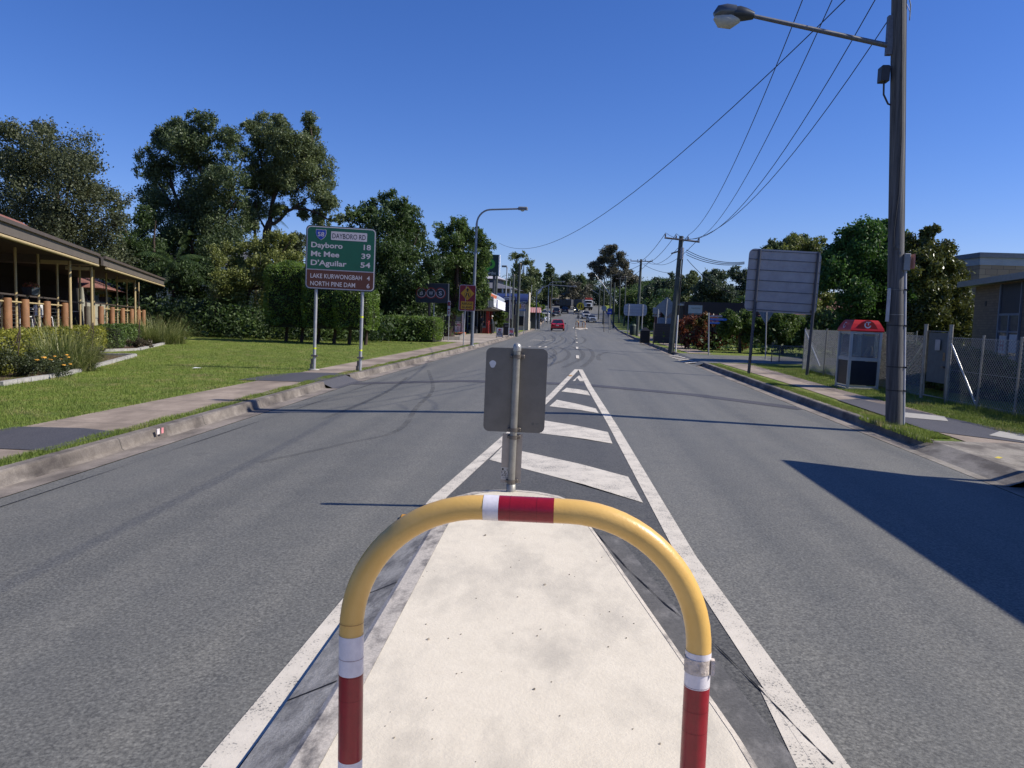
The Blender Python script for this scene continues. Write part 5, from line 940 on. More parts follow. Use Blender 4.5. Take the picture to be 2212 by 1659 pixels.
for (px, py) in ((148, 772), (152, 787), (138, 789), (133, 776), (118, 770), (110, 777), (95, 773), (80, 778), (144, 767)):
    p = A(px, py, 17.1) - rb.location; s_ = rnd.uniform(.025, .045); fb = MB()
    for k in range(7):
        a = k * 2.4; fb.box(p + Vector((math.cos(a), math.sin(a), .3)) * s_ * .6, (s_ * 1.2, s_ * .9, s_ * .5), a, 0, (.6, 'X'))
    fb.build('bloom', mat('orange_bloom', (.75, .38, .06), .6, 0, .25, 30), rb)
h1a = hedge('hedge', 'golden clipped hedge along the near veranda edge at the far left', [(-7., 3.6, 0, .9, 0, 1.0)], LM['hedgeyel'], 500, .035, loc=VB(0, -1.2), rz=math.pi / 2 + th_, bumps=.02)
h1b = hedge('hedge', 'golden clipped hedge stub just left of the veranda steps', [(0, 4.6, 0, .8, 0, .95)], LM['hedgeyel'], 420, .035, loc=VB(3.8, -1.1), rz=math.pi / 2 + th_, bumps=.02)
hedge('hedge', 'dark unclipped hedge added just behind the chain-link fence to stand in for the shade there', [(0, .8, 0, 4.6, 0, 1.35), (.1, .9, 5.6, 16.5, 0, 1.25)], LM['dark'], 330, .06, loc=(10.1, 13.6, 0), bumps=.12)  # added so the ground behind the fence looks as dark as its shade
h2 = hedge('hedge', 'row of clipped box hedge just right of the veranda steps', [(0, 1.5, 0, .9, 0, .95), (1.6, 4.0, 0, .85, 0, .9), (4.1, 5.6, 0, .85, 0, .88)], LM['mid'], 420, .04, loc=VB(9.6, -1.3), rz=math.pi / 2 + th_, bumps=.03)

# ---- short grass blades where the verge is close enough to see them (nobody could count them)
def blades(name, label, spans, n, h_):
    P = []; 
    for (fx0, fx1, y0_, y1_, wgt) in spans:
        m_ = int(n * wgt); y_ = y0_ + (y1_ - y0_) * RS.uniform(0, 1, m_) ** 1.4; a_ = np.array([fx0(v) for v in y_]); b_ = np.array([fx1(v) for v in y_]); P.append(np.stack([a_ + (b_ - a_) * RS.uniform(0, 1, m_), y_, np.full(m_, .0)], 1))
    P = np.concatenate(P); m_ = len(P); cl = np.sin(P[:, 0] * 5.1) * np.sin(P[:, 1] * 3.7) * .35 + 1; hh_ = h_ * RS.uniform(.5, 1.3, m_) * cl
    a = RS.uniform(0, 6.28, m_); w_ = np.stack([np.cos(a), np.sin(a), 0 * a], 1) * .0055; tip = P + np.stack([RS.normal(size=m_) * .018, RS.normal(size=m_) * .018, hh_], 1)
    V = np.stack([P - w_, P + w_, tip], 1).reshape(-1, 3); o = npmesh(name, V, np.arange(m_ * 3).reshape(-1, 3), leafmat('grass_blades', (.09, .14, .02), (.28, .35, .07), (.3, .36, .08), .3, .6, (.34, .29, .13)), np.clip(RS.uniform(0, 1, m_) * .7 + .3 * (P[:, 0] % .7), 0, 1)); return tag(o, label, 'grass', kind='stuff')
blades('grass', 'short mown grass of the left verge and lawn', [(lambda y: LE(y) - .78, lambda y: LE(y) - .49, 6, 45, .2), (lambda y: -12. - (y - 8) * .25, lambda y: -7.72, 8, 46, .8)], 190000, .045)
blades('grass', 'short mown grass of the right verge by the fence', [(lambda y: RE(y) + .47, lambda y: 6.15, 12.7, 33, .3), (lambda y: 7.5, lambda y: 11., 12.8, 33, .7)], 70000, .055)
tag(blades('weeds', 'dry weeds growing along the right kerb and road edge', [(lambda y: RE(y) + .25, lambda y: RE(y) + .4, 12.2, 15, .3), (lambda y: 8.85, lambda y: 9.1, 13, 30, .9)], 2600, .13), 'dry weeds growing along the right kerb and fence foot', 'weeds', kind='stuff')

# ================================================================ buildings
def tiles(name, c1, c2): return stripes(name, c1, c2, .28, 2, .35, .85)
M_rtile = brickmat('terracotta_tiles', (.26, .11, .08), (.19, .08, .06), (.06, .03, .025), 3.2, .5, .5)
M_cream = mat('cream_painted_timber', (.42, .325, .165), .6, 0, .08, 5); M_dkb = mat('brown_stained_timber', (.07, .055, .045), .7, 0, .2, 3); M_bol = mat('terracotta_painted_timber', (.24, .115, .05), .7, 0, .18, 4, .1, 20)
M_fas = mat('taupe_fascia', (.12, .10, .08), .6, 0, .1, 2); M_soff = mat('dark_soffit', (.05, .042, .034), .8, 0, .1, 2); M_inw = mat('interior_shade_wall', (.012, .010, .010), .8, 0, .3, 1)  # interior wall is near black: the veranda's shade is put into its colour
vr = thing('veranda_building', VB(0, 0), 'long open veranda with cream posts, brown bollards and tiled roof along the left lawn', 'building', None, math.pi / 2 + th_)
vr.rotation_euler = (0, math.radians(.9), math.pi / 2 + th_)      # local x along the veranda, y away from the street
Z0 = .95
S3 = lambda px: (17450. / (605 - px) - 20.) / math.cos(math.radians(17.))
def S_of(px): return (20 / math.cos(math.radians(17)) ) * 0 + ((605 * 20. / (605 - px)) - 20.) / math.cos(math.radians(17.))
def eave(s): return 3.95
e1, e2 = 6.3, 22.6; S_out = lambda px: (10800. / (605 - px) - 20.) / math.cos(math.radians(17.))
# roofs: two slabs with a small gap, low pitch rising away from the street
for (a_, b_) in ((-9., e1 - .1), (e1 + .75, e2)):
    r_ = MB(); zf = 3.62; r_.add([(a_, -1.15, zf), (b_, -1.15, zf), (b_, 3.2, zf + 1.0), (a_, 3.2, zf + 1.0), (a_, -1.15, zf + .05), (b_, -1.15, zf + .05), (b_, 3.2, zf + 1.05), (a_, 3.2, zf + 1.05)], [(0, 3, 2, 1), (4, 5, 6, 7), (0, 1, 5, 4), (1, 2, 6, 5), (2, 3, 7, 6), (3, 0, 4, 7)])
    ro_ = r_.build('roof_sheet', mat('brown_roof_sheet', (.07, .055, .05), .5, 0, .2, 4), vr)
    MB().bbox(a_, b_, -1.24, -1.16, zf - .28, zf + .0).build('fascia', M_fas, ro_)
    MB().bbox(a_, b_, -1.32, -1.245, zf - .02, zf + .075).build('gutter', mat('brown_gutter', (.09, .07, .055), .5, 0, .1, 4), ro_)
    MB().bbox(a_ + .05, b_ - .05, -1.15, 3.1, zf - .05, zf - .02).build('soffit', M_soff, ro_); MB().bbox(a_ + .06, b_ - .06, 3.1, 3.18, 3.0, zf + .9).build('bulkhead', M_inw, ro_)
    MB().tube([(a_ + .3, -1.28, zf - .36), (b_ - .25, -1.28, zf - .36)], .045, 8).build('front_beam', M_cream, ro_)
MB().bbox(e1 + .0, e1 + .7, -1.1, 2.9, 3.3, 3.58).build('box_gutter_panel', M_fas, vr)
# tiled roofs of the rooms behind
def hip(mb, x0_, x1_, y0_, y1_, z_, h_, k=1.):
    xm = (y1_ - y0_) / 2 * k; ym = (y0_ + y1_) / 2
    if x1_ - x0_ < 2 * xm + .1: xm = (x1_ - x0_) / 2 - .05
    mb.add([(x0_, y0_, z_), (x1_, y0_, z_), (x1_, y1_, z_), (x0_, y1_, z_), (x0_ + xm, ym, z_ + h_), (x1_ - xm, ym, z_ + h_)], [(0, 1, 5, 4), (1, 2, 5), (2, 3, 4, 5), (3, 0, 4), (3, 2, 1, 0)]); return mb
hip(MB(), -8, 24.3, 2.3, 8.3, 3.95, 2.3).build('tiled_roof', M_rtile, vr); hip(MB(), S3(195) + .2, S3(300) + 1.5, 2.2, 9, 3.102, 1.3).build('tiled_roof', M_rtile, vr)
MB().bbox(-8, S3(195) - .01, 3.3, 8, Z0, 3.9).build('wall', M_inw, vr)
MB().bbox(S3(195), S3(300), 3.1, 8.5, Z0 - .3, 3.1).build('wall', mat('cream_wall', (.34, .33, .26), .8, 0, .06, 2), vr)
for k, (sa, sb) in enumerate(((S3(283), S3(287)), (S3(200), S3(203)))): MB().bbox(sa, sb, 3.06, 3.098, Z0, 3.0).build('door_frame', M_dkb, vr)
wd_ = MB(); 
for sa in np.linspace(S_of(150), S_of(190), 6): wd_.bbox(sa, sa + .07, 3.25, 3.298, Z0, 3.0)
for z_ in np.linspace(1.6, 3.0, 9): wd_.bbox(S_of(150), S_of(190), 3.26, 3.29, z_, z_ + .03)
wd_.build('louvre_window', mat('louvre_grey', (.1, .09, .085), .4), vr)
MB().bbox(-9, e2 - 1.2, .02, 3.3, Z0 - .14, Z0).build('deck', mat('deck_terracotta', (.2, .08, .05), .8, 0, .15, 4), vr)
MB().bbox(-9, e2 - 1.3, .1, .2, 0, Z0 - .14).build('deck_skirt', M_dkb, vr)
stp = MB(); s0 = S_of(196)
for k in range(5): stp.bbox(s0, s0 + 1.9, -1.5 + k * .3, -1.5 + (k + 1) * .3 + .03, .14 * k + .05, .14 * (k + 1))
stp.build('steps', mat('step_concrete', (.14, .12, .11), .8, 0, .2, 5), vr)
posts = [(49.6, 0), (100, 0), (142, 0), (191, 0), (221, 0), (248, 0), (271, 0), (292, 0), (317, 0)]
for px, _ in [(-30, 0), (5, 0)] + posts: MB().tube([(S_of(px) - .05, .12, Z0), (S_of(px) - .05, .12, 3.45)], .042, 10).build('post', M_cream, vr)
for px in (158, 207, 303): MB().tube([(S_out(px), -.75, 0), (S_out(px), -.75, 3.28)], .05, 10).build('tall_post', M_cream, vr); MB().bbox(S_out(px) - .06, S_out(px) + .06, -.7, .1, 3.16, 3.28).build('tie_beam', M_cream, vr)
bol = [-25, 10, 51.6, 102, 143, 224, 249, 272, 292, 307, 318]
for k, px in enumerate(bol): MB().tube([(S_of(px), -.08, -.0), (S_of(px), -.08, Z0 + .93), (S_of(px), -.08, Z0 + .96)], [.115, .115, .10], 14).build('bollard', M_bol, vr)
MB().tube([(S_of(191), -.15, 0), (S_of(191), -.15, Z0 + .9)], .15, 14).build('bollard', mat('grey_log', (.17, .15, .11), .8, 0, .2, 4, .2, 15), vr)
for (a_, b_) in ((-60, 146), (224, 322)):
    MB().tube([(S_of(a_), -.0, Z0 + .86), (S_of(b_), -.0, Z0 + .86)], .028, 8).build('rail', M_cream, vr)
    MB().bbox(S_of(a_), S_of(b_), .14, .26, Z0 + 1.06, Z0 + 1.11).build('bar_top', M_dkb, vr)
    cw = MB(); [cw.tube([(S_of(a_), .06, Z0 + z_), (S_of(b_), .06, Z0 + z_)], .004, 4) for z_ in (.12, .24, .36, .48, .6, .72)]; cw.build('wire_balustrade', M_mesh, vr)
MB().bbox(S_of(150), S_of(200), .14, .24, Z0 + 1.02, Z0 + 1.06).build('bar_top', M_dkb, vr)
for px in (19, 75, 121, 236, 261, 284): MB().bbox(S_of(px) - .03, S_of(px) + .03, .12, .18, Z0, Z0 + 1.05).build('baluster_post', mat('olive_steel_post', (.11, .1, .07), .6), vr)
def vloc(s, t, z): return vr.matrix_basis @ Vector((s, t, z))
import mathutils
vrm = Matrix.Translation(vr.location) @ vr.rotation_euler.to_matrix().to_4x4()
def V3(s, t, z): return tuple(vrm @ Vector((s, t, z)))
# hanging baskets and a rail planter
def basket(loc, label, flower, hang=True):
    t = thing('hanging_basket' if hang else 'planter', loc, label, 'plant pot'); MB().add([(-.13, -.13, 0), (.13, -.13, 0), (.13, .13, 0), (-.13, .13, 0), (-.19, -.19, .24), (.19, -.19, .24), (.19, .19, .24), (-.19, .19, .24)], [(3, 2, 1, 0), (0, 1, 5, 4), (1, 2, 6, 5), (2, 3, 7, 6), (3, 0, 4, 7), (4, 5, 6, 7)]).build('pot', mat('slate_pot', (.045, .055, .07), .5), t)
    P = RS.normal(size=(420, 3)) * np.array([.1, .1, .04]) + np.array([0, 0, .29]); V_, F_ = leaf_quads(P, .04, 0, .5); npmesh('flowers', V_, F_, flower, RS.uniform(0, 1, 420), t)
    if hang: MB().tube([(0, 0, .24), (0, 0, 1.15)], .012, 5).build('hanger', M_blk, t)
basket(V3(S_of(233), .4, Z0 + 1.2), 'hanging dark planter without blooms, left of the one with orange blooms', LM['mid']); basket(V3(S_of(257), .4, Z0 + 1.2), 'hanging dark planter with orange blooms', leafmat('orange_flowers', (.1, .15, .03), (.6, .35, .04))); basket(V3(S_of(76), .05, Z0 + 1.12), 'grey planter of red and green leaves on the veranda rail', leafmat('red_green_flowers', (.08, .13, .03), (.45, .12, .1)), False)
# white chairs and tables on the deck
M_wp = mat('white_plastic', (.62, .62, .6), .5, 0, .04, 6)
def deck_chair():
    t = thing('chair', (0, 0, 0), 'x', 'chair', 'white chairs on the veranda deck')
    MB().rbox(-.22, .22, -.22, .22, .42, .45, .02).build('seat', M_wp, t); b_ = MB().rbox(-.22, .22, .2, .23, .5, .88, .02).build('backrest', M_wp, t)
    for x_, y_ in ((-.2, -.2), (.2, -.2), (-.2, .21), (.2, .21)): MB().tube([(x_ * 1.15, y_ * 1.15, 0), (x_, y_, .42 if y_ < 0 else .6)], .018, 6).build('leg', M_wp, t)
    return t
def deck_table():
    t = thing('table', (0, 0, 0), 'x', 'table', 'white tables on the veranda deck'); MB().rbox(-.4, .4, -.4, .4, .7, .735, .02).build('tabletop', M_wp, t); MB().tube([(0, 0, .03), (0, 0, .7)], .035, 8).build('pedestal', M_gpost, t); MB().lathe((0, 0, 0), [(.25, 0), (.25, .02), (.04, .05)], 12).build('foot', M_gpost, t); return t
ch0, tb0 = deck_chair(), deck_table(); first = [ch0, tb0]
def put(src, s, t, rz, label):
    o = src if src in first else copy_tree(src)
    if src in first: first.remove(src)
    o.location = V3(s, t, Z0); o.rotation_euler = (0, 0, math.pi / 2 + th_ + rz); o['label'] = label
for px, t_, rz, l in ((14, .8, .4, 'white chair on the deck, nearest the left edge of the photo'), (62, .9, -.6, 'white chair on the deck just right of the first wide brown bollard'), (75, 1.0, 2.2, 'white chair turned away on the deck under the flower planter'), (112, .8, .9, 'white chair on the deck just right of the second full brown bollard'), (162, .9, -.9, 'white chair on the deck behind the tall cream post'), (176, 1.3, 2., 'white chair on the deck left of the grey log bollard'), (208, 1., .3, 'white chair on the deck by the steps'), (264, 1.1, 1.4, 'white chair on the deck among the far bollards')): put(ch0, S_of(px), t_, rz, l)
for px, t_, l in ((35, 1.3, 'white table on the deck nearest the left edge of the photo'), (92, 1.6, 'white table on the deck between the first and second brown bollards'), (168, 1.7, 'white table on the deck behind the tall cream post'), (250, 1.8, 'white table on the far part of the deck')): put(tb0, S_of(px), t_, 0, l)

# ---- generic house
def windows(parent, mb_list, frame, glass):
    for (x0_, x1_, z0_, z1_, y_) in mb_list:
        f_ = MB(); t_ = .06
        f_.bbox(x0_, x1_, y_ - .04, y_ - .002, z0_, z0_ + t_).bbox(x0_, x1_, y_ - .04, y_ - .002, z1_ - t_, z1_).bbox(x0_, x0_ + t_, y_ - .04, y_ - .002, z0_ + t_, z1_ - t_).bbox(x1_ - t_, x1_, y_ - .04, y_ - .002, z0_ + t_, z1_ - t_)
        fo = f_.build('window', frame, parent); MB().bbox(x0_ + t_, x1_ - t_, y_ - .02, y_ - .003, z0_ + t_, z1_ - t_).build('pane', glass, fo)
M_gl = glassmat()
wfr = mat('white_frame', (.6, .6, .58), .5)
# brick building at the right edge
bk = brickmat('cream_brick', (.19, .145, .10), (.15, .115, .08), (.08, .065, .055), 3.9, .33)
b0_ = A(2095, 780, 27.8); b1d = (A(1526, 705, 1000) - Vector((0, 0, CAMZ))); b1d.z = 0; b1d.normalize()       # wall runs towards its own vanishing point
az = math.atan2(b1d.y, b1d.x)
br_ = thing('brick_building', (b0_.x, b0_.y, 0), 'cream brick flat-roofed building with tall grey window behind the fence at the right edge', 'building', None, az + math.pi)
# local +x runs towards the camera along the wall, +y to the street side is negative
LB = 9.5; H1 = 3.25
MB().bbox(0, LB, .0, 7, 0, H1).build('wall', bk, br_)
MB().bbox(-.35, LB, -.45, 7, H1, H1 + .14).build('flat_roof', mat('grey_roof_edge', (.17, .19, .21), .6, 0, .1, 3), br_)
MB().bbox(-.3, LB, -.5, -.451, H1 - .03, H1 + .16).build('gutter', mat('grey_gutter', (.19, .2, .19), .5), br_)
for k, x_ in enumerate((2.55, 6.4)):
    f_ = MB(); f_.bbox(x_, x_ + 1.6, -.05, -.003, .9, 1.0).bbox(x_ - .1, x_, -.06, -.003, .5, H1 - .05).bbox(x_ + 1.6, x_ + 1.66, -.06, -.003, .5, H1 - .05).bbox(x_, x_ + 1.6, -.05, -.003, 2.22, 2.29).bbox(x_, x_ + 1.6, -.05, -.003, 1.7, 1.75).bbox(x_ + .76, x_ + .84, -.055, -.003, .5, 2.22)
    fo = f_.build('window', mat('blue_grey_frame', (.14, .17, .21), .5), br_)
    MB().bbox(x_, x_ + 1.6, -.02, -.004, .5, 2.22).build('pane', mat('curtain_glass', (.10, .10, .11), .15, 0, .25, 3), fo); MB().bbox(x_, x_ + 1.6, -.02, -.004, 2.29, H1 - .06).build('dark_panel', mat('dark_panel', (.012, .016, .028), .5), fo)
    if k == 0:
        MB().bbox(x_ + .1, x_ + .66, -.026, -.021, 1.05, 1.6).build('poster', mat('white_poster', (.55, .53, .5), .7, 0, .1, 6), fo); MB().bbox(x_ + .92, x_ + 1.5, -.026, -.021, 1.1, 1.65).build('poster', MATS['white_poster'], fo)
        t_ = MB(); text(t_, 'H', x_ + .2, 1.15, .3, -.028, .3, .03); t_.build('poster_marks', mat('poster_pink', (.45, .2, .2), .7), fo)
MB().bbox(1.05, 1.22, -.01, -.002, 2.55, 2.72).build('vent', M_blk, br_)
# taller block behind
tb_ = A(2100, 780, 36.); tbld = thing('brick_building', (tb_.x, 36, 0), 'taller cream brick block with pale parapet band behind the flat-roofed building', 'building', None, .06)
zt2_ = A(2100, 545, 36).z
bk2 = brickmat('tan_brick', (.4, .29, .2), (.3, .21, .15), (.1, .08, .07), 1.9, .5)
MB().bbox(0, 14, 0, 12, 0, zt2_ - .55).build('wall', bk2, tbld); MB().bbox(-.03, 14, -.03, 12, zt2_ - .55, zt2_ - .22).build('parapet_band', mat('pale_parapet', (.36, .37, .42), .7, 0, .08, 2), tbld); MB().bbox(-.1, 14, -.1, 12, zt2_ - .22, zt2_).build('roof_edge', mat('slate_edge', (.12, .14, .18), .6), tbld)
# unseen canopy block, made up to cast the big shadow across the road
hs_ = 3.6; dxs = hs_ / math.tan(math.radians(SUN_EL))
cs = thing('shadow_caster', (2.98 + dxs, 10.45 + dxs * .03, 0), 'unseen canopy block added just out of view at the near right to shade the road', 'building')
MB().add([(0, 0, hs_ - .15), (6, -2.2, hs_ - .15), (8, -12, hs_ - .15), (8, -17, hs_ - .15), (.0, -17, hs_ - .15), (0, 0, hs_), (6, -2.2, hs_), (8, -12, hs_), (8, -17, hs_), (0, -17, hs_)], [(4, 3, 2, 1, 0), (5, 6, 7, 8, 9), (0, 1, 6, 5), (1, 2, 7, 6), (2, 3, 8, 7), (3, 4, 9, 8), (4, 0, 5, 9)]).build('shadow_canopy', MATS['grey_roof_edge'], cs)
MB().bbox(1.6, 7.5, -16.8, -3.2, 0, hs_ - .151).build('wall', bk, cs); MB().tube([(.3, -.6, 0), (.3, -.6, hs_ - .15)], .06, 8).build('post', M_galv, cs)
MB().bbox(1.57, 1.598, -16, -4, .3, 2.4).build('caster_glass', M_gl, cs)

def house(name, label, px, pyb, Y, W, D, H, roof, wallm, roofm, eave_=.5, rz=0., wins=(), storeys=1, zb=None, group=None):
    c = A(px, pyb, Y); t = thing(name, (c.x, Y, zr(Y) if zb is None else zb), label, 'house', group, rz)
    MB().bbox(-W / 2, W / 2, 0, D, 0, H).build('wall', wallm, t); r_ = hip(MB(), -W / 2 - eave_, W / 2 + eave_, -eave_, D + eave_, H + .002, roof).build('roof', roofm, t)
    MB().bbox(-W / 2 - eave_ - .05, W / 2 + eave_ + .05, -eave_ - .08, -eave_ - .01, H - .12, H + .08).build('gutter', wfr, r_)
    windows(t, [(a_, b_, z0_, z1_, 0) for a_, b_, z0_, z1_ in wins], wfr, M_gl); return t
M_pale = mat('pale_render', (.38, .36, .33), .8, 0, .08, 1)
house('house', 'pale rendered two-storey house glimpsed behind the palms and gum trunks', 425, 640, 72, 13, 8, 5.6, 2.2, M_pale, mat('grey_roof', (.12, .12, .13), .7), wins=((3.0, 4.6, 2.9, 4.8), (-3, -1.6, 2.9, 4.6)))
tw_ = thing('timber_fence', (A(440, 690, 62).x, 62, 0), 'low dark red-brown timber fence in the shade below the gum trees', 'fence'); MB().bbox(-8, 8, 0, .06, 0, 1.7).build('boards', stripes('fence_boards', (.05, .03, .025), (.015, .01, .01), .15, 0), tw_); MB().bbox(-8, 8, -.06, -.002, 1.55, 1.65).build('rail', mat('fence_rail_red', (.14, .05, .04), .7), tw_)
# grey two-storey house behind the shops, with grey tiled roof and white verandah posts
gh = thing('house', (A(1043, 640, 108).x, 108, 0), 'grey weatherboard house with grey tiled roofs and white posts behind the shops', 'house', None, -.1)
M_wb = stripes('grey_weatherboards', (.10, .105, .115), (.05, .05, .055), .18, 2)
zb_1 = A(1098, 640, 108).z; ztop = A(1098, 592, 108).z; zmid = A(1098, 612, 108).z
MB().bbox(-3.9, 3.2, 0, 8, 0, zmid - .8).build('wall', M_wb, gh); hip(MB(), -4.3, 4.6, -1.6, 8.4, zmid - .8, 1.3).build('roof', mat('grey_tiles', (.13, .13, .145), .7, 0, .2, 4), gh)
MB().bbox(-3.2, 1.4, 2.5, 8, zmid, ztop - .6).build('upper_wall', M_wb, gh); hip(MB(), -3.6, 2.1, 2, 8.5, ztop - .6, 1.2).build('upper_roof', mat('pale_roof', (.42, .4, .42), .6), gh)
for x_ in (1.9, 3.1, 4.3): MB().bbox(x_ - .09, x_ + .09, -1.5, -1.3, 0, zmid - .8).build('white_post', wfr, gh)
MB().bbox(1.4, 4.5, -1.5, -.02, zmid - 3.4, zmid - 3.2).build('balcony', wfr, gh); windows(gh, [(-3., -1.8, 4.2, 5.6, 0), (.4, 1.3, 4.2, 5.6, 0)], wfr, M_gl)

# orange-roofed shop with white illuminated sign
def world_of(px, py, Y): return A(px, py, Y)
sx0 = A(1048, 700, 66).x; kerbx = LE(70)
shp = thing('shop', (A(1040, 700, 68).x, 68, 0), 'small shop with orange and white awning, red pillars and white sign over the footpath', 'shop'); SL = shp.location.copy()
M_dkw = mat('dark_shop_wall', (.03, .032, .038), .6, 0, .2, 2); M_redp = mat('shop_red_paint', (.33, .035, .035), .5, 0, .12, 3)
def B(px0, px1, py0, py1, Y, dep, m, name, parent=None, down=False):
    a_, b_ = A(px0, py0, Y) - SL, A(px1, py1, Y) - SL; z0_ = 0 if down else b_.z; return MB().bbox(a_.x, b_.x, Y - 68, Y - 68 + dep, z0_, a_.z).build(name, m, parent or shp)
def slab4(pts, th, m, name, parent=None):
    """four photo points, each with its own distance, made into a slab of real thickness"""
    P = [A(*p) - SL for p in pts]; nn = (P[1] - P[0]).cross(P[3] - P[0]).normalized() * th; Q = [p + nn for p in P]
    return MB().add(P + Q, [(3, 2, 1, 0), (4, 5, 6, 7), (0, 1, 5, 4), (1, 2, 6, 5), (2, 3, 7, 6), (3, 0, 4, 7)]).build(name, m, parent or shp)
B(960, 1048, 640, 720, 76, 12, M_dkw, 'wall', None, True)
M_or = stripes('orange_roof_sheet', (.6, .16, .07), (.25, .06, .03), .9, 1, .1); M_aww = mat('pale_awning', (.42, .46, .52), .5)
slab4([(1046.7, 627, 66), (1074, 640, 72), (1072.5, 643.6, 72), (1048, 631, 66)], .12, M_or, 'awning_roof'); slab4([(1047.6, 631.4, 66), (1072.5, 644, 72), (1071.5, 647.4, 72), (1049.7, 636, 66)], .12, M_or, 'awning_fascia')
slab4([(1074.1, 640.1, 72.02), (1091.2, 648.2, 78), (1090.3, 651, 78), (1072.6, 643.7, 72.02)], .12, M_aww, 'awning_white_part'); slab4([(1072.6, 644.1, 72.02), (1090, 651.4, 78), (1088.4, 653.4, 78), (1071.6, 647.4, 72.02)], .12, M_aww, 'awning_white_fascia')
slab4([(1020, 627, 78), (1047, 627, 66.2), (1090, 649, 78.2), (1075, 640, 88)], .1, M_aww, 'roof')
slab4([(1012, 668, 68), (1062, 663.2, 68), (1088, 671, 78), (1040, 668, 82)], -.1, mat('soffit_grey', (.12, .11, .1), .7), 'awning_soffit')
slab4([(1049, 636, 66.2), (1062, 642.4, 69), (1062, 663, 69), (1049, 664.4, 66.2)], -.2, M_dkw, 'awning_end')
sgo = slab4([(1071.8, 647.5, 72), (1088.7, 653.9, 77.5), (1087.9, 671.5, 77.5), (1071.3, 665.6, 72)], -.15, mat('shop_sign_white', (.8, .79, .85), .5), 'sign_board')
slab4([(1063.2, 644.0, 69.5), (1069.5, 646.5, 71.3), (1068.5, 664.4, 71.3), (1062.8, 662, 69.5)], -.15, mat('mottled_poster', (.6, .6, .6), .6, 0, .5, 3), 'poster_panel')
Pa, Pb, Pc = A(1071.8, 647.5, 71.95) - SL, A(1088.7, 653.9, 77.45) - SL, A(1071.3, 665.6, 71.95) - SL
def onsign(mb):
    ex, ez = (Pb - Pa), (Pa - Pc); mb.v = [tuple(Pc + ex * v[0] + ez * v[2] - Vector((-.02, .05, 0))) for v in mb.v]; return mb
t_ = MB(); text(t_, 'spin nix', .48, .40, .30, 0, .72, .02, 'c'); onsign(t_).build('sign_lettering', mat('sign_dark_brown', (.09, .06, .06), .5), sgo)
t_ = MB(); text(t_, 'LAUNDRY', .6, .2, .10, 0, .4, .01, 'c'); onsign(t_).build('sign_small_lettering', mat('sign_dark_brown', (.09, .06, .06)), sgo)
B(1050.7, 1055.2, 655, 717, 75, .9, M_redp, 'red_pillar', None, True); B(1058, 1061.3, 655, 717, 77, .5, M_redp, 'red_pillar', None, True); B(1037, 1050.5, 708, 718, 75, .4, M_redp, 'red_plinth', None, True)
B(1037, 1050.5, 704, 708, 75, .5, mat('grey_ledge', (.2, .2, .21), .6), 'ledge')
for px in (1003.5, 1010, 1017.5, 1031, 1038, 1043.5, 1048): B(px, px + 1, 660, 712, 75.7, .25, mat('grey_mullion', (.2, .2, .22), .5), 'mullion')
B(1003.5, 1014, 712, 721, 72, 1.5, mat('navy_panel', (.025, .03, .04), .5), 'dark_plinth', None, True); B(1014.3, 1028, 705, 720, 73.5, 1.5, MATS['navy_panel'], 'dark_plinth', None, True)
dr = B(982.8, 995.2, 697, 718, 67, .1, mat('white_door_paint', (.72, .68, .68), .6), 'white_door'); B(982.3, 997, 694.4, 696.8, 66.95, .16, MATS['white_door_paint'], 'sill')
B(984, 996, 655, 694.2, 67, .1, mat('green_grey_glass', (.15, .19, .18), .2), 'pane', dr); B(982, 983.9, 655, 694.2, 66.98, .14, wfr, 'window_frame', dr)
B(998.4, 1000.8, 655, 718, 66.9, .12, wfr, 'white_post'); B(996.1, 998.2, 655, 718, 67, .1, mat('brown_post', (.1, .07, .06), .6), 'brown_post')
dp = A(989, 718, 66.97) - SL; t_ = MB(); text(t_, 'OPEN', dp.x, dp.z + .58, .15, dp.y - .01, .38, .02, 'c'); t_.build('red_lettering', mat('faded_red', (.5, .08, .07), .6), dr)
t_ = MB(); text(t_, '8', dp.x, dp.z + .36, .13, dp.y - .01, .09, .02, 'c'); t_.build('red_numeral', MATS['faded_red'], dr); t_ = MB(); text(t_, 'am', dp.x, dp.z + .16, .12, dp.y - .01, .18, .02, 'c'); t_.build('red_small_lettering', MATS['faded_red'], dr)
B(971.2, 981, 689, 712, 67.2, .05, MATS['mottled_poster'], 'poster_panel'); B(958, 1003, 655, 718.5, 67.4, .3, M_dkw, 'front_wall', None, True)
B(971.5, 1002, 717.6, 721.5, 65.5, 1.2, mat('orange_brick', (.45, .14, .06), .8, 0, .15, 6), 'orange_bench_top'); B(995, 1002, 721.7, 726, 65.5, 1.1, MATS['orange_brick'], 'orange_bench_leg', None, True)
B(940, 957, 682, 720, 66, .1, stripes('tan_boards', (.22, .18, .13), (.1, .08, .06), .2, 0), 'tan_fence_panel', None, True)
tr_ = MB(); q_ = [G(958, 735), G(990, 735.5), G(1003, 726)]; w0 = [(q_[0].x, q_[0].y), (q_[1].x, q_[1].y), (q_[2].x, q_[2].y)]
for a_, b_ in zip(w0, w0[1:]): d_ = Vector(b_) - Vector(a_); tr_.box(((a_[0] + b_[0]) / 2, (a_[1] + b_[1]) / 2, .13), (d_.length, .16, .26), math.atan2(d_.y, d_.x))
tag(tr_.build('planter_edge', mat('planter_stone', (.22, .2, .17), .8, 0, .2, 5)), 'low stone planter edge around the foot of the tree by the shop', 'planter edge')

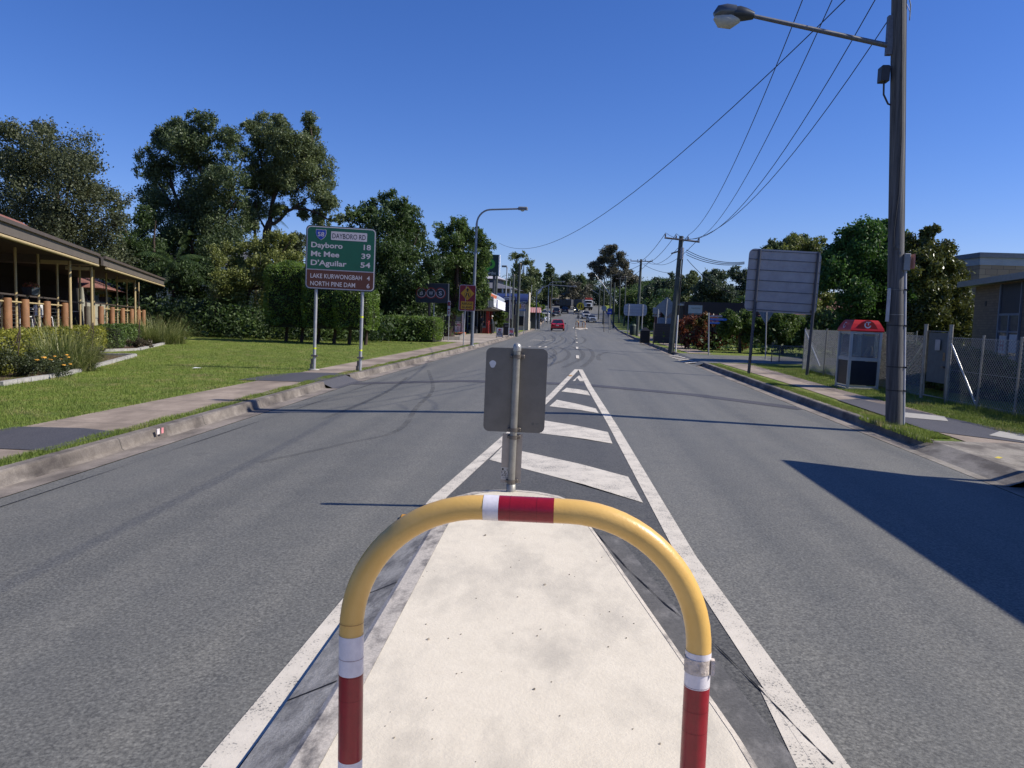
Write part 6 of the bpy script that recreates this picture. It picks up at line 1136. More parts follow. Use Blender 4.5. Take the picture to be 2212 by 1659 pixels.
# people
def person(loc, rz, label, top, legs, skin, hair, arm, hairlen=.0, shine=None):
    t = thing('person', loc, label, 'person', None, rz); bm_v = []; edges = []; rad = []
    def chain(pts, rs, start=None):
        prev = start
        for p, r_ in zip(pts, rs):
            bm_v.append(p); rad.append(r_); i = len(bm_v) - 1
            if prev is not None: edges.append((prev, i))
            prev = i
        return prev
    pel = chain([(0, 0, .95)], [.15]); chest = chain([(0, 0, 1.1), (0, 0, 1.28), (0, 0, 1.42)], [.145, .16, .13], pel); chain([(0, -.01, 1.5), (0, -.02, 1.58), (0, -.025, 1.66), (0, -.02, 1.72)], [.055, .07, .095, .07], chest)
    for s_ in (-1, 1):
        chain([(s_ * .1, 0, .9), (s_ * .11, 0, .5), (s_ * .11, .02, .1), (s_ * .11, -.1, .04)], [.1, .068, .045, .04], pel)
        e = chain(arm(s_), [.055, .045, .033, .028], chest)
        h = Vector(bm_v[e]); d = (h - Vector(bm_v[e - 1])).normalized(); side = d.cross(Vector((0, 0, 1))).normalized() if abs(d.z) < .9 else Vector((0, 1, 0))
        for k in range(4): chain([h + side * (k - 1.5) * .02 + d * .06, h + side * (k - 1.5) * .023 + d * (.10 + .01 * (k in (1, 2))) + Vector((0, 0, -.01))], [.009, .008], e)
        chain([h + side * .035 + d * .02, h + side * .05 + d * .05], [.011, .009], e)
    me = bpy.data.meshes.new('body'); me.from_pydata([tuple(v) for v in bm_v], edges, []); o = bpy.data.objects.new('body', me); C.objects.link(o)
    sk = o.modifiers.new('s', 'SKIN'); 
    for v, r_ in zip(me.skin_vertices[0].data, rad): v.radius = (r_, r_ * .82)
    me.skin_vertices[0].data[0].use_root = True
    sb = o.modifiers.new('u', 'SUBSURF'); sb.levels = 1; sb.render_levels = 1
    dg = bpy.context.evaluated_depsgraph_get(); m2 = bpy.data.meshes.new_from_object(o.evaluated_get(dg)); bpy.data.objects.remove(o)
    for m_ in (legs, top, skin): m2.materials.append(m_)
    for p in m2.polygons:
        c = p.center; r_ = math.hypot(c.x, c.y); p.use_smooth = True
        p.material_index = 0 if c.z < .97 and abs(c.x) < .24 and r_ < .26 else (2 if c.z > 1.49 or min((Vector(c) - Vector(bm_v[k])).length for k in range(len(bm_v)) if rad[k] < .029) < .05 else 1)
    ob = bpy.data.objects.new('body', m2); C.objects.link(ob); ob.parent = t
    hp = MB(); hp.lathe((0, .01, 1.66), [(.098, 0), (.1, .04), (.085, .085), (.045, .11), (.005, .118)], 14).build('hair', hair, t)
    for s_ in (-1, 1): MB().lathe((s_ * .03, -.108, 1.665), [(.003, 0), (.009, .006), (.003, .012)], 6).build('eye', M_blk, t)
    MB().tube([(0, -.1, 1.66), (0, -.125, 1.63), (0, -.1, 1.62)], [.008, .014, .008], 6).build('nose', skin, t); MB().box((0, -.1, 1.595), (.04, .01, .008)).build('mouth', mat('lip', (.25, .08, .07), .5), t)
    return t
M_skin = mat('skin_tan', (.38, .22, .15), .6, 0, .05, 6); M_navy = mat('dark_navy_cloth', (.012, .015, .025), .8, 0, .2, 8); M_blkc = mat('black_cloth', (.008, .008, .01), .8, 0, .2, 8)
c1 = G(1039, 721.5); c2 = G(1062, 722.6)
person((c1.x, c1.y, .018), math.radians(60), 'person in dark uniform with arms folded over a pale object, facing the white-haired person', M_navy, M_blkc, M_skin, mat('dark_hair', (.03, .02, .015), .7), lambda s: [(s * .2, 0, 1.38), (s * .25, -.03, 1.12), (s * .14, -.2, 1.12), (s * .03, -.22, 1.15)])
person((c2.x, c2.y, .018), math.radians(-80), 'white-haired person in dark jacket holding out a hand, in front of the red shop pillar', mat('dark_blue_jacket', (.02, .03, .045), .7), M_blkc, M_skin, mat('white_hair', (.65, .62, .55), .7), lambda s: [(s * .2, 0, 1.38), (s * .25, .02, 1.1), (s * .19, -.2, 1.06 if s > 0 else .98), (s * .16, -.36 if s > 0 else -.2, 1.08 if s > 0 else .9)])

# A-frame signs, bin, flag
def aframe(px0, px1, pyt, pyb, Y, label, fn, slate):
    c = A((px0 + px1) / 2, pyb, Y); W_ = (px1 - px0) / F * Y; H_ = (pyb - pyt) / F * Y; t = thing('a_frame_sign', (c.x, Y, .02), label, 'pavement sign', 'pavement signs by the kerb')
    for s_ in (-1, 1):
        p = MB().bbox(-W_ / 2, W_ / 2, -.015, .015, .08, H_); f_ = p; f_.xf(Matrix.Translation((0, s_ * .22, 0)) @ Matrix.Rotation(s_ * .2, 4, 'X')); f_.build('board', slate, t)
        MB().tube([(-W_ / 2, s_ * .25, 0), (-W_ / 2, s_ * .02, H_)], .025, 6).build('leg', M_dkst, t); MB().tube([(W_ / 2, s_ * .25, 0), (W_ / 2, s_ * .02, H_)], .025, 6).build('leg', M_dkst, t)
    fn(t, W_, H_)
def arrow(mb, x0_, x1_, z, y, h): mb.add([(x0_, y, z), (x0_ + h * .9, y, z - h / 2), (x0_ + h * .9, y, z - h / 5), (x1_, y, z - h / 5), (x1_, y, z + h / 5), (x0_ + h * .9, y, z + h / 5), (x0_ + h * .9, y, z + h / 2)], [(0, 1, 2, 3, 4, 5, 6)])
fx = Matrix.Translation((0, -.24, 0)) @ Matrix.Rotation(-.2, 4, 'X')
def f1(t, W_, H_):
    m = MB(); text(m, 'SHOE', 0, H_ * .5, .17, 0, W_ * .62, .03, 'c', slant=-.0, mirror=True); text(m, 'ELLIOD', 0, H_ * .26, .19, 0, W_ * .8, .03, 'c'); m.box((0, 0, H_ * .15), (W_ * .5, .002, .04)); m.xf(fx); m.build('lettering', M_navy, t)
    m = MB(); arrow(m, -W_ * .28, W_ * .3, H_ * .82, 0, .2); m.xf(fx); m.build('arrow', mat('dark_red_print', (.2, .01, .03), .5), t)
def f2(t, W_, H_):
    m = MB(); text(m, 'LAUNDRY', 0, H_ * .84, .1, 0, W_ * .75, .02, 'c'); text(m, 'today', 0, H_ * .7, .1, 0, W_ * .6, .02, 'c'); arrow(m, -W_ * .4, W_ * .36, H_ * .2, 0, .26); m.xf(fx); m.build('lettering', M_navy, t)
    m = MB(); text(m, 'OPEN', 0, H_ * .42, .26, 0, W_ * .8, .03, 'c'); m.xf(fx); m.build('red_lettering', mat('open_red', (.45, .03, .03), .5), t)
M_slate = mat('sign_slate_white', (.33, .35, .42), .5, 0, .06, 5)
aframe(1072.5, 1086, 707, 728.5, 61.5, 'pavement sign with dark red arrow, nearer of the two by the kerb', f1, M_slate); aframe(1098, 1110, 704, 722.5, 66, 'pavement sign reading OPEN in red above a black arrow', f2, M_slate)
c = G(1094, 724.5); bn = thing('rubbish_bin', (c.x, c.y, .018), 'dark rubbish bin between the two pavement signs', 'bin'); MB().rbox(-.28, .28, -.28, .28, 0, .95, .04).build('body', mat('bin_dark', (.015, .017, .022), .5), bn); MB().rbox(-.3, .3, -.3, .3, .951, 1.12, .08).build('lid', mat('bin_lid', (.02, .022, .028), .5), bn); MB().box((0, -.29, .85), (.3, .02, .08)).build('flap', mat('bin_flap', (.2, .2, .2), .5), bn)
c = A(1099, 725, 64.5); fg = thing('banner_flag', (c.x, 64.5, 0), 'tall narrow pale feather banner beside the dark pole at the shop', 'banner'); MB().tube([(0, 0, 0), (0, 0, 4.7)], .03, 6).build('pole', M_gpost, fg)
zt3 = A(1097, 638, 64.5).z; MB().prism([(.0, zt3), (.2, zt3 - .8), (.22, zt3 - 2.), (.12, 1.6), (0, 1.5)], -.01, .01).build('banner', mat('faded_banner', (.42, .38, .36), .7, 0, .25, 1.5), fg)

# poles and kerb things on the left
def lp(px, pyb, pyt, Y, label, r=.15, m=None):
    b_ = A(px, pyb, Y); t = thing('utility_pole', (b_.x, Y, zr(Y)), label, 'pole', 'poles along the left side'); h = A(px, pyt, Y).z - zr(Y); MB().tube([(0, 0, 0), (h * .02, 0, h)], [r, r * .75], 10).build('pole', m or M_wood2, t); MB().lathe((h * .02, 0, h), [(r * .85, 0), (r * .85, .08), (r * .3, .1)], 8).build('cap', M_dkst, t); return t
lp(1116, 722, 571, 67, 'tall timber pole right of the OPEN pavement sign'); lp(1105, 700, 595, 78, 'shorter dark pole just left of the tall timber pole', .14); lp(1069, 668, 583, 84, 'dark pole standing in front of the supermarket sign', .16)
for px, pyb, pyt, Y, lab in ((1091, 640, 579, 95, 'grey shop floodlight pole right of the supermarket sign'),):
    t = lp(px, pyb, pyt, Y, lab, .09, M_gpost); h = A(px, pyt, Y).z - zr(Y); MB().rbox(-.5, .15, -.2, .2, h + .1, h + .32, .04).build('flood_light', MATS['lamp_housing_grey'], t)
# tenant board
c = A(1098, 700, 84); tbd = thing('shop_directory_sign', (c.x, 84, 0), 'tall dark directory board with white header and coloured tenant panels', 'shop sign'); q2 = lambda px, py: A(px, py, 84) - c + Vector((0, 0, c.z))
def panel(px0, px1, py0, py1, m, y, parent, nm):
    a_, b_ = q2(px0, py0), q2(px1, py1); return MB().bbox(a_.x, b_.x, y - .03, y, b_.z, a_.z).build(nm, m, parent)
panel(1088.5, 1113, 640, 680, mat('directory_navy', (.015, .018, .04), .5), .1, tbd, 'board')
hd_ = panel(1089, 1111, 641.5, 648, mat('header_white', (.5, .52, .6), .5), .06, tbd, 'header'); t_ = MB(); a_ = q2(1100, 646.5); text(t_, 'pineridge', a_.x, a_.z, .2, .022, .9, .0, 'c'); t_.build('lettering', M_navy, hd_)
for (a0, a1, b0, b1, nm, col) in ((1099.5, 1104, 652, 659, 'blue', (.03, .12, .5)), (1104.5, 1110.5, 652, 655.5, 'dark_red', (.3, .03, .05)), (1104.5, 1110.5, 656, 659.5, 'white', (.5, .5, .55)), (1099.5, 1104.5, 660.5, 664, 'pale', (.3, .34, .38)), (1105, 1110.5, 660.5, 664, 'olive', (.12, .12, .05)), (1093, 1098, 652, 656, 'maroon', (.07, .02, .02))): panel(a0, a1, b0, b1, mat('tenant_' + nm, col, .5), .068, tbd, 'tenant_panel')
MB().bbox(-.9, .9, .1, .3, 0, q2(1098, 680).z).build('stand', M_dkst, tbd)
# blue awning shop
c = A(1135, 700, 98); bl = thing('shop', (c.x - .3, 98, 0), 'cream shop with curved navy awning reading HAIR & BEAUTY beside the bus shelter', 'shop'); q3 = lambda px, py, Y=98: (A(px, py, Y) - Vector((c.x - .3, Y, 0)))
xa_, xb_ = q3(1115, 680).x, q3(1139, 680).x; zt_a, zb_a, ztx = q3(1130, 635).z, q3(1130, 652).z, q3(1130, 657).z
MB().bbox(xa_ - 3, xb_ + .05, 1.3, 4.5, 0, zt_a + .1).build('wall', mat('cream_shop_wall', (.4, .36, .3), .8, 0, .1, 2), bl)
av = MB(); pr = [(1.3 * (1 - math.sin(a)), zb_a + (zt_a - zb_a) * math.cos(a)) for a in np.linspace(0, math.pi / 2, 7)]
av.add([(xa_ - 3, y_, z_) for y_, z_ in pr] + [(xb_, y_, z_) for y_, z_ in pr], [(i, 7 + i, 8 + i, i + 1) for i in range(6)] + [tuple(range(7, 14))]); av.build('awning', mat('navy_awning', (.012, .03, .12), .7, 0, .15, 3), bl)
vl = MB().bbox(xa_ - 3, xb_, -.05, -.01, ztx, zb_a).build('valance', mat('navy_valance', (.015, .018, .05), .7), bl); t_ = MB(); text(t_, 'HAIR & BEAUTY', xb_ - .1, ztx + .06, .28, -.06, 2.7, .01, 'r'); t_.build('lettering', wfr, vl)
for z_ in (.9,): MB().bbox(xa_, xb_ - .4, 1.2, 1.298, z_ - .3, z_ + .9).build('window', M_gl, bl)
MB().bbox(xb_ + .051, xb_ + .11, 1.2, 4.5, 0, zt_a + .3).build('side_wall_trim', mat('pale_trim', (.5, .45, .35), .7), bl); MB().tube([(xb_ + .3, 3, zt_a), (xb_ + .3, 3, zt_a + 1.3)], .03, 5).build('antenna', M_gpost, bl)
# 60 sign with extra plates
c = A(1131, 710, 74); s6 = thing('speed_sign', (c.x, 74, 0), 'speed limit 60 sign in a red ring above a blue plate on a thin post', 'road sign'); q4 = lambda px, py: A(px, py, 74) - Vector((c.x, 74, 0))
a_, b_ = q4(1125.6, 656.5), q4(1134, 666.2); cxx, czz = (a_.x + b_.x) / 2, (a_.z + b_.z) / 2
MB().tube([(0, .03, 0), (.02, .03, b_.z + .2)], .03, 8).build('post', M_gpost, s6); MB().bbox(a_.x, b_.x, -.01, .01, b_.z, a_.z).build('plate', M_sw, s6)
t_ = MB(); ringm(t_, cxx, czz, .15, .19, -.014); t_.build('red_ring', M_dkst if False else mat('ring_dark_red', (.12, .01, .03), .5), s6); t_ = MB(); text(t_, '60', cxx, czz - .07, .14, -.016, .22, .008, 'c'); t_.build('numerals', M_blk, s6)
a_, b_ = q4(1121, 656.5), q4(1125.4, 666.2); MB().bbox(a_.x, b_.x, -.01, .01, b_.z, a_.z).build('yellow_plate', mat('amber_plate', (.45, .24, .01), .5), s6)
a_, b_ = q4(1120, 666.8), q4(1135.5, 672); bp = MB().bbox(a_.x, b_.x, -.01, .01, b_.z, a_.z).build('blue_plate', mat('blue_plate', (.02, .1, .3), .5), s6); t_ = MB(); text(t_, 'LIVE BLINDS', (a_.x + b_.x) / 2, b_.z + .06, .11, -.015, .6, .005, 'c'); t_.build('lettering', wfr, bp)
# bus shelter
c = A(1154, 697, 112); sh_ = thing('bus_shelter', (c.x, 112, zr(112)), 'small bus shelter with rusty red corrugated roof by the footpath', 'bus shelter'); wS = 11.5 / F * 112 * 1.0
MB().bbox(-wS, wS, 0, 2.0, 2.35, 2.42).build('ceiling', M_dkst, sh_); MB().add([(-wS - .1, -.2, 2.4), (wS + .1, -.2, 2.4), (wS + .1, 1.2, 3.15), (-wS - .1, 1.2, 3.15), (-wS - .1, 2.4, 2.4), (wS + .1, 2.4, 2.4)], [(0, 1, 2, 3), (3, 2, 5, 4), (0, 3, 4), (1, 5, 2)]).build('roof', stripes('rusty_red_roof', (.32, .1, .09), (.5, .3, .28), .3, 0, .4), sh_)
MB().bbox(-wS, -wS + .15, 0, 2, 0, 2.35).build('side_wall', mat('shelter_grey', (.25, .25, .24), .7), sh_); MB().bbox(-wS + .151, wS, 1.9, 2., .0, 2.35).build('back_wall', mat('shelter_dark', (.06, .07, .07), .7), sh_); MB().bbox(wS - .1, wS, 0, .1, 0, 2.35).build('post', M_gpost, sh_)
# curved and angled lamps further up the left kerb
l2 = street_lamp((A(1157.5, 698, 108).x, 108, 0), A(1158, 613, 108).z, 5., 'street lamp with pale cranked arm beside the bus shelter', straight=True, r=.1)
MB().prism([(.15, 5.3), (.95, 6.2), (.5, 5.2), (.15, 4.9)], -.02, .02).build('banner', mat('white_banner', (.55, .56, .6), .6), l2)
street_lamp((A(1183, 690, 150).x, 150, zr(150)), A(1184, 608, 150).z - zr(150), 2.6, 'street lamp with curved arm at the driveway past the bus shelter', r=.11)
lp(1189.5, 683, 608, 160, 'slim green-grey pole just right of the curved lamp at the driveway', .14); lp(1102, 668, 621, 150, 'small distant pole left of the blue awning roof', .14)
for px, l in ((1171.5, 'left thin post on the kerb past the bus shelter'), (1175.5, 'right thin post on the kerb past the bus shelter')):
    b_ = A(px, 692, 128); MB_ = MB().tube([(0, 0, 0), (0, 0, 2.1)], .04, 6); o = MB_.build('signpost', M_gpost); tag(o, l, 'post', 'thin posts past the bus shelter'); o.location = (b_.x, 128, zr(128))
# far house with tan roof
house('house', 'distant house with tan hipped roof behind the turning truck', 1219, 668, 282, 7.6, 9, 2.6, 2.5, mat('dark_house_wall', (.05, .04, .04), .8), mat('tan_roof', (.2, .17, .11), .8, 0, .15, 1), 1., wins=((-3, -1.5, 1., 2.1), (1.2, 2.6, 1., 2.1)), zb=zr(282) - .2)
# dark commercial building on the right with a white board
c = A(1540, 690, 66); db = thing('commercial_building', (c.x, 66, 0), 'dark brown commercial building with a white sign board behind the red-tipped hedge', 'building'); q5 = lambda px, py: A(px, py, 66) - Vector((c.x, 66, 0))
MB().bbox(q5(1478, 690).x, q5(1650, 690).x, 0, 9, 0, q5(1540, 653).z).build('wall', mat('dark_brown_wall', (.035, .028, .03), .7, 0, .1, 1), db); a_, b_ = q5(1487, 659), q5(1516, 680); sb_ = MB().bbox(a_.x, b_.x, -.08, -.01, b_.z, a_.z).build('sign_board', mat('board_pale', (.38, .42, .45), .5, 0, .06, 2), db)
t_ = MB(); text(t_, 'Southpine', (a_.x + b_.x) / 2 + .05, a_.z - .3, .14, -.09, .75, 0, 'c'); t_.build('lettering', mat('board_grey_text', (.12, .14, .16), .6), sb_); MB().bbox(a_.x, b_.x, -.09, -.081, b_.z, b_.z + .12).build('board_stripe', mat('board_stripe', (.15, .17, .18), .6), sb_)
MB().bbox(q5(1455, 690).x, q5(1478, 690).x - .01, .5, 7, 0, q5(1540, 660).z).build('glazed_wing', mat('wing_grey', (.06, .06, .065), .5), db); MB().bbox(q5(1455, 690).x - .1, q5(1478, 690).x - .011, .3, .49, q5(1540, 662).z, q5(1540, 660).z + .1).build('wing_fascia', M_gpost, db)
MB().bbox(q5(1438, 690).x, q5(1454, 690).x, 8, 9, 0, 3).build('brick_wing', mat('dark_red_brick', (.12, .04, .03), .8, 0, .2, 4), db)
# red tiled house roof right of the blank sign
house('house', 'red tiled hip roof of a house showing between the bushes and the dark tree', 1808, 720, 58, 7, 7, 2.6, 1.5, mat('brick_house_wall', (.2, .12, .09), .8), brickmat('red_roof_tiles', (.22, .09, .075), (.16, .06, .05), (.05, .02, .02), 2.6, .5), wins=((-2, -.8, 1, 2.1),), zb=A(1808, 640, 58).z - 4.1)
wd2 = wood('shade_fill', 'dark shade planting behind the phone booth and the bushes', [(12, 20, 38, 40, 3.0, 3.6), (8.5, 16, 49, 47.5, 1.2, 2.4)], LM['dark'], 9000, .12)

# ---- assorted sign backs on the right
def sign_back(px0, px1, py0, py1, Y, pyb, label, posts_, name='direction_sign', r=.35, col=None):
    c = A((px0 + px1) / 2, pyb, Y); t = thing(name, (c.x, Y, zr(Y)), label, 'road sign'); a_, b_ = A(px0, py0, Y) - t.location, A(px1, py1, Y) - t.location
    MB().prism(rrect(a_.x, b_.x, b_.z, a_.z, r), .06, .08).build('panel', col or mat('pale_sign_back', (.34, .37, .42), .5, .2, .06, 1.5), t)
    g_ = MB(); [g_.bbox(a_.x + .03, b_.x - .03, .04, .0595, b_.z + (a_.z - b_.z) * k / 4 - .015, b_.z + (a_.z - b_.z) * k / 4 + .015) for k in (1, 2, 3)]; g_.build('stiffening_rail', mat('rail_alloy', (.2, .22, .25), .5), t)
    for p in posts_: x_ = A(p, pyb, Y).x - c.x; MB().tube([(x_, 0, 0), (x_, 0, a_.z - .03)], .05, 8).build('post', M_gpost, t)
sign_back(1348, 1397, 656, 683, 80, 722, 'wide pale back of a direction sign behind the second timber pole', (1356, 1386))
sign_back(1411, 1426.5, 664, 678, 62, 752, 'small pale sign back on a single post left of the diamond sign', (1418,), 'road_sign', .05); sign_back(1410, 1426, 679.5, 684, 62.3, 752, 'small grey plate under the pale sign back, left of the diamond sign', (), 'road_sign', .03)
c = A(1436, 752, 58); dsn = thing('warning_sign', (c.x - .1, 58, 0), 'back of a diamond-shaped warning sign on a leaning post', 'road sign'); a_ = A(1438, 663, 58) - dsn.location; dsn.rotation_euler = (0, .03, 0)
MB().prism([(a_.x, a_.z + .75), (a_.x - .8, a_.z), (a_.x, a_.z - .75), (a_.x + .8, a_.z)], .05, .07).build('plate', mat('pale_sign_back2', (.22, .25, .28), .5, .2), dsn); MB().prism(rrect(a_.x - .6, a_.x + .55, a_.z - 1.5, a_.z - .8, .04), .05, .07).build('lower_plate', MATS['pale_sign_back2'], dsn); MB().tube([(0, 0, 0), (a_.x - .02, 0, a_.z + .6)], .04, 8).build('post', M_gpost, dsn)
# street name blades
c = G(1530.5, 768); nm = thing('street_name_sign', (c.x, c.y, 0), 'white street name blade above two blue arrow blades on a post at the corner', 'street sign'); Yn = c.y; q6 = lambda px, py: A(px, py, Yn) - Vector((c.x, Yn, 0))
a_ = q6(1533, 680.5); MB().tube([(0, 0, 0), (a_.x - .05, 0, a_.z + .12)], .035, 8).build('post', M_gpost, nm); b_ = q6(1560, 686)
p_ = MB().bbox(a_.x, b_.x, -.015, .015, b_.z + .02, a_.z).build('white_blade', M_sw, nm); t_ = MB(); text(t_, 'PATTERSON ST', (a_.x + b_.x) / 2, b_.z + .05, .1, -.018, .68, .006, 'c'); t_.build('lettering', M_blk, p_)
for (px0, px1, py0, py1, s_) in ((1533, 1571, 687, 693, 'PINE RIVERS HALL'), (1533, 1556, 694.5, 700, 'LIBRARY')):
    a_, b_ = q6(px0, py0), q6(px1, py1); zc = (a_.z + b_.z) / 2; p_ = MB().prism([(a_.x, b_.z), (b_.x - .08, b_.z), (b_.x, zc), (b_.x - .08, a_.z), (a_.x, a_.z)], -.015, .015).build('blue_blade', mat('blade_blue', (.03, .14, .5), .45), nm); t_ = MB(); text(t_, s_, a_.x + .05, b_.z + .05, .08, -.018, (b_.x - a_.x) * .75, .003); t_.build('lettering', M_sw, p_)
# blue arrow sign, round back, triangle back
c = A(1319, 712, 96); ba = thing('road_sign', (c.x, 96, 0), 'square blue sign with a white right-pointing arrow', 'road sign'); a_, b_ = A(1312.5, 666.5, 96) - ba.location, A(1322, 679, 96) - ba.location; MB().bbox(a_.x, b_.x, -.01, .01, b_.z, a_.z).build('plate', M_blue, ba); t_ = MB(); zc = b_.z + .25; t_.bbox(a_.x + .12, b_.x - .22, -.02, -.012, zc - .04, zc + .04).add([(b_.x - .23, -.015, zc - .11), (b_.x - .08, -.015, zc), (b_.x - .23, -.015, zc + .11)], [(0, 1, 2)]); t_.build('arrow', M_sw, ba); MB().tube([((a_.x + b_.x) / 2, .04, 0), ((a_.x + b_.x) / 2, .04, a_.z)], .04, 8).build('post', M_gpost, ba)
c = A(1305, 705, 104); rbk = thing('road_sign', (c.x, 104, 0), 'back of a round sign on a dark post left of the blue arrow sign', 'road sign'); a_ = A(1305, 666, 104) - rbk.location; MB().prism(poly_disc(a_.x, a_.z, .36, 18), 0, .02).build('plate', MATS['pale_sign_back2'], rbk); MB().tube([(0, .05, 0), (a_.x, .05, a_.z + .3)], .05, 8).build('post', M_dkst, rbk)
c = G(1653, 778); tg = thing('road_sign', (c.x, c.y, 0), 'grey back of a give way triangle on a thin post under the blank sign', 'road sign'); Yt = c.y; a_ = A(1655, 681, Yt) - tg.location; MB().prism([(a_.x, a_.z - .45), (a_.x + .42, a_.z + .25), (a_.x - .42, a_.z + .25)], 0, .02).build('plate', MATS['pale_sign_back2'], tg); MB().tube([(0, -.03, 0), (a_.x, -.03, a_.z + .2)], .03, 8).build('post', M_gpost, tg)
# bins and street furniture
c = G(1382 - 15, 724); b2 = thing('rubbish_bin', (c.x, c.y, 0), 'dark green slatted street bin by the pale sign posts', 'bin'); MB().lathe((0, 0, 0), [(.38, 0), (.4, .95), (.36, 1.0)], 12).build('body', mat('bin_green', (.012, .025, .02), .6), b2); MB().lathe((0, 0, 1.0), [(.42, 0), (.4, .1), (.2, .28)], 12).build('lid', mat('bin_green_lid', (.04, .06, .035), .6), b2)
c = G(1458, 741 - 2); c = G(1457.5, 738); b3 = thing('litter_bin', (A(1458 - 1.5, 738, 60).x - .0, 60, 0), 'dark square bin enclosure left of the small pale sign back', 'bin')
b3.location = (A(1458 - 1458 + 1458, 738, 60).x - 1.45, 60, 0); b3.location = (A(1458, 738, 60).x, 60, 0); b3.location.x = A(1458 - 0, 700, 60).x - (1458 - 1457) * .03
b3.location.x = A(1318 + 140 - 0, 700, 60).x; b3.location.x = A((2400 + 627 / 4.424) / 1.8228, 700, 60).x
MB().rbox(-.36, .36, -.36, .36, 0, .95, .04).build('body', mat('bin_black', (.012, .012, .015), .6), b3); MB().add([(-.36, -.36, .951), (.36, -.36, .951), (.36, .36, .951), (-.36, .36, .951), (-.1, 0, 1.2), (.1, 0, 1.2)], [(0, 1, 5, 4), (1, 2, 5), (2, 3, 4, 5), (3, 0, 4)]).build('lid', M_blk, b3)
c = A((2400 + 845 / 4.424) / 1.8228, 730, 66); mb_ = thing('letterbox', (c.x, 66, 0), 'white-topped letterbox on a dark red post in the garden past the sign', 'letterbox'); MB().bbox(-.12, .12, -.1, .1, 0, 1.1).build('post', mat('dark_red_post', (.12, .02, .02), .7), mb_); MB().rbox(.15, .75, -.15, .15, 1.0, 1.35, .03).build('box', mat('white_box', (.7, .7, .7), .5), mb_)
tf = thing('timber_fence', (A(1450, 735, 57).x, 57, 0), 'short dark slatted timber fence left of the leaning pole', 'fence'); MB().bbox(-1.3, 1.3, 0, .06, .1, 1.55).build('slats', stripes('dark_slats', (.05, .04, .035), (.01, .01, .01), .12, 2), tf); MB().tube([(-1.3, .03, 0), (-1.3, .03, 1.6)], .05, 6).build('post', M_dkst, tf); MB().tube([(1.3, .03, 0), (1.3, .03, 1.6)], .05, 6).build('post', M_dkst, tf)

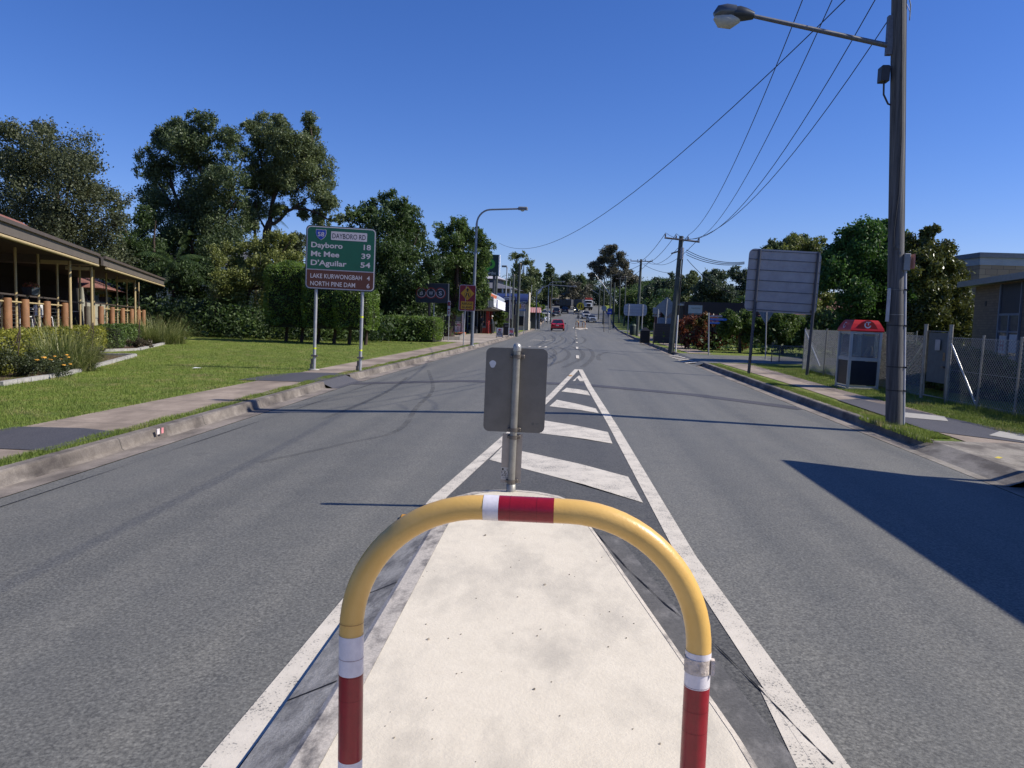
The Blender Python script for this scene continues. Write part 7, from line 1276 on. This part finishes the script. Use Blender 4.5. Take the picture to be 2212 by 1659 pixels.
# ================================================================ vehicles
M_tyre2 = mat('tyre_black', (.012, .012, .012), .8); M_rim = mat('alloy_rim', (.35, .35, .36), .35, .6); M_wg = mat('car_glass', (.015, .018, .022), .06, 0, .1, 2, spec=.9); M_tail = mat('tail_light_red', (.35, .01, .01), .25); M_hl = mat('headlight_glass', (.55, .57, .6), .15)
M_plate = mat('number_plate', (.55, .53, .45), .5); M_trim = mat('black_trim', (.015, .015, .017), .5)
def car(label, loc, rz, col, L=4.6, W=1.8, H=1.45, kind='sedan', grp='cars on the road', lights=False):
    """front faces local -Y"""
    t = thing('car', loc, label, 'car', grp, rz); pm = mat('car_paint_' + '_'.join(str(int(c * 1000)) for c in col), col, .22, .15, .04, 3, spec=.6)
    hw = W / 2; gc = .2; zbelt = H * .62; zh = {'sedan': .58, 'suv': .66, 'ute': .62}[kind] * H
    def loft(st, rings):
        mb = MB(); V = []; n = len(rings(*st[0]))
        for s_ in st: V += rings(*s_)
        mb.add(V, [(k * n + i, k * n + (i + 1) % n, (k + 1) * n + (i + 1) % n, (k + 1) * n + i) for k in range(len(st) - 1) for i in range(n)] + [tuple(range(n)), tuple(range(len(V) - 1, len(V) - n - 1, -1))], 0, False); return mb
    def ring(y, zl, zt, w): return [(-w * .9, y, zl), (-w, y, zl + .12), (-w, y, zl + (zt - zl) * .62), (-w * .95, y, zt - .05), (-w * .84, y, zt), (w * .84, y, zt), (w * .95, y, zt - .05), (w, y, zl + (zt - zl) * .62), (w, y, zl + .12), (w * .9, y, zl)]
    f, b = -L / 2, L / 2; tail = {'sedan': zbelt + .08, 'suv': zbelt + .02, 'ute': zbelt}[kind]
    loft([(f, gc + .12, zh - .25, hw * .82), (f + .12, gc, zh - .1, hw * .93), (f + .6, gc, zh, hw), (f + L * .28, gc, zbelt, hw), (0, gc, zbelt + .02, hw), (b - L * .22, gc, tail, hw), (b - .35, gc, tail, hw * .98), (b - .1, gc, tail - .08, hw * .94), (b, gc + .1, tail - .2, hw * .86)], ring).build('body', pm, t)
    c0, c1, r0c, r1c = {'sedan': (f + L * .27, b - L * .12, f + L * .42, b - L * .27), 'suv': (f + L * .25, b - .12, f + L * .38, b - .38), 'ute': (f + L * .27, f + L * .62, f + L * .38, f + L * .58)}[kind]
    def cr(y, w, z): return [(-w, y, z), (w, y, z)]
    wb, wt = hw * .9, hw * .68
    V = [(-wb, c0, zbelt), (wb, c0, zbelt), (wb, c1, tail), (-wb, c1, tail), (-wt, r0c, H), (wt, r0c, H), (wt, r1c, H), (-wt, r1c, H)]
    MB().add(V, [(0, 1, 5, 4), (1, 2, 6, 5), (2, 3, 7, 6), (3, 0, 4, 7)]).build('windows', M_wg, t)
    rf_ = MB().add([(-wt - .03, r0c - .04, H - .02), (wt + .03, r0c - .04, H - .02), (wt + .03, r1c + .04, H - .02), (-wt - .03, r1c + .04, H - .02), (-wt + .1, r0c + .12, H + .04), (wt - .1, r0c + .12, H + .04), (wt - .1, r1c - .12, H + .04), (-wt + .1, r1c - .12, H + .04)], [(0, 1, 5, 4), (1, 2, 6, 5), (2, 3, 7, 6), (3, 0, 4, 7), (4, 5, 6, 7)])
    for s_ in (-1, 1):
        for (ya, yb_) in ((c0, r0c), (c1, r1c)): rf_.tube([(s_ * wb, ya, zbelt if ya < 0 else tail), (s_ * wt, yb_, H)], .035, 6)
        ym = (c0 + c1) / 2 + .1; rf_.tube([(s_ * wb, ym, zbelt), (s_ * wt, ym, H)], .03, 6)
    rf_.build('roof', pm, t)
    for s_ in (-1, 1):
        for y_ in (f + L * .19, b - L * .2):
            w_ = MB().tube([(s_ * (hw - .2), y_, .33), (s_ * (hw + .01), y_, .33)], .33, 20, True).build('wheel', M_tyre2, t); MB().tube([(s_ * (hw + .0101), y_, .33), (s_ * (hw + .02), y_, .33)], .2, 14).build('rim', M_rim, w_)
        MB().rbox(s_ * hw - (.0 if s_ > 0 else .2), s_ * hw + (.2 if s_ > 0 else 0), c0 + .3, c0 + .42, zbelt - .02, zbelt + .14, .03).build('mirror', M_trim if kind == 'sedan' else pm, t)
        MB().rbox(min(s_ * hw * .95, s_ * hw * .55), max(s_ * hw * .95, s_ * hw * .55), b - .12, b + .0, tail - .32, tail - .12, .03).build('tail_light', M_tail, t)
        MB().rbox(min(s_ * hw * .9, s_ * hw * .5), max(s_ * hw * .9, s_ * hw * .5), f + .0, f + .15, zh - .3, zh - .13, .03).build('headlight', mat('lit_headlight', (1., .95, .75), .3, emit=4.) if lights else M_hl, t)
    MB().box((0, b + .012, tail - .3), (.37, .02, .13)).build('number_plate', M_plate, t); MB().box((0, f - .012, gc + .25), (.37, .02, .12)).build('number_plate', M_plate, t)
    MB().rbox(-hw * .88, hw * .88, b - .05, b + .05, gc + .02, gc + .16, .02).build('rear_bumper', M_trim, t); MB().rbox(-hw * .5, hw * .5, f - .01, f + .06, gc + .35, zh - .14, .02).build('grille', M_trim, t)
    if kind == 'sedan': MB().box((0, b - .01, tail - .17), (W * .6, .03, .035)).build('chrome_strip', M_rim, t)
    if kind == 'ute': MB().bbox(-hw * .9, hw * .9, c1 + .1, b - .05, zbelt + .01, zbelt + .18).build('tray_cover', M_trim, t)
    return t
def at_px(px, Y): p = A(px, 690, Y); return p.x
car('red sedan driving away, the nearest moving car', (at_px(1205.3, 106), 106, 0), math.pi, (.42, .008, .022), 4.8, 1.83, 1.46)
car('dark grey utility wagon driving away on the left', (at_px(1202, 196), 198, zr(198)), math.pi - .05, (.09, .1, .12), 4.9, 1.95, 1.85, 'suv'); car('dark SUV driving away beside the dark grey wagon', (at_px(1219, 212), 214, zr(214)), math.pi + .05, (.03, .04, .055), 4.7, 1.95, 1.7, 'suv')
car('oncoming dark car with its headlights lit in front of the truck', (at_px(1246, 216), 218, zr(218)), .0, (.03, .03, .03), 4.6, 1.85, 1.6, 'suv', lights=True)
car('oncoming white four-wheel-drive behind the silver car', (at_px(1265, 186), 186, zr(186)), .05, (.6, .6, .6), 4.9, 1.9, 1.8, 'ute'); car('oncoming silver wagon nearest the central refuge', (at_px(1277.3, 168), 168, zr(168)), .12, (.33, .37, .43), 4.5, 1.8, 1.5, 'suv')
car('silver parked car facing out beside the bus shelter', (at_px(1165, 160), 160, zr(160)), .9, (.4, .41, .45), 4.4, 1.8, 1.45, 'suv', 'parked cars at the driveway'); car('dark parked car under the trees behind the driveway', (at_px(1181, 185), 190, zr(190)), 1.3, (.04, .04, .045), 4.4, 1.8, 1.4, 'sedan', 'parked cars at the driveway')
van = car('white parked vehicle partly hidden beside the silver parked car', (at_px(1172, 178), 178, zr(178)), .4, (.55, .55, .55), 4.9, 1.9, 2.1, 'suv', 'parked cars at the driveway')
# truck with tipper trailer coming round the bend
tk = thing('truck', (at_px(1268, 243), 243, zr(243)), 'oncoming white-cabbed truck with red roof gear hauling a dark grey tipper trailer', 'truck', None, .12); Mwc = mat('truck_white', (.5, .52, .56), .35, .1); Mtr = mat('trailer_grey', (.10, .105, .12), .6, .2, .15, 1)
MB().rbox(-1.22, 1.22, -2.2, .2, 1.1, 3.1, .15).build('cab', Mwc, tk); MB().rbox(-.75, .75, -2.9, -2.21, 1.0, 2.1, .1).build('bonnet', Mwc, tk); MB().bbox(-.6, .6, -2.95, -2.91, 1.1, 1.95).build('grille', M_trim, tk); MB().bbox(-1.05, 1.05, -2.25, -2.205, 2.25, 2.85).build('windscreen', M_wg, tk)
MB().rbox(-1.1, 1.2, -1.9, .1, 3.15, 3.75, .12).build('roof_deflector', mat('truck_red', (.3, .03, .02), .5), tk); MB().rbox(-1.22, 1.22, -3.0, -2.7, .45, .95, .05).build('bumper', M_trim, tk)
for s_ in (-1, 1):
    MB().tube([(s_ * 1.3, -1.9, 2.7), (s_ * 1.75, -2.1, 2.6), (s_ * 1.75, -2.1, 1.8), (s_ * 1.3, -1.9, 1.8)], .05, 6).build('mirror', Mwc, tk)
    for y_ in (-1.6, 2.2, 3.4): MB().tube([(s_ * .85, y_, .5), (s_ * 1.22, y_, .5)], .5, 16).build('wheel', M_tyre2, tk)
    MB().rbox(min(s_ * .85, s_ * 1.15), max(s_ * .85, s_ * 1.15), -3.05, -2.98, .95, 1.15, .02).build('headlight', M_hl, tk)
    MB().tube([(s_ * 1.15, .35, 1.2), (s_ * 1.15, .35, 3.9)], .08, 8).build('exhaust_stack', M_rim, tk)
for k, (y0_, x_, a_) in enumerate(((1.0, -.6, .28), (8.6, -3.2, .5))):
    bd_ = MB().rbox(-1.24, 1.24, 0, 6.8, 1.35, 3.3, .06); bd_.xf(Matrix.Translation((x_, y0_, 0)) @ Matrix.Rotation(a_, 4, 'Z')); bdo = bd_.build('tipper_body', Mtr, tk)
    rb_ = MB(); [rb_.bbox(-1.29, -1.245, q_, q_ + .12, 1.4, 3.25) for q_ in (.6, 2.2, 3.8, 5.4)]; [rb_.bbox(1.245, 1.29, q_, q_ + .12, 1.4, 3.25) for q_ in (.6, 2.2, 3.8, 5.4)]; rb_.xf(Matrix.Translation((x_, y0_, 0)) @ Matrix.Rotation(a_, 4, 'Z')); rb_.build('rib', mat('trailer_rib', (.15, .155, .17), .6), bdo)
    ch_ = MB(); ch_.bbox(-1.1, 1.1, 3.4, 6.6, .9, 1.345); ch_.xf(Matrix.Translation((x_, y0_, 0)) @ Matrix.Rotation(a_, 4, 'Z')); ch_.build('chassis', M_trim, tk)
    for s_ in (-1, 1):
        for q_ in (3.9, 5.1, 6.2): wq = MB().tube([(s_ * .8, q_, .5), (s_ * 1.2, q_, .5)], .5, 14); wq.xf(Matrix.Translation((x_, y0_, 0)) @ Matrix.Rotation(a_, 4, 'Z')); wq.build('wheel', M_tyre2, tk)

# far refuge island with crossing sign and two hoop rails
ic = (A(1253, 700, 128).x, 128); ri = thing('traffic_island', (ic[0], 128, zr(128) - .02), 'far small refuge island with white kerb in the middle of the road', 'traffic island'); ri['kind'] = 'structure'
wI = 1.15; ol = [(-.1, -11), (-wI, -3), (-wI, 4), (0, 9), (wI, 4), (wI * 1.1, -4)]
MB().add([(x, y, .03 + zr(128 + y) - zr(128)) for x, y in ol] , [tuple(range(6))]).build('painted_base', M_white, ri)
ol2 = [(-wI * .7, -6), (-wI * .8, 3), (0, 7), (wI * .8, 3), (wI * .85, -6)]
MB().add([(x, y, .05 + zr(128 + y) - zr(128)) for x, y in ol2] + [(x * .93, y * .95, .17 + zr(128 + y) - zr(128)) for x, y in ol2], [(i, (i + 1) % 5, 5 + (i + 1) % 5, 5 + i) for i in range(5)]).build('kerb', M_islk, ri)
MB().add([(x * .93, y * .95, .171 + zr(128 + y) - zr(128)) for x, y in ol2], [tuple(range(5))]).build('brown_paving', mat('brown_paving', (.17, .13, .1), .9, 0, .2, 4), ri)
for x_, y_, l in ((-.5, -4.5, 'left small red and white banded hoop rail on the far refuge island'), (.55, -4.5, 'right small red and white banded hoop rail on the far refuge island')):
    h_ = thing('hoop_rail', (ic[0] + x_, 128 + y_, zr(124) + .15), l, 'hoop rail'); P_ = [(-.22, 0, 0), (-.22, 0, .85)] + [(-.22 * math.cos(a), 0, .85 + .22 * math.sin(a)) for a in np.linspace(.3, 2.84, 6)] + [(.22, 0, .85), (.22, 0, 0)]
    MB().tube(P_, .045, 8).build('rail_tube', M_yel, h_); [MB().tube([(s_ * .22, 0, .45), (s_ * .22, 0, .8)], .048, 8).build('red_band', M_red, h_) for s_ in (-1, 1)]
xs = A(1251, 700, 130); cr_ = thing('crossing_sign', (xs.x, 130, zr(130) + .15), 'round yellow pedestrian sign on a post in the far refuge island', 'road sign'); zc = A(1253, 661.5, 130).z - zr(130) - .15; MB().tube([(0, .04, 0), (.05, .04, zc)], .04, 8).build('post', M_gpost, cr_); MB().prism(poly_disc(.1, zc, .64, 24), 0, .02).build('disc', mat('crossing_yellow', (.5, .38, .02), .5), cr_)
t_ = MB()
for s_ in (-1, 1): t_.add([(.1 + s_ * .03, -.006, zc + .36), (.1 + s_ * .2, -.006, zc + .36), (.1 + s_ * .38, -.006, zc - .3), (.1 + s_ * .16, -.006, zc - .3)], [(0, 1, 2, 3)])
t_.build('legs_symbol', M_blk, cr_)
ks2 = thing('keep_left_sign', (ic[0] - .35, 125.5, zr(125.5) + .15), 'dark sign back with crosspiece at the left of the far refuge island', 'road sign'); MB().tube([(0, 0, 0), (0, 0, 2.6)], .04, 8).build('post', M_dkst, ks2); MB().bbox(-.9, .5, -.03, .0, 2.1, 2.2).build('crosspiece', M_dkst, ks2); MB().prism(rrect(-.2, .2, 1.5, 2.0, .04), -.05, -.04).build('plate', M_alu, ks2)
# litter on the verge
for (px, py, l) in ((757, 457 + 0, ''), ): pass
for (px, py, s_, l) in ((415, 799, .11, 'white scrap of litter on the lawn left of the green sign'), (640, 963 - 0, .0, ''), (65, 1000 - 0, 0, '')):
    if s_: p = G(px, py); o = MB().add([(0, 0, .03), (.28, .05, .045), (.3, .17, .03), (.02, .14, .05)], [(0, 1, 2, 3)]).add([(0, 0, .028), (.28, .05, .043), (.3, .17, .028), (.02, .14, .048)], [(3, 2, 1, 0)]).build('litter', mat('paper_white', (.7, .7, .68), .8)); o.location = (p.x, p.y, .02); tag(o, l, 'litter')
